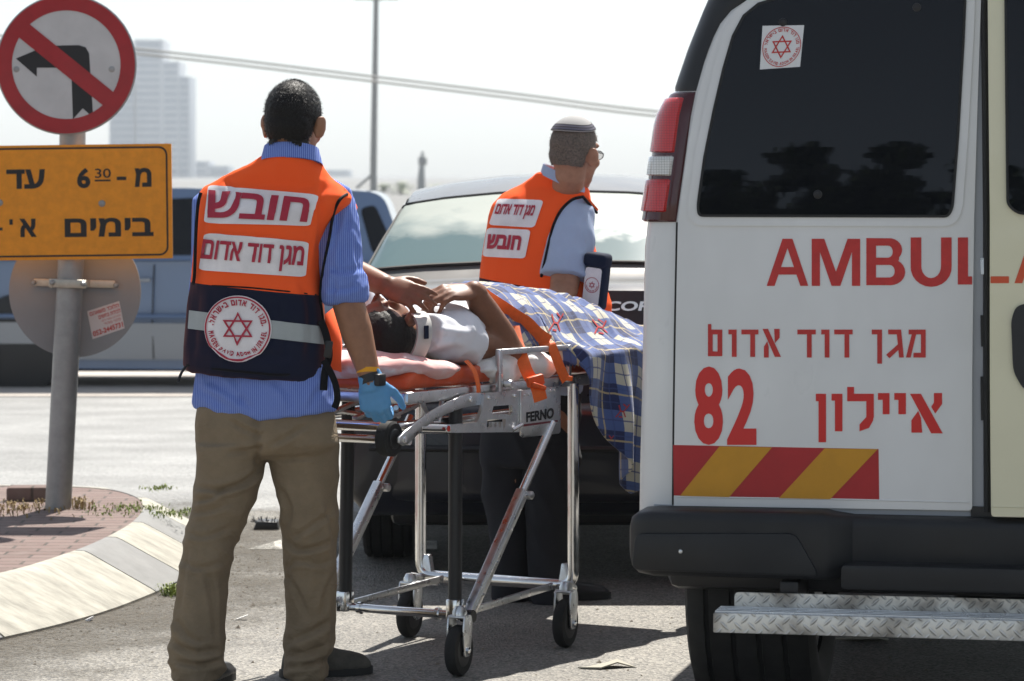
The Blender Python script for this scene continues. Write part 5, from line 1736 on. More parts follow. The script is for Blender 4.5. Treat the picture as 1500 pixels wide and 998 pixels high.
faces = [(i * (NQ + 1) + j, i * (NQ + 1) + j + 1, (i + 1) * (NQ + 1) + j + 1, (i + 1) * (NQ + 1) + j) for i in range(NS) for j in range(NQ)]
m = bpy.data.materials.new('checked_wool'); m.use_nodes = True
k = NT(m); tc = k.n('ShaderNodeTexCoord'); sx = k.n('ShaderNodeSeparateXYZ'); k.l(tc.outputs['UV'], sx.inputs[0])
U = k.math('MULTIPLY', sx.outputs[0], 1.0); V = k.math('MULTIPLY', sx.outputs[1], 1.0)
def band(x, per, off, wid):
    f = k.math('FRACT', k.math('DIVIDE', k.math('ADD', x, off), per))
    return k.math('MULTIPLY', k.math('GREATER_THAN', f, 0.0), k.math('LESS_THAN', f, wid / per))
per = .150
bu_, bv_ = band(U, per, 0, .084), band(V, per, .02, .084)
c = k.mix(bu_, (.56, .53, .42), (.07, .115, .29))
c2 = k.mix(bu_, (.07, .115, .29), (.018, .028, .10))
c = k.mix(bv_, c, c2)
for x, off in ((U, -.029), (V, -.009)): c = k.mix(k.math('MULTIPLY', band(x, per, off, .006), .85), c, (.52, .42, .22))
for x, off in ((U, -.014), (V, .006), (U, -.058), (V, -.038)): c = k.mix(k.math('MULTIPLY', band(x, per, off, .004), .6), c, (.05, .08, .22))
for x, off in ((U, -.114), (V, -.094)): c = k.mix(k.math('MULTIPLY', band(x, per, off, .005), .8), c, (.05, .07, .20))
k.l(c, k.b.inputs['Base Color']); k.b.inputs['Roughness'].default_value = .95; k.b.inputs['Sheen Weight'].default_value = .3
no = k.n('ShaderNodeTexNoise'); no.inputs['Scale'].default_value = 350; k.l(tc.outputs['Object'], no.inputs['Vector'])
bp = k.n('ShaderNodeBump'); bp.inputs['Strength'].default_value = .35; bp.inputs['Distance'].default_value = .002; k.l(no.outputs['Fac'], bp.inputs['Height']); k.l(bp.outputs[0], k.b.inputs['Normal'])
o = mesh_from('blanket', co, faces, m)
ul = o.data.uv_layers.new(name='UVMap')
for lp in o.data.loops: ul.data[lp.index].uv = uv[lp.vertex_index]
sd = o.modifiers.new('thickness', 'SOLIDIFY'); sd.thickness = .006; sd.offset = -1
BL_bvh = bvh_of(np.array([tuple(v) for v in co]), faces)
rebase(o, L_(1.3, .27, .45)); tag(o, 'blue and cream checked blanket over the patient legs, hanging down by the van', 'blanket')
bs = on_bvh(BL_bvh, .010)
sp_ = [q for q in (bs(x, y) for x, y in ((704, 436), (716, 444), (732, 455), (750, 467), (766, 477))) if q is not None]
ribbon('strap', sp_ + [P(786, 491, 10.80), P(803, 503, 10.785)], .054, M['strap'], Vector((.45, -.35, 1)))
# red woven figures on the blanket
def stroke2d(p, w):
    out = []
    for a, c_ in zip(p, p[1:]):
        a, c_ = Vector(a), Vector(c_); d = (c_ - a).normalized(); n = Vector((-d.y, d.x)) * w / 2
        out.append([tuple(a - n), tuple(c_ - n), tuple(c_ + n), tuple(a + n)])
    return out
glyph = [[(.05, .1), (.35, .5), (.1, .9)], [(.35, .5), (.6, .45), (.95, .9)], [(.6, .45), (.85, .1)], [(.3, .15), (.6, .1)], [(.45, .95), (.75, .75)]]
gl = [q for st_ in glyph for q in stroke2d(st_, .085)]
gl = [q if sum(q[i - 1][0] * q[i][1] - q[i][0] * q[i - 1][1] for i in range(4)) > 0 else q[::-1] for q in gl]
M['wool_red'] = mat('wool_red', (.45, .05, .05), .95)
for x, y, w_, h_, sk in ((806, 458, 20, 30, -4), (864, 466, 24, 26, 6), (905, 592, 18, 22, -5), (885, 638, 15, 20, -6)):
    decal('woven_figure', gl, quad_map([(x, y), (x + w_, y + sk * .3), (x + w_ + sk, y + h_), (x + sk, y + h_)], on_bvh(BL_bvh, .0025)), M['wool_red'], o, .2)
# ---------------------------------------------------------------- people
def rotm(yaw=0, pitch=0, roll=0):
    """yaw: turn to the right (clockwise from above); pitch: chin down; roll: lean to the right"""
    return Matrix.Rotation(-R(yaw), 3, 'Z') @ Matrix.Rotation(-R(pitch), 3, 'X') @ Matrix.Rotation(R(roll), 3, 'Y')
def head_parts(b, c, rm, s=1.0, neck=None):
    """head in local axes x right, y face, z up; c is its centre"""
    c = Vector(c)
    def q(x, y, z): return c + rm @ Vector((x, y, z)) * s
    def e(x, y, z, rx, ry, rz, extra=None): b.ell(q(x, y, z), (rx * s, ry * s, rz * s), rm if extra is None else rm @ extra, 24, 16)
    e(0, -.018, .032, .0745, .094, .088)
    e(0, -.045, -.005, .066, .060, .070)
    e(0, .028, -.035, .060, .066, .080)
    e(0, .040, -.078, .048, .048, .040)
    e(0, .070, -.100, .026, .022, .020)
    e(0, .074, .040, .050, .020, .016)
    for k in (-1, 1):
        e(k * .040, .060, -.022, .024, .026, .022)
        e(k * .083, -.010, -.012, .010, .022, .034, Matrix.Rotation(R(-k * 32), 3, 'Z') @ Matrix.Rotation(R(-12), 3, 'X'))
        e(k * .090, -.020, .004, .006, .018, .022, Matrix.Rotation(R(-k * 38), 3, 'Z'))
    b.tube([q(0, .088, .022), q(0, .104, -.010), q(0, .113, -.030)], [.009 * s, .012 * s, .015 * s], 10, dome=True)
    for k in (-1, 1): e(k * .012, .098, -.034, .010, .011, .009)
    e(0, .090, -.058, .024, .010, .007); e(0, .088, -.070, .021, .010, .007)
    if neck is not None:
        b.tube([q(0, -.022, -.02), q(0, -.028, -.085), neck], [(.060 * s, .062 * s), (.057 * s, .058 * s), (.066 * s, .062 * s)], 18)
    return q
def eyes(parent, q, s=1.0):
    for k in (-1, 1):
        b = B(); b.ell(q(k * .031, .078, .008), (.0125 * s,) * 3); b.build('eye', M['eye'], parent)
def hair_cap(name, parent, c, rm, m, hairline, s=1.0, grow=.006, fuzz=2500, flen=.006, seed=1, fill=(0.0, 0.0)):
    """close-cropped hair: a shell over the skull down to the hairline, with short strands"""
    rg = random.Random(seed); c = Vector(c)
    co = []; faces = []
    NU, NV = 150, 100
    def skull(th, ph):
        d = Vector((math.cos(th) * math.cos(ph), math.sin(th) * math.cos(ph), math.sin(ph)))
        # union of the two skull ellipsoids
        best = 0
        for (o, r) in (((0, -.018, .032), (.0745, .094, .088)), ((0, -.045, -.005), (.066, .060, .070)), ((0, -.028, -.07), (.058, .060, .05))):
            oc = Vector((0, -.02, .0)); o_ = Vector(o) - oc
            A = sum((d[i] / r[i]) ** 2 for i in range(3)); Bq = sum(d[i] * o_[i] / r[i] ** 2 for i in range(3)); Cq = sum((o_[i] / r[i]) ** 2 for i in range(3)) - 1
            D = Bq * Bq - A * Cq
            if D > 0: best = max(best, (Bq + math.sqrt(D)) / A)
        return Vector((0, -.02, 0)) + d * (best + grow), d
    for i in range(NV + 1):
        ph = -math.pi / 2 + math.pi * i / NV
        for j in range(NU):
            p, d = skull(2 * math.pi * j / NU, ph)
            p = p + d * .0016 * noise.noise(p * 90)
            co.append(p)
    keep = [hairline(p) for p in co]
    for i in range(NV):
        for j in range(NU):
            a, b_, c_, d_ = i * NU + j, i * NU + (j + 1) % NU, (i + 1) * NU + (j + 1) % NU, (i + 1) * NU + j
            if all(keep[x] for x in (a, b_, c_, d_)): faces.append((a, b_, c_, d_))
    used = sorted({x for f in faces for x in f}); mp = {x: k for k, x in enumerate(used)}
    V = [c + rm @ co[x] * s for x in used]; F = [tuple(mp[x] for x in f) for f in faces]
    n0 = len(V); V0 = list(V)
    for _ in range(fuzz):
        x = rg.choice(used); p = co[x]; d = (p - Vector((0, -.02, .02))).normalized()
        l = flen * rg.uniform(.5, 1.3)
        t = Vector((rg.gauss(0, 1), rg.gauss(0, 1), rg.gauss(0, 1) - .8)); t = (t - d * t.dot(d)).normalized()
        jit = Vector((rg.uniform(-.003, .003), rg.uniform(-.003, .003), rg.uniform(-.003, .003)))
        a = p + jit - d * .001; e = a + d * l * .6 + t * l * .9; w = d.cross(t) * .0006
        k = len(V); V += [c + rm @ (a - w) * s, c + rm @ (a + w) * s, c + rm @ e * s]; F.append((k, k + 1, k + 2))
    return mesh_from(name, [tuple(v) for v in V], F, m, parent)
def hand_parts(b, W, dirv, back, thumb, curls=((25, 30, 20),) * 4, spread=4, th=(35, 25, 15), s=1.0, r=1.0, thumb_out=.75):
    """five-fingered hand from the wrist W; back = normal of its back, thumb = side the thumb is on"""
    W = Vector(W); d = Vector(dirv).normalized(); n = Vector(back); n = (n - d * n.dot(d)).normalized()
    t = d.cross(n); t = t if t.dot(Vector(thumb)) > 0 else -t
    lens = ((.043, .026, .020), (.047, .030, .021), (.043, .027, .020), (.034, .020, .018))
    kx = (.030, .010, -.010, -.029); ky = (.088, .093, .089, .080)
    b.tube([W - d * .02, W + d * .01], [(.020 * r, .028 * r)] * 2, 16, up=n, dome=True)
    b.tube([W + d * .005, W + d * .045, W + d * .082], [(.018 * r, .029 * r), (.0165 * r, .040 * r), (.0135 * r, .041 * r)], 20, up=n, dome=True)
    for i in range(4):
        K = W + (d * ky[i] + t * kx[i]) * s
        ang = 0; p = K; fd = (d + t * math.tan(R((1.5 - i) * spread))).normalized()
        pts = [K - d * .03 + n * .001, K + n * .002]
        cv = curls[i] if i < len(curls) else curls[-1]
        for L0, cu in zip(lens[i], cv):
            ang += R(cu)
            dd = fd * math.cos(ang) - n * math.sin(ang)
            p = p + dd * L0 * s; pts.append(p)
        rr = (.0095, .0098, .0088, .0080, .0066) if i < 3 else (.0085, .0086, .0076, .0070, .0058)
        b.tube(pts, [x * r for x in rr], 12, dome=True)
    # thumb leaves the side of the palm near its base
    p = W + d * .020 * s + t * .022 * s - n * .006
    dd = (d * .62 + t * thumb_out - n * .30).normalized()
    pts = [p]
    for L0, cu in zip((.043, .034, .027), (0,) + tuple(th[1:])):
        ax = n * .5 + d.cross(t).normalized() * 0
        dd = (Matrix.Rotation(R(cu) * (1 if d.cross(t).dot(n) > 0 else -1) * -1, 3, n) @ dd).normalized() if cu else dd
        p = p + dd * L0 * s; pts.append(p)
    b.tube(pts, [.0145 * r, .0118 * r, .0105 * r, .008 * r], 12, dome=True)
def ering(c, a, bq, yaw, n=40, p=2.3, tilt=(0, 0)):
    """horizontal super-ellipse ring: half width a along the body's right, half depth bq"""
    c = Vector(c); r = Vector((math.cos(R(yaw)), -math.sin(R(yaw)), 0)); f = Vector((math.sin(R(yaw)), math.cos(R(yaw)), 0))
    out = []
    for k in range(n):
        t = 2 * math.pi * k / n; x, y = math.cos(t), math.sin(t)
        x = math.copysign(abs(x) ** (2 / p), x); y = math.copysign(abs(y) ** (2 / p), y)
        q = r * (x * a) + f * (y * bq)
        out.append(c + q + Vector((0, 0, tilt[0] * x * a + tilt[1] * y * bq)))
    return out
def body_rings(rows, d0, yaw, tilt=(0, 0), grow=0.0, p=2.3):
    """rows: (py, xL, xR, half depth, depth shift): silhouette of the photograph turned into rings"""
    out = []
    for py, xl, xr, hb, dy in rows:
        d = d0 + dy
        c = P((xl + xr) / 2, py, d); hw = (xr - xl) / 2 * d / FPX
        a = math.sqrt(max(1e-4, hw * hw - (hb * math.sin(R(yaw))) ** 2)) / math.cos(R(yaw))
        out.append(ering(c, a + grow, hb + grow, yaw, tilt=tilt, p=p))
    return out
def wrinkle(co, f, specs):
    """push a cloth skin along its normals: specs of (amp, scale, ridge, weight function)"""
    n = normals_of(co, f); d = np.zeros(len(co))
    for amp, sc, ridge, wf in specs:
        v = nz(co, sc, (sc[0], 3.1, sc[2]))
        if ridge: v = 1 - 2.2 * np.abs(v)
        d += amp * v * (wf(co) if wf else 1)
    return co + n * d[:, None]

def creases(co, f, d0, lines):
    """sewn-in folds: each line is (photo polyline, width px, depth m): a valley with a raised lip beside it on the side seen from the road"""
    n = normals_of(co, f)
    px = CXP + FPX * co[:, 0] / co[:, 1]; py = HORIZON + FPX * (EYE - co[:, 2]) / co[:, 1]
    face = np.clip(-n[:, 1] * 1.6 + .15, 0, 1)
    d = np.zeros(len(co))
    for pts, w, amp in lines:
        pts = np.array([(p.x, p.y) for p in spline([(x, y, 0) for x, y in pts], 5)])
        best = np.full(len(co), 1e9); sd = np.zeros(len(co)); end = np.zeros(len(co))
        for i in range(len(pts) - 1):
            a, b_ = pts[i], pts[i + 1]; ab = b_ - a; L2 = ab @ ab + 1e-9
            t = np.clip(((px - a[0]) * ab[0] + (py - a[1]) * ab[1]) / L2, 0, 1)
            qx, qy = px - a[0] - ab[0] * t, py - a[1] - ab[1] * t
            dist = np.hypot(qx, qy); m = dist < best
            best[m] = dist[m]; sd[m] = ((ab[0] * qy - ab[1] * qx) / math.sqrt(L2))[m]; end[m] = ((i + t) / (len(pts) - 1))[m]
        taper = np.clip(np.minimum(end, 1 - end) * 5, .12, 1)
        sg = np.sign(sd) * best
        d += amp * taper * (-np.exp(-(sg / w) ** 2) + .85 * np.exp(-((sg - 1.9 * w) / (1.1 * w)) ** 2) + .35 * np.exp(-((sg + 2.0 * w) / (1.3 * w)) ** 2))
    return co + n * (d * face)[:, None]
def skin(name, col):
    m = mat(name, col, .48, var=(35, .14), bump=(220, .18, .0012), spec=.45, sss=.12); return m
M['skin_tan'] = skin('skin_tan', (.30, .145, .080))
M['skin_light'] = skin('skin_light', (.36, .18, .11))
M['skin_dark'] = skin('skin_dark', (.20, .088, .048))
M['eye'] = mat('eye_white', (.7, .68, .65), .2)
M['hair_black'] = mat('hair_black', (.009, .0075, .0065), .5, spec=.28, var=(150, .5), bump=(350, .6, .002))
M['hair_grey'] = mat('hair_grey', (.13, .105, .085), .7, var=(160, .55), bump=(350, .5, .002))
def cloth(name, col, rough=.9, var=(9, .06), weave=500, wb=.2, sheen=.04):
    return mat(name, col, rough, var=var, bump=(weave, wb, .0008), sheen=sheen, spec=.12)
# striped blue shirt
m = cloth('blue_striped_shirt', (.13, .21, .58)); k = NT(m); tc = k.n('ShaderNodeTexCoord'); sx = k.n('ShaderNodeSeparateXYZ'); k.l(tc.outputs['Object'], sx.inputs[0])
ang = k.math('ARCTAN2', sx.outputs[0], k.math('ADD', sx.outputs[1], .0))
w_ = k.n('ShaderNodeTexWave'); w_.inputs['Scale'].default_value = 55; w_.inputs['Distortion'].default_value = .6; w_.inputs['Detail'].default_value = 1; w_.inputs['Detail Scale'].default_value = 4
k.l(tc.outputs['Object'], w_.inputs['Vector'])
rp = k.n('ShaderNodeValToRGB'); e = rp.color_ramp.elements; e[0].position = .42; e[0].color = (.10, .165, .52, 1); e[1].position = .62; e[1].color = (.24, .33, .66, 1); k.l(w_.outputs['Fac'], rp.inputs[0]); k.l(rp.outputs[0], k.b.inputs['Base Color'])
M['shirt_stripe'] = m
M['shirt_pale'] = cloth('pale_shirt', (.38, .46, .62))
M['tee'] = cloth('white_tshirt', (.72, .73, .78), var=(5, .06))
M['khaki'] = cloth('khaki_trousers', (.235, .180, .118), var=(14, .12), weave=260, wb=.35)
kk = NT(M['khaki']); tcx = kk.n('ShaderNodeTexCoord'); wn1 = kk.n('ShaderNodeTexNoise'); wn1.inputs['Scale'].default_value = 16; wn1.inputs['Detail'].default_value = 3; wn1.inputs['Distortion'].default_value = 1.6
mpx = kk.n('ShaderNodeMapping'); mpx.inputs['Scale'].default_value = (1, 1, 1.7); mpx.inputs['Rotation'].default_value = (0, .5, 0); kk.l(tcx.outputs['Object'], mpx.inputs[0]); kk.l(mpx.outputs[0], wn1.inputs['Vector'])
bpx = kk.n('ShaderNodeBump'); bpx.inputs['Strength'].default_value = .55; bpx.inputs['Distance'].default_value = .012
rdg = kk.math('ABSOLUTE', kk.math('SUBTRACT', wn1.outputs['Fac'], .5)); kk.l(rdg, bpx.inputs['Height'])
prev = [l for l in M['khaki'].node_tree.links if l.to_socket.name == 'Normal' and l.to_node == kk.b][0].from_node
kk.l(bpx.outputs[0], prev.inputs['Normal'])
M['dark_trousers'] = cloth('dark_trousers', (.022, .023, .028), var=(5, .2))
M['navy'] = cloth('navy_cloth', (.012, .018, .040), .75)
M['black_cloth'] = cloth('black_webbing', (.010, .010, .012), .7)
M['vest_orange'] = cloth('vest_orange', (1.0, .125, .028), .8, sheen=.05, var=(5, .03))
M['reflect_panel'] = mat('reflective_panel', (.80, .77, .78), .5, var=(11, .12), bump=(120, .2, .001), rvar=(15, .12))
M['reflect_band'] = mat('reflective_band', (.36, .39, .39), .45, var=(20, .06), bump=(200, .15, .0006))
M['vest_red'] = mat('vest_lettering', (.42, .02, .05), .6, var=(60, .1))
M['glove'] = mat('blue_nitrile', (.10, .30, .56), .42, var=(20, .06), bump=(60, .25, .002), sss=.08)
def two_tone(name, fold_px, d, upper, lower, slope):
    """vest cloth: orange above the seam, navy below it (a sewn seam at a fixed height of the garment)"""
    m = cloth(name, upper, .8, sheen=.05); k = NT(m); tc = k.n('ShaderNodeTexCoord'); sx = k.n('ShaderNodeSeparateXYZ'); k.l(tc.outputs['Object'], sx.inputs[0])
    return m, k, sx

# ================================================================ paramedic in front
D1 = 10.05
root1 = P(375, 600, D1); root1.z = 0
P1 = thing('person', 'paramedic in orange and navy vest and khaki trousers, gripping the stretcher', 'person', root1)
YAW = 18
hc = P(431, 183, 10.0); hrm = rotm(15, 11, 1)
b = B()
hq = head_parts(b, hc, hrm, 1.0, P(428, 262, 10.05))
core = [(600, 300, 475, .11, 0), (560, 292, 470, .11, 0), (480, 290, 462, .105, 0), (400, 296, 462, .105, 0), (330, 302, 478, .11, 0), (300, 308, 492, .10, 0), (280, 325, 480, .085, 0), (262, 365, 465, .07, 0), (245, 395, 462, .055, 0)]
b.rings(body_rings(core, D1, YAW))
legs = {'l': [P(338, 640, 10.05), P(315, 790, 10.02), P(292, 960, 9.95)], 'r': [P(440, 640, 10.08), P(455, 790, 10.06), P(452, 962, 10.02)]}
for q in legs.values(): b.tube(q, [.075, .045, .030], 16, dome=True)
b.tube([P(385, 600, D1 + .02), P(385, 640, D1 + .02)], [(.08, .14), (.07, .12)], 24, up=(0, 1, 0), dome=False)
shR, elR, wrR = P(492, 306, 10.06), P(511, 447, 9.97), P(543, 556, 9.93)
b.tube([shR, shR.lerp(elR, .5), elR, elR.lerp(wrR, .35), elR.lerp(wrR, .8), wrR], [.050, .049, .048, .0475, .036, .031], 20, dome=True)
shL, elL, wrL = P(306, 306, 10.10), P(300, 432, 10.16), L_(-.10, .50, .90)
b.tube([shL, elL, wrL], [.046, .045, .030], 16, dome=True)
hand_parts(b, wrL, (L_(.02, .46, .83) - wrL), (0, -.6, .8), SU * -1, ((55, 60, 40),) * 4)
gd = Vector((.18, .10, -1)).normalized()
hand_parts(b, wrR, gd, (-.12, -1, -.08), (1, -.1, 0), ((38, 62, 45),) * 4, 1, s=.92, r=.86)
co, f = fuse(b, .0055, 4)
body1 = mesh_from('body', co, f, M['skin_tan'], P1)
eyes(P1, hq)
hair_cap('hair', P1, hc, hrm, M['hair_black'], lambda p: (p.z > -.062 - .02 * min(1, abs(p.x) / .05) and p.y < -.028) or (p.z > -.005 and p.y < .015) or (p.z > .050 and p.y < .050) or p.z > .085, 1.0, .007, 9000, .0085, 2)
def skullcap(parent, c, rm, m, tilt, half, r, name='skullcap', lift=.011):
    b = B(); rings = []
    T = Matrix.Rotation(R(tilt), 3, 'X')
    base = Vector((0, -.018, .032))
    for k in range(13):
        a = R(half) * k / 12
        ring = []
        for q in range(48):
            t = 2 * math.pi * q / 48
            d = T @ Vector((math.sin(a) * math.cos(t), math.sin(a) * math.sin(t), math.cos(a))) if k else T @ Vector((math.sin(.002) * math.cos(t), math.sin(.002) * math.sin(t), 1))
            A = math.sqrt((d.x / .0745) ** 2 + (d.y / .094) ** 2 + (d.z / .088) ** 2)
            ring.append(Vector(c) + rm @ (base + d * (1 / A + lift)))
        rings.append(ring)
    b.rings(rings, True, False)
    o = b.build(name, m, parent, 60)
    sd = o.modifiers.new('thickness', 'SOLIDIFY'); sd.thickness = .003; sd.offset = 1
    return o, T, base
# shirt: torso, sleeves, collar
b = B()
tr = [(607, 285, 492, .125, 0), (598, 283, 492, .128, 0), (575, 284, 489, .128, 0), (545, 288, 484, .123, 0), (480, 292, 468, .115, 0), (400, 296, 462, .115, 0), (330, 300, 478, .118, 0), (300, 302, 496, .108, 0), (280, 322, 486, .092, 0), (262, 360, 468, .075, 0), (248, 388, 462, .066, 0)]
b.rings(body_rings(tr, D1, YAW))
sl_e = P(506, 441, 9.975)
b.tube([P(470, 284, 10.06), P(484, 296, 10.06), P(493, 325, 10.045), P(497, 375, 10.01), P(502, 412, 9.985), sl_e], [.058, .068, .066, .064, .065, .062], 24, dome=False)
b.tube([P(322, 288, 10.09), P(310, 302, 10.10), P(309, 340, 10.10), P(307, 400, 10.13), P(303, 430, 10.16)], [.05, .062, .058, .056, .056], 20)
# rolled cuff, a thicker fold standing off the arm
ad = (elR - P(500, 400, 9.99)).normalized()
b.tube([P(501, 404, 9.99), P(502, 408, 9.987), P(504, 425, 9.98), P(505.5, 440, 9.975), P(506, 445, 9.974)], [.058, .069, .071, .068, .058], 24)
co, f = fuse(b, .006, 3)
top0 = P(0, 560, D1).z
sleeve_w = lambda c: np.clip((c[:, 0] - P(478, 0, D1).x) / .03, 0, 1)
tail_w = lambda c: np.clip((P(0, 520, D1).z - c[:, 2]) / .05, 0, 1)
co = wrinkle(co, f, [(.0045, (26, 26, 11), True, sleeve_w), (.004, (14, 14, 30), False, sleeve_w), (.0045, (16, 16, 7), True, tail_w), (.003, (9, 9, 22), False, tail_w)])
# the tail of the shirt hangs lower in the middle of the back
zt = P(0, 570, D1).z
low = co[:, 2] < zt
xm = (co[:, 0] - P(390, 0, D1).x) / .21
co[low, 2] += (zt - co[low, 2]) * (.35 * np.abs(xm[low])) - (zt - co[low, 2]) * .12
co = creases(co, f, 9.98, [([(497, 300), (494, 335), (487, 372)], 4, .006), ([(512, 312), (509, 350), (513, 385)], 4, .006), ([(503, 330), (500, 372), (505, 402)], 3.5, .006), ([(520, 345), (522, 375), (530, 402)], 3.5, .005), ([(483, 392), (500, 398), (526, 395)], 4, .006), ([(474, 420), (500, 424), (533, 416)], 4, .005), ([(486, 441), (490, 425), (489, 412)], 3, .004), ([(518, 440), (516, 425), (519, 410)], 3, .004)])
co = creases(co, f, D1, [([(300, 556), (330, 570), (372, 600)], 5, .006), ([(395, 556), (420, 574), (428, 600)], 5, .006), ([(478, 562), (462, 580), (455, 600)], 5, .005), ([(340, 552), (352, 575), (350, 596)], 5, .004), ([(288, 570), (310, 582), (330, 600)], 5, .004)])
shirt1 = mesh_from('shirt', co, f, M['shirt_stripe'], P1)
def bvh_both(*obs):
    V = []; F = []
    for o in obs:
        k = len(V); V += [v.co + ROOTLOC[o] for v in o.data.vertices]; F += [tuple(i + k for i in p.vertices) for p in o.data.polygons]
    return BVHTree.FromPolygons(V, F)
def collar(parent, c0, yaw, pts_r, z0, h, m, tiltf):
    b = B()
    r0 = ering(c0, pts_r[0], pts_r[1], yaw, 40, 2.1, tiltf)
    r1 = [p + Vector((0, 0, h)) - (p - Vector(c0)) * .10 for p in r0]
    r2 = [p + (p - Vector(c0)) * .06 + Vector((0, 0, .002)) for p in r1]
    r3 = [p + (p - Vector(c0)) * .10 for p in r0]
    b.rings([r0, r1, r2, r3], False, False)
    return b.build('collar', m, parent, 50)
collar(P1, P(427, 240, 9.985), YAW, (.083, .082), 0, .042, M['shirt_stripe'], (.03, -.22))
# vest
b = B()
VR = [(550, 272, 476, .140, 0), (540, 268, 480, .146, 0), (500, 272, 478, .142, 0), (450, 276, 474, .135, 0), (400, 282, 470, .128, 0), (350, 287, 474, .130, 0), (325, 289, 484, .130, 0), (305, 290, 498, .124, 0), (292, 291, 512, .114, 0), (282, 298, 516, .104, 0), (270, 318, 502, .092, 0), (256, 342, 482, .092, -.02), (243, 368, 472, .090, -.04), (233, 384, 468, .088, -.055), (227, 390, 462, .086, -.06)]
b.rings(body_rings(VR, D1, YAW, tilt=(-.06, .0)))
co, f = fuse(b, .0065, 3)
co = wrinkle(co, f, [(.0035, (7, 7, 4), False, None), (.003, (16, 16, 6), True, None)])
co = creases(co, f, D1, [([(300, 335), (350, 338), (420, 344)], 5, .004), ([(330, 262), (345, 280), (350, 300)], 5, .005), ([(480, 262), (470, 290), (470, 330), (462, 400)], 5, .006), ([(300, 300), (296, 350), (292, 410)], 5, .005), ([(440, 410), (452, 440), (455, 480), (450, 530)], 6, .006), ([(290, 425), (286, 470), (282, 530)], 6, .005), ([(330, 540), (345, 500), (350, 440)], 7, .003), ([(410, 535), (416, 500), (412, 440)], 7, .004), ([(280, 505), (330, 512), (380, 520), (440, 524)], 6, .004)])
vb = bvh_of(co, f)
m = cloth('vest_cloth', (1.0, .14, .03), .8, sheen=.2); m.node_tree.nodes['Principled BSDF'].inputs['Sheen Tint'].default_value = (1, .25, .08, 1); k = NT(m); tc = k.n('ShaderNodeTexCoord'); sx = k.n('ShaderNodeSeparateXYZ'); k.l(tc.outputs['Object'], sx.inputs[0])
za, zc = P(285, 414, D1) - root1, P(465, 431, D1) - root1
sl_ = (zc.z - za.z) / (zc.x - za.x)
seam = k.math('SUBTRACT', sx.outputs[2], k.math('ADD', k.math('MULTIPLY', k.math('SUBTRACT', sx.outputs[0], za.x), sl_), za.z))
k.l(k.mix(k.math('GREATER_THAN', seam, 0.0), (.010, .016, .036), (1.0, .125, .028)), k.b.inputs['Base Color'])
vest1 = mesh_from('vest', co, f, m, P1)
def patch(name, quad, bvh, off, m, parent, r=.05, grid=.05):
    return decal(name, [rrect(0, 0, 1, 1, r, 4)], quad_map(quad, on_bvh(bvh, off)), m, parent, grid)
def words(name, s, quad, box, bvh, off, m, parent, bold=.05, grid=.06):
    return decal(name, place(text_loops(s, bold, True)[0], *box), quad_map(quad, on_bvh(bvh, off)), m, parent, grid)
q1 = [(306, 272), (466, 286), (454, 331), (300, 327)]
pa = patch('reflective_panel', q1, vb, .004, M['reflect_panel'], vest1, .07)
words('lettering', 'חובש', q1, (.012, .13, .955, .85), vb, .0075, M['vest_red'], pa, .028)
q2 = [(301, 342), (452, 354), (447, 406), (292, 396)]
pb = patch('reflective_panel', q2, vb, .004, M['reflect_panel'], vest1, .07)
words('lettering', 'מגן דוד אדום', q2, (.01, .12, .96, .86), vb, .0075, M['vest_red'], pb, .025)
decal('reflective_band', [[(0, 0), (1, 0), (1, 1), (0, 1)]], quad_map([(272, 454), (476, 479), (476, 505), (270, 481)], on_bvh(vb, .003)), M['reflect_band'], vest1, .03)
q3 = [(301, 432), (399, 434), (398, 531), (301, 530)]
def on(q, off): return quad_map(q, on_bvh(vb, off))
em_ = decal('emblem_patch', [circle((.5, .5), .5)], on(q3, .0055), M['reflect_panel'], vest1, .08)
c_ = (.5, .5)
E_ = star_loops(c_, .255, .027) + [circle(c_, .485), circle(c_, .462, rev=True)] + ring_text('מגן דוד אדום בישראל', c_, .395, .085, 90, 158, rtl=True, bold=.04) + ring_text('MAGEN DAVID ADOM IN ISRAEL', c_, .395, .075, 270, 170, under=True, bold=.05) + [circle((.135, .555), .012, 10), circle((.865, .555), .012, 10)]
decal('emblem', E_, on(q3, .0088), M['vest_red'], em_, .06)
both1 = bvh_both(shirt1, vest1)
def piping(name, pts, r, m, parent, bvh, off=.001, dd=None):
    s = on_bvh(bvh, off); pp = [s(x, y) for x, y in pts]; pp = [p for p in pp if p is not None]
    b = B(); b.tube(spline(pp, 4), r, 8); return b.build(name, m, parent)
piping('trim', [(283, 417), (320, 419), (370, 422), (420, 427), (463, 432)], .0022, M['black_cloth'], vest1, vb)
piping('trim', [(470, 537), (420, 549), (370, 546), (320, 541), (274, 535)], .004, M['black_cloth'], vest1, vb, .0)
# armhole trim and the shoulder flap standing off the sleeve
piping('trim', [(508, 285), (500, 290), (493, 300), (487, 318), (483, 345), (478, 372), (473, 400), (470, 425), (470, 450), (474, 480)], .0048, M['black_cloth'], vest1, both1, .001)
b = B(); rows = []
for t in np.linspace(0, 1, 9):
    top = P(502, 277, 10.00).lerp(P(520, 300, 10.13), t); bot = P(497, 286, 9.99).lerp(P(516, 314, 10.13), t)
    rows.append([top, top.lerp(bot, .5) + Vector((.008, 0, .006)), bot + Vector((.006, 0, -.001))])
b.rings(rows, closed=False); o = b.build('shoulder_flap', M['vest_orange'], vest1, 60); sd = o.modifiers.new('t', 'SOLIDIFY'); sd.thickness = .004
b = B(); b.tube([r[-1] for r in rows], .005, 8); b.build('trim', M['black_cloth'], vest1)
b = B(); b.tube(spline([P(294, 283, 9.99), P(290, 300, 9.98), P(287, 340, 9.99), P(285, 400, 10.0), P(283, 416, 10.0)], 4), .005, 8); b.build('trim', M['black_cloth'], vest1)
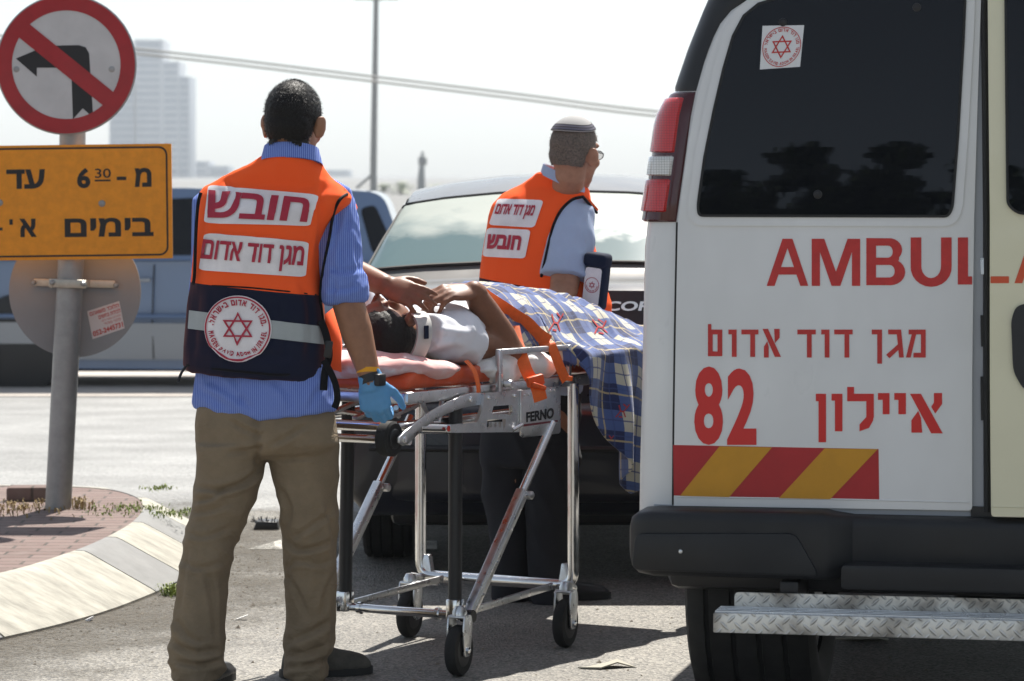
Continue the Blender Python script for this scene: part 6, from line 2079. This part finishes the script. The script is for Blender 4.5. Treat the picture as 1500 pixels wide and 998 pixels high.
# side straps
ribbon('side_strap', [P(470, 470, 9.955), P(478, 492, 9.95), P(482, 520, 9.945), P(476, 545, 9.94), P(474, 572, 9.935)], .022, M['black_cloth'], Vector((1, .2, 0)), vest1, .002)
ribbon('side_strap', [P(474, 528, 9.935), P(484, 545, 9.93), P(492, 565, 9.93), P(494, 585, 9.935), P(490, 598, 9.94)], .020, M['black_cloth'], Vector((1, -.3, .2)), vest1, .002)
b = B(); b.box(P(481, 512, 9.935), (.022, .010, .05), Matrix.Rotation(R(8), 3, 'Y'), bevel=.004); b.build('strap_buckle', M['black_plastic'], vest1)
ribbon('side_strap', [P(272, 537, 9.97), P(265, 548, 9.96), P(261, 560, 9.955)], .018, M['black_cloth'], Vector((.6, -.4, .4)), vest1, .002)
# vest front edge seen past the arm
b = B(); b.rings([[P(x, y, d) for x, y, d in r] for r in ([(474, 462, 10.03), (480, 500, 10.03), (482, 540, 10.04)], [(487, 452, 10.10), (497, 500, 10.10), (498, 545, 10.10)], [(492, 458, 10.17), (499, 505, 10.17), (496, 545, 10.17)])], closed=False)
o = b.build('vest_front', M['vest_orange'], vest1, 60); sd = o.modifiers.new('t', 'SOLIDIFY'); sd.thickness = .005
# trousers
b = B()
hips = [(596, 289, 488, .120, 0), (625, 286, 494, .130, 0), (648, 286, 498, .128, 0), (662, 300, 486, .105, 0), (671, 345, 440, .06, 0)]
b.rings(body_rings(hips, D1, 10))
def leg(rows, dd):
    rg = []
    for (y, xl, xr, hb, dy) in rows: rg += body_rings([(y, xl + 2, xr - 2, hb, dy)], D1 + dd, 8, p=2.1)
    b.rings(rg)
leg([(650, 286, 392, .115, .0), (700, 284, 388, .110, -.005), (740, 278, 374, .103, -.015), (790, 269, 350, .092, -.03), (840, 261, 336, .088, -.05), (900, 254, 331, .086, -.07), (950, 249, 329, .086, -.08), (984, 248, 328, .084, -.085), (996, 250, 326, .080, -.085)], 0)
leg([(650, 388, 500, .115, .0), (700, 396, 499, .110, .0), (740, 406, 497, .105, .0), (790, 412, 496, .098, .0), (840, 416, 496, .092, .0), (900, 416, 495, .088, .0), (940, 415, 492, .086, -.01), (975, 414, 486, .084, -.01), (992, 416, 482, .080, -.01)], .02)
co, f = fuse(b, .0055, 5)
zk, zh = P(0, 790, D1).z, P(0, 990, D1).z
kw = lambda c: np.exp(-((c[:, 2] - zk) / .10) ** 2) * .8 + np.exp(-((c[:, 2] - zh - .03) / .09) ** 2) * 1.4 + .30
cw = lambda c: np.exp(-((c[:, 2] - P(0, 690, D1).z) / .08) ** 2)
lean = co.copy(); lean[:, 2] += co[:, 0] * .9
n_ = normals_of(co, f)
d_ = .010 * (.55 - 2.2 * np.abs(nz(lean, (5, 5, 11), (1, 4, 2)))) * kw(co) + .005 * nz(co, (10, 10, 20), (9, 1, 3)) * kw(co) * .5 + .004 * nz(co, (4, 4, 3), (2, 2, 2))
st = np.clip((zh + .16 - co[:, 2]) / .16, 0, 1)
lean2 = co.copy(); lean2[:, 2] -= co[:, 0] * .7
low_ = np.clip((zk - .02 - co[:, 2]) / .1, 0, 1)
d_ += .004 * low_ * (.55 - 2.2 * np.abs(nz(lean2, (13, 13, 2.6), (6, 3, 7)))) + .006 * st * (.55 - 2 * np.abs(nz(lean2, (7, 7, 22), (6, 3, 7))))
# seat seam and crease under the seat on both sides
xs = P(380, 0, D1).x
zb_ = co[:, 2]
seat = np.exp(-((co[:, 0] - xs) / .010) ** 2) * np.clip((zb_ - P(0, 690, D1).z) / .03, 0, 1) * (co[:, 1] < D1)
d_ -= .010 * seat
co = co + n_ * d_[:, None]
co = creases(co, f, D1, [
    ([(287, 713), (318, 718), (345, 712), (368, 700), (388, 676)], 4, .013), ([(284, 735), (310, 728), (330, 716)], 4, .009), ([(279, 752), (310, 747), (335, 738)], 4, .006),
    ([(388, 652), (365, 660), (330, 664)], 4, .007), ([(386, 640), (360, 630), (332, 614)], 4, .006), ([(392, 655), (420, 640), (450, 622)], 4, .006), ([(394, 668), (425, 672), (460, 668)], 4, .005),
    ([(407, 712), (418, 730), (424, 748), (418, 775)], 4, .010), ([(414, 785), (428, 800), (440, 806), (470, 800), (490, 788)], 4, .009), ([(424, 790), (455, 772), (492, 745)], 4, .006), ([(478, 735), (486, 770), (492, 800)], 4, .008),
    ([(419, 835), (434, 822), (470, 826), (492, 815)], 4, .006), ([(418, 842), (432, 862), (452, 905)], 4, .007), ([(492, 835), (478, 870), (470, 905)], 4, .006), ([(420, 940), (452, 928), (488, 908)], 5, .009), ([(418, 962), (455, 955), (490, 940)], 5, .009), ([(417, 978), (450, 975), (480, 966)], 4, .007),
    ([(273, 780), (300, 786), (340, 772)], 4, .006), ([(264, 820), (292, 832), (330, 822)], 4, .005), ([(258, 905), (272, 930), (300, 944)], 5, .009), ([(254, 940), (285, 955), (326, 950)], 5, .009), ([(252, 968), (290, 975), (326, 966)], 4, .008), ([(300, 830), (312, 880), (318, 940)], 5, .006), ([(276, 800), (268, 850), (262, 900)], 4, .005)])
tro1 = mesh_from('trousers', co, f, M['khaki'], P1)
M['shoe_grey'] = mat('shoe_suede', (.075, .07, .058), .8, var=(30, .3), bump=(120, .4, .002))
M['sole'] = mat('shoe_sole', (.02, .02, .02), .7)
def shoe(parent, heel, yaw, L=.29, m=None, h=.085):
    """heel: ground point under the heel; yaw: direction of the toe, clockwise from straight ahead"""
    heel = Vector((heel[0], heel[1], .0)); f = Vector((math.sin(R(yaw)), math.cos(R(yaw)), 0)); r = Vector((f.y, -f.x, 0))
    b = B(); rings = []
    for t, w, hh in ((0, .022, .045), (.02, .032, .075), (.10, .036, h), (.3, .040, h * 1.05), (.45, .043, h * .92), (.62, .049, h * .76), (.8, .050, h * .66), (.93, .040, h * .55), (1.0, .022, h * .38)):
        c = heel + f * (L * t)
        rings.append([c + r * (w * x) + Vector((0, 0, z)) for x, z in ((-.95, .018), (-1.0, .03), (-.9, hh * .6), (-.6, hh * .92), (0, hh), (.6, hh * .92), (.9, hh * .6), (1.0, .03), (.95, .018))])
    b.rings(rings); co, ff = fuse(b, .005, 3)
    sh = mesh_from('shoe', co, ff, m, parent)
    b = B(); rings = []
    pts = []
    for t, w in ((-.02, .022), (.0, .030), (.10, .037), (.3, .036), (.45, .040), (.65, .048), (.82, .047), (.95, .036), (1.02, .016)):
        pts.append((t, w))
    outl = [heel + f * (L * t) + r * w for t, w in pts] + [heel + f * (L * t) - r * w for t, w in reversed(pts)]
    b.rings([[p + Vector((0, 0, .001)) for p in outl], [p + Vector((0, 0, .024)) for p in outl]]); b.build('sole', M['sole'], sh, 50)
    return sh
shoe(P1, GP(414, 996, 0) + Vector((.0, .03, 0)), 66, .275, M['shoe_grey'], .105)
hl = P(290, 1000, 9.93); shoe(P1, (hl.x, 9.90, 0), 12, .29, M['black_plastic'])
# glove, watch, wristband
b = B(); hand_parts(b, wrR, gd, (-.12, -1, -.08), (1, -.1, 0), ((38, 62, 45),) * 4, 1, s=1.0, r=1.16)
b.tube([wrR - gd * .012, wrR + gd * .03], [(.030, .036), (.026, .036)], 18, up=(0, 1, 0), dome=False)
co, f = fuse(b, .0042, 3); co = wrinkle(co, f, [(.0015, (60, 60, 30), True, None)])
mesh_from('glove', co, f, M['glove'], P1)
wd_ = (wrR - elR).normalized()
b = B(); b.lathe([(-.012, .030), (-.013, .0335), (.012, .0325), (.011, .029)], wrR - wd_ * .002, wd_, 32)
wt = b.build('wristwatch', M['black_plastic'], P1)
b = B(); b.box(wrR + Vector((.028, -.020, .0)), (.02, .038, .036), Matrix.Rotation(R(-35), 3, 'Z'), bevel=.006); b.build('watch_case', M['dark_metal'], wt)
b = B(); b.lathe([(-.006, .032), (-.007, .0345), (.007, .0345), (.006, .032)], wrR - wd_ * .026, wd_ + Vector((-.25, 0, .1)), 32); b.build('wristband', mat('yellow_band', (.80, .36, .01), .5), P1)

# ================================================================ patient
TK = Matrix((SV * -1, Vector((0, 0, 1)), SU * -1)).transposed()
# local head axes: x = patient's right, y = face (up), z = crown (towards the near end)
PT = thing('person', 'patient in white t-shirt and neck collar lying on the stretcher, hands over face', 'person', L_(.9, .22, zb2))
hcp = P(569, 484, 10.36)
hrp = Matrix((SV * -1, Vector((0, 0, 1)), SU * -1)).transposed()
hrp = hrp @ Matrix.Rotation(R(32), 3, 'Z')
b = B()
wm = .225
zt_ = zb2
hqp = head_parts(b, hcp, hrp, .98, L_(.37, .15, zt_ + .09))
def lying(rows, gz=0):
    out = []
    for s, hw, hh in rows:
        wc = float(np.interp(s, [.30, .40, .5, .7, 1.0], [.13, .165, .205, .245, .26]))
        out.append([L_(s, wc + hw * x, zt_ + .002 + hh + hh * y) for x, y in ((math.copysign(abs(math.cos(t)) ** .85, math.cos(t)), math.copysign(abs(math.sin(t)) ** .85, math.sin(t))) for t in (2 * math.pi * k / 32 for k in range(32)))])
    return out
b.rings(lying([(.37, .05, .040), (.42, .11, .056), (.50, .16, .072), (.62, .155, .074), (.80, .145, .070), (.95, .145, .066), (1.04, .13, .06)]))
for w in (wm - .075, wm + .06):
    b.tube([L_(.98, w, zt_ + .064), L_(1.16, w, zt_ + .066), L_(1.32, w, zt_ + .070), L_(1.46, w, zt_ + .045), L_(1.58, w, zt_ + .025), L_(1.62, w, zt_ + .035)], [.060, .050, .044, .038, .030, .028], 16, dome=True)
shp, elp, wrp = P(642, 492, 10.42), P(744, 516, 10.665), P(694, 427, 10.54)
b.tube([shp, shp.lerp(elp, .5), elp], [.047, .055, .052], 18, dome=True)
b.tube([elp, elp.lerp(wrp, .3), elp.lerp(wrp, .7), wrp], [.050, .054, .044, .034], 18, dome=True)
hd = P(642, 430, 10.47) - wrp
hand_parts(b, wrp, hd, Vector((.25, -.35, .9)), Vector((-.3, .8, .2)), ((30, 45, 30), (26, 42, 28), (22, 40, 26), (20, 38, 25)), 4, s=1.08, r=1.18)
shl, ell_, wrl = L_(.46, .40, zt_ + .10), P(458, 376, 10.62), P(563, 417, 10.37)
b.tube([shl, shl.lerp(ell_, .5), ell_], [.053, .048, .044], 18, dome=True)
b.tube([ell_, ell_.lerp(wrl, .35), ell_.lerp(wrl, .75), wrl], [.046, .049, .040, .033], 18, dome=True)
hdl = P(612, 435, 10.31) - P(563, 417, 10.37)
hand_parts(b, wrl, hdl, Vector((.05, -.88, .46)), Vector((.2, .3, 1)), ((6, 18, 12), (10, 20, 14), (14, 24, 16), (18, 28, 18)), 6, s=.95, r=1.10)
co, f = fuse(b, .0055, 4)
mesh_from('body', co, f, M['skin_dark'], PT)
hair_cap('hair', PT, hcp, hrp, M['hair_black'], lambda p: (p.z > -.062 and p.y < -.030) or (p.z > -.030 and p.y < .006) or (p.z > .046 and p.y < .040) or (p.z > .082 and p.y < .055), .98, .006, 3600, .006, 5)
# t-shirt
b = B()
b.rings(lying([(.315, .07, .052), (.345, .115, .066), (.39, .150, .076), (.46, .168, .081), (.55, .165, .084), (.68, .158, .085), (.82, .160, .080), (.96, .156, .074)]))
b.tube([shp + (shp - elp) * .15, shp.lerp(elp, .12), shp.lerp(elp, .47)], [.060, .066, .070], 20)
b.tube([shl, shl.lerp(ell_, .45)], [.062, .064], 20)
co, f = fuse(b, .006, 3)
lean = co.copy(); lean[:, 0] += co[:, 2] * .5
n_ = normals_of(co, f); co = co + n_ * (.003 + .007 * (.55 - 2.2 * np.abs(nz(lean, (13, 13, 10), (2, 1, 5)))) + .005 * nz(co, (25, 25, 18), (1, 1, 8)))[:, None]
co = creases(co, f, 10.45, [([(635, 478), (655, 474), (678, 480)], 5, .003), ([(635, 498), (655, 494), (682, 495)], 5, .003), ([(640, 516), (658, 511), (680, 513)], 5, .003)])
mesh_from('t_shirt', co, f, M['tee'], PT)
# cervical collar
nk0, nk1 = P(597, 500, 10.40), P(612, 500, 10.42)
ca = Vector((.80, .60, .02)).normalized()
cc = P(601, 496, 10.335)
b = B(); rings = []
fr_u = Vector((.60, -.80, 0)); fr_v = Vector((0, 0, 1))
for t, g in ((-.026, .0), (-.027, .005), (.024, .008), (.027, .003)):
    rings.append([cc + ca * (t + .018 * math.sin(a)) + (fr_u * math.cos(a) * (.070 + g) + fr_v * math.sin(a) * (.074 + g)) for a in (2 * math.pi * k / 44 for k in range(44))])
rings2 = [[cc + (p - cc) * 1 - (p - cc - ca * (p - cc).dot(ca)) * .07 for p in r] for r in (rings[-1], rings[0])]
b.rings([rings[0], rings[1], rings[2], rings[3], rings2[0], rings2[1]], False, False)
co_ = b.build('neck_collar', mat('collar_foam', (.50, .49, .46), .6, var=(30, .08)), PT, 40)
b = B()
for k0 in (0,):
    c = cc + fr_u * .081 + ca * .002 + fr_v * .022
    b.box(c, (.040, .006, .016), Matrix((fr_v, fr_u, ca)).transposed(), bevel=.002)
b.build('collar_tab', M['navy'], co_)

# ================================================================ paramedic behind
D2 = 12.0
root2 = P(785, 600, D2); root2.z = 0
P2 = thing('person', 'paramedic with white skullcap and glasses in orange vest and pale shirt behind the stretcher', 'person', root2)
Y2 = 32
hc2 = P(843, 226, 11.92); hr2 = rotm(34, 6, 3)
b = B()
hq2 = head_parts(b, hc2, hr2, .98, P(824, 300, 11.98))
core2 = [(640, 715, 845, .12, 0), (560, 712, 845, .125, 0), (480, 715, 850, .125, 0), (400, 722, 850, .125, 0), (340, 730, 852, .12, 0), (310, 745, 855, .105, 0), (285, 770, 852, .085, 0), (268, 790, 850, .07, 0)]
b.rings(body_rings(core2, D2, Y2))
b.tube([P(745, 640, D2), P(742, 760, D2 + .0), P(745, 870, D2 + .02)], [.085, .06, .045], 16, dome=True)
b.tube([P(805, 640, D2 - .05), P(806, 760, D2 - .05), P(810, 870, D2 - .05)], [.085, .06, .045], 16, dome=True)
s2, e2, w2_ = P(838, 325, 11.90), P(826, 425, 11.80), P(800, 470, 11.62)
b.tube([s2, e2, w2_], [.065, .050, .034], 18, dome=True)
hand_parts(b, w2_, Vector((-.3, -1, -.2)), (-.3, .1, 1), (-1, 0, 0))
s3, e3, w3 = P(765, 325, 12.06), P(768, 425, 12.16), P(790, 470, 12.02)
b.tube([s3, e3, w3], [.06, .048, .034], 16, dome=True)
hand_parts(b, w3, Vector((.3, -1, -.2)), (.3, .1, 1), (1, 0, 0))
co, f = fuse(b, .006, 4)
mesh_from('body', co, f, M['skin_light'], P2)
eyes(P2, hq2, .98)
hair_cap('hair', P2, hc2, hr2, M['hair_grey'], lambda p: (p.z > -.050 and p.y < -.035) or (p.z > .0 and p.y < .012) or (p.z > .050 and p.y < .045), .98, .005, 5200, .0065, 9)
m = mat('kippah_white', (.33, .325, .32), .85, bump=(300, .4, .001)); 
kp, T_, base_ = skullcap(P2, hc2, hr2, m, 12, 57, .09, 'skullcap', .0095)
def cap_band(a0, a1, mm, lift):
    b = B(); rows = []
    for a in np.linspace(a0, a1, 4):
        ring = []
        for q in range(64):
            t = 2 * math.pi * q / 64; d = T_ @ Vector((math.sin(R(a)) * math.cos(t), math.sin(R(a)) * math.sin(t), math.cos(R(a))))
            A = math.sqrt((d.x / .0745) ** 2 + (d.y / .094) ** 2 + (d.z / .088) ** 2)
            ring.append(hc2 + hr2 @ (base_ + d * (1 / A + lift - .0035)))
        rows.append(ring)
    b.rings(rows, False, False); b.build('cap_band', mm, kp, 60)
mg = mat('knit_grey', (.12, .115, .15), .9, bump=(500, .6, .001)); mk = mat('knit_black', (.02, .02, .025), .9)
cap_band(42, 54, mg, .0166); cap_band(41, 42.5, mk, .0171); cap_band(47.5, 49, mk, .0171); cap_band(54, 55.5, mk, .0171)
# glasses
b = B()
for k_ in (-1, 1):
    pts = [hq2(k_ * .033 + .022 * math.cos(a), .098, .008 + .016 * math.sin(a)) for a in (2 * math.pi * q / 20 for q in range(21))]
    b.tube(pts, .0016, 6)
    b.tube([hq2(k_ * .056, .096, .014), hq2(k_ * .074, .05, .013), hq2(k_ * .080, -.004, .014), hq2(k_ * .080, -.022, .0)], .0024, 6)
b.tube([hq2(-.011, .100, .012), hq2(0, .104, .014), hq2(.011, .100, .012)], .0016, 6)
gl_ = b.build('glasses', M['black_plastic'], P2)
for k_ in (-1, 1):
    b = B(); b.poly([hq2(k_ * .033 + .0215 * math.cos(a), .098, .008 + .0155 * math.sin(a)) for a in (2 * math.pi * q / 20 for q in range(20))], [tuple(range(20))]); b.build('lens', mat('lens_glass', (.9, .92, .95), .05, trans=.9), gl_)
# shirt
b = B()
b.rings(body_rings([(575, 708, 850, .13, 0), (540, 708, 850, .13, 0), (480, 712, 856, .13, 0), (400, 718, 858, .13, 0), (340, 726, 858, .125, 0), (310, 742, 860, .11, 0), (285, 770, 856, .09, 0), (266, 792, 852, .075, 0)], D2, Y2))
b.tube([P(830, 298, 11.94), P(836, 316, 11.93), P(835, 345, 11.89), P(830, 385, 11.85), P(827, 408, 11.83)], [.070, .083, .086, .088, .090], 26)
b.tube([P(765, 318, 12.06), P(768, 380, 12.12)], [.06, .065], 20)
co, f = fuse(b, .007, 3)
sw2 = lambda c: np.clip((c[:, 0] - P(795, 0, 11.85).x) / .03, 0, 1)
co = wrinkle(co, f, [(.005, (18, 18, 8), True, sw2), (.003, (24, 24, 20), False, sw2)])
shirt2 = mesh_from('shirt', co, f, M['shirt_pale'], P2)
collar(P2, P(825, 268, 11.94), Y2, (.070, .078), 0, .034, M['shirt_pale'], (-.42, -.15))
b = B()
V2 = [(520, 704, 886, .155, 0), (490, 701, 892, .158, 0), (440, 702, 892, .155, 0), (400, 706, 878, .150, 0), (350, 713, 866, .144, 0), (320, 718, 866, .136, 0), (302, 724, 866, .124, 0), (288, 736, 864, .108, 0), (274, 760, 860, .094, 0), (262, 780, 852, .092, -.02), (254, 788, 850, .09, -.04)]
b.rings(body_rings(V2, D2, Y2, tilt=(-.04, 0)))
co, f = fuse(b, .007, 3)
co = wrinkle(co, f, [(.004, (6, 6, 3), False, None), (.003, (15, 15, 6), True, None)])
vb2 = bvh_of(co, f)
m = cloth('vest_cloth_2', (1.0, .13, .03), .8, sheen=.2); m.node_tree.nodes['Principled BSDF'].inputs['Sheen Tint'].default_value = (1, .25, .08, 1); k = NT(m); tc = k.n('ShaderNodeTexCoord'); sx = k.n('ShaderNodeSeparateXYZ'); k.l(tc.outputs['Object'], sx.inputs[0])
za, zc = P(700, 407, D2) - root2, P(790, 421, D2) - root2; sl_ = (zc.z - za.z) / (zc.x - za.x)
seam = k.math('SUBTRACT', sx.outputs[2], k.math('ADD', k.math('MULTIPLY', k.math('SUBTRACT', sx.outputs[0], za.x), sl_), za.z))
front_ = k.math('GREATER_THAN', sx.outputs[0], P(840, 0, D2).x - root2.x)
k.l(k.mix(k.math('MAXIMUM', k.math('GREATER_THAN', seam, 0.0), front_), (.012, .016, .034), (1.0, .115, .025)), k.b.inputs['Base Color'])
vest2 = mesh_from('vest', co, f, m, P2)
qa = [(730, 292), (797, 294), (783, 334), (717, 330)]
pa = patch('reflective_panel', qa, vb2, .004, M['reflect_panel'], vest2, .1, .06)
words('lettering', 'מגן דוד אדום', qa, (.05, .28, .88, .80), vb2, .0065, M['vest_red'], pa, .03)
qb = [(715, 334), (778, 337), (770, 379), (708, 376)]
pb = patch('reflective_panel', qb, vb2, .004, M['reflect_panel'], vest2, .1, .06)
words('lettering', 'חובש', qb, (.06, .28, .84, .78), vb2, .0065, M['vest_red'], pb, .05)
piping('trim', [(866, 294), (852, 289), (838, 293), (822, 308), (811, 330), (804, 358), (798, 385), (793, 405)], .0055, M['black_cloth'], vest2, bvh_both(shirt2, vest2), .001)
b = B(); rows = []
for t in np.linspace(0, 1, 8):
    a_ = P(856, 284, 11.86).lerp(P(874, 305, 11.97), t); c_2 = P(850, 288, 11.84).lerp(P(871, 312, 11.96), t)
    rows.append([a_, a_.lerp(c_2, .5) + Vector((.01, 0, .004)), c_2 + Vector((.008, 0, 0))])
b.rings(rows, closed=False); o = b.build('shoulder_flap', M['vest_orange'], vest2, 60); sd = o.modifiers.new('t', 'SOLIDIFY'); sd.thickness = .004
b = B(); b.tube([r[-1] for r in rows], .005, 8); b.build('trim', M['black_cloth'], vest2)
# pouch on the chest
pr_ = Matrix.Rotation(R(-26), 3, 'Z') @ Matrix.Rotation(R(7), 3, 'Y')
b = B(); b.box(P(874, 414, 11.80), (.078, .07, .20), pr_, bevel=.022, seg=4); b.box(P(876, 381, 11.79), (.083, .08, .05), pr_, bevel=.016, seg=3)
po = b.build('chest_pouch', M['navy'], P2)
pf_ = frame_of(P(874, 414, 11.80), pr_ @ Vector((1, 0, 0)), pr_ @ Vector((0, 0, 1)), pr_ @ Vector((0, -1, 0)))
lp_ = decal('emblem_patch', [rrect(-.031, -.078, .031, .052, .010)], lambda x, y: pf_(x, y, .0360), M['reflect_panel'], po)
c_ = (0, -.008); E_ = [( [(x * .054 + c_[0], y * .054 + c_[1]) for x, y in l]) for l in star_loops((0, 0), .24, .035) + [circle((0, 0), .5), circle((0, 0), .46, rev=True)] + ring_text('MAGEN DAVID ADOM', (0, 0), .38, .09, 270, 170, under=True, bold=.05)]
decal('emblem', E_, lambda x, y: pf_(x, y, .0373), M['vest_red'], lp_)
# trousers and shoes
b = B()
b.rings(body_rings([(545, 709, 849, .133, 0), (590, 706, 848, .133, 0), (640, 704, 846, .13, 0), (680, 704, 846, .125, 0)], D2, 20))
def leg2(rows, dd):
    rg = []
    for r_ in rows: rg += body_rings([r_], D2 + dd, 15, p=2.1)
    b.rings(rg)
leg2([(650, 704, 782, .11, 0), (720, 708, 778, .105, 0), (800, 716, 778, .10, 0), (860, 722, 780, .095, 0), (880, 724, 780, .09, 0)], .03)
leg2([(650, 768, 846, .11, 0), (720, 772, 846, .105, 0), (800, 775, 842, .10, 0), (860, 778, 842, .095, 0), (884, 780, 842, .09, 0)], -.04)
co, f = fuse(b, .008, 4); lean = co.copy(); lean[:, 2] += co[:, 0] * .8
n_ = normals_of(co, f); co = co + n_ * (.010 * (1 - 2.2 * np.abs(nz(lean, (6, 6, 7), (1, 2, 2)))) + .005 * nz(co, (12, 12, 5), (4, 4, 4)))[:, None]
mesh_from('trousers', co, f, M['dark_trousers'], P2)
shoe(P2, (P(775, 880, D2).x, 11.99, 0), 75, .29, M['black_plastic'])
shoe(P2, (P(735, 880, D2).x, 12.04, 0), 35, .29, M['black_plastic'])
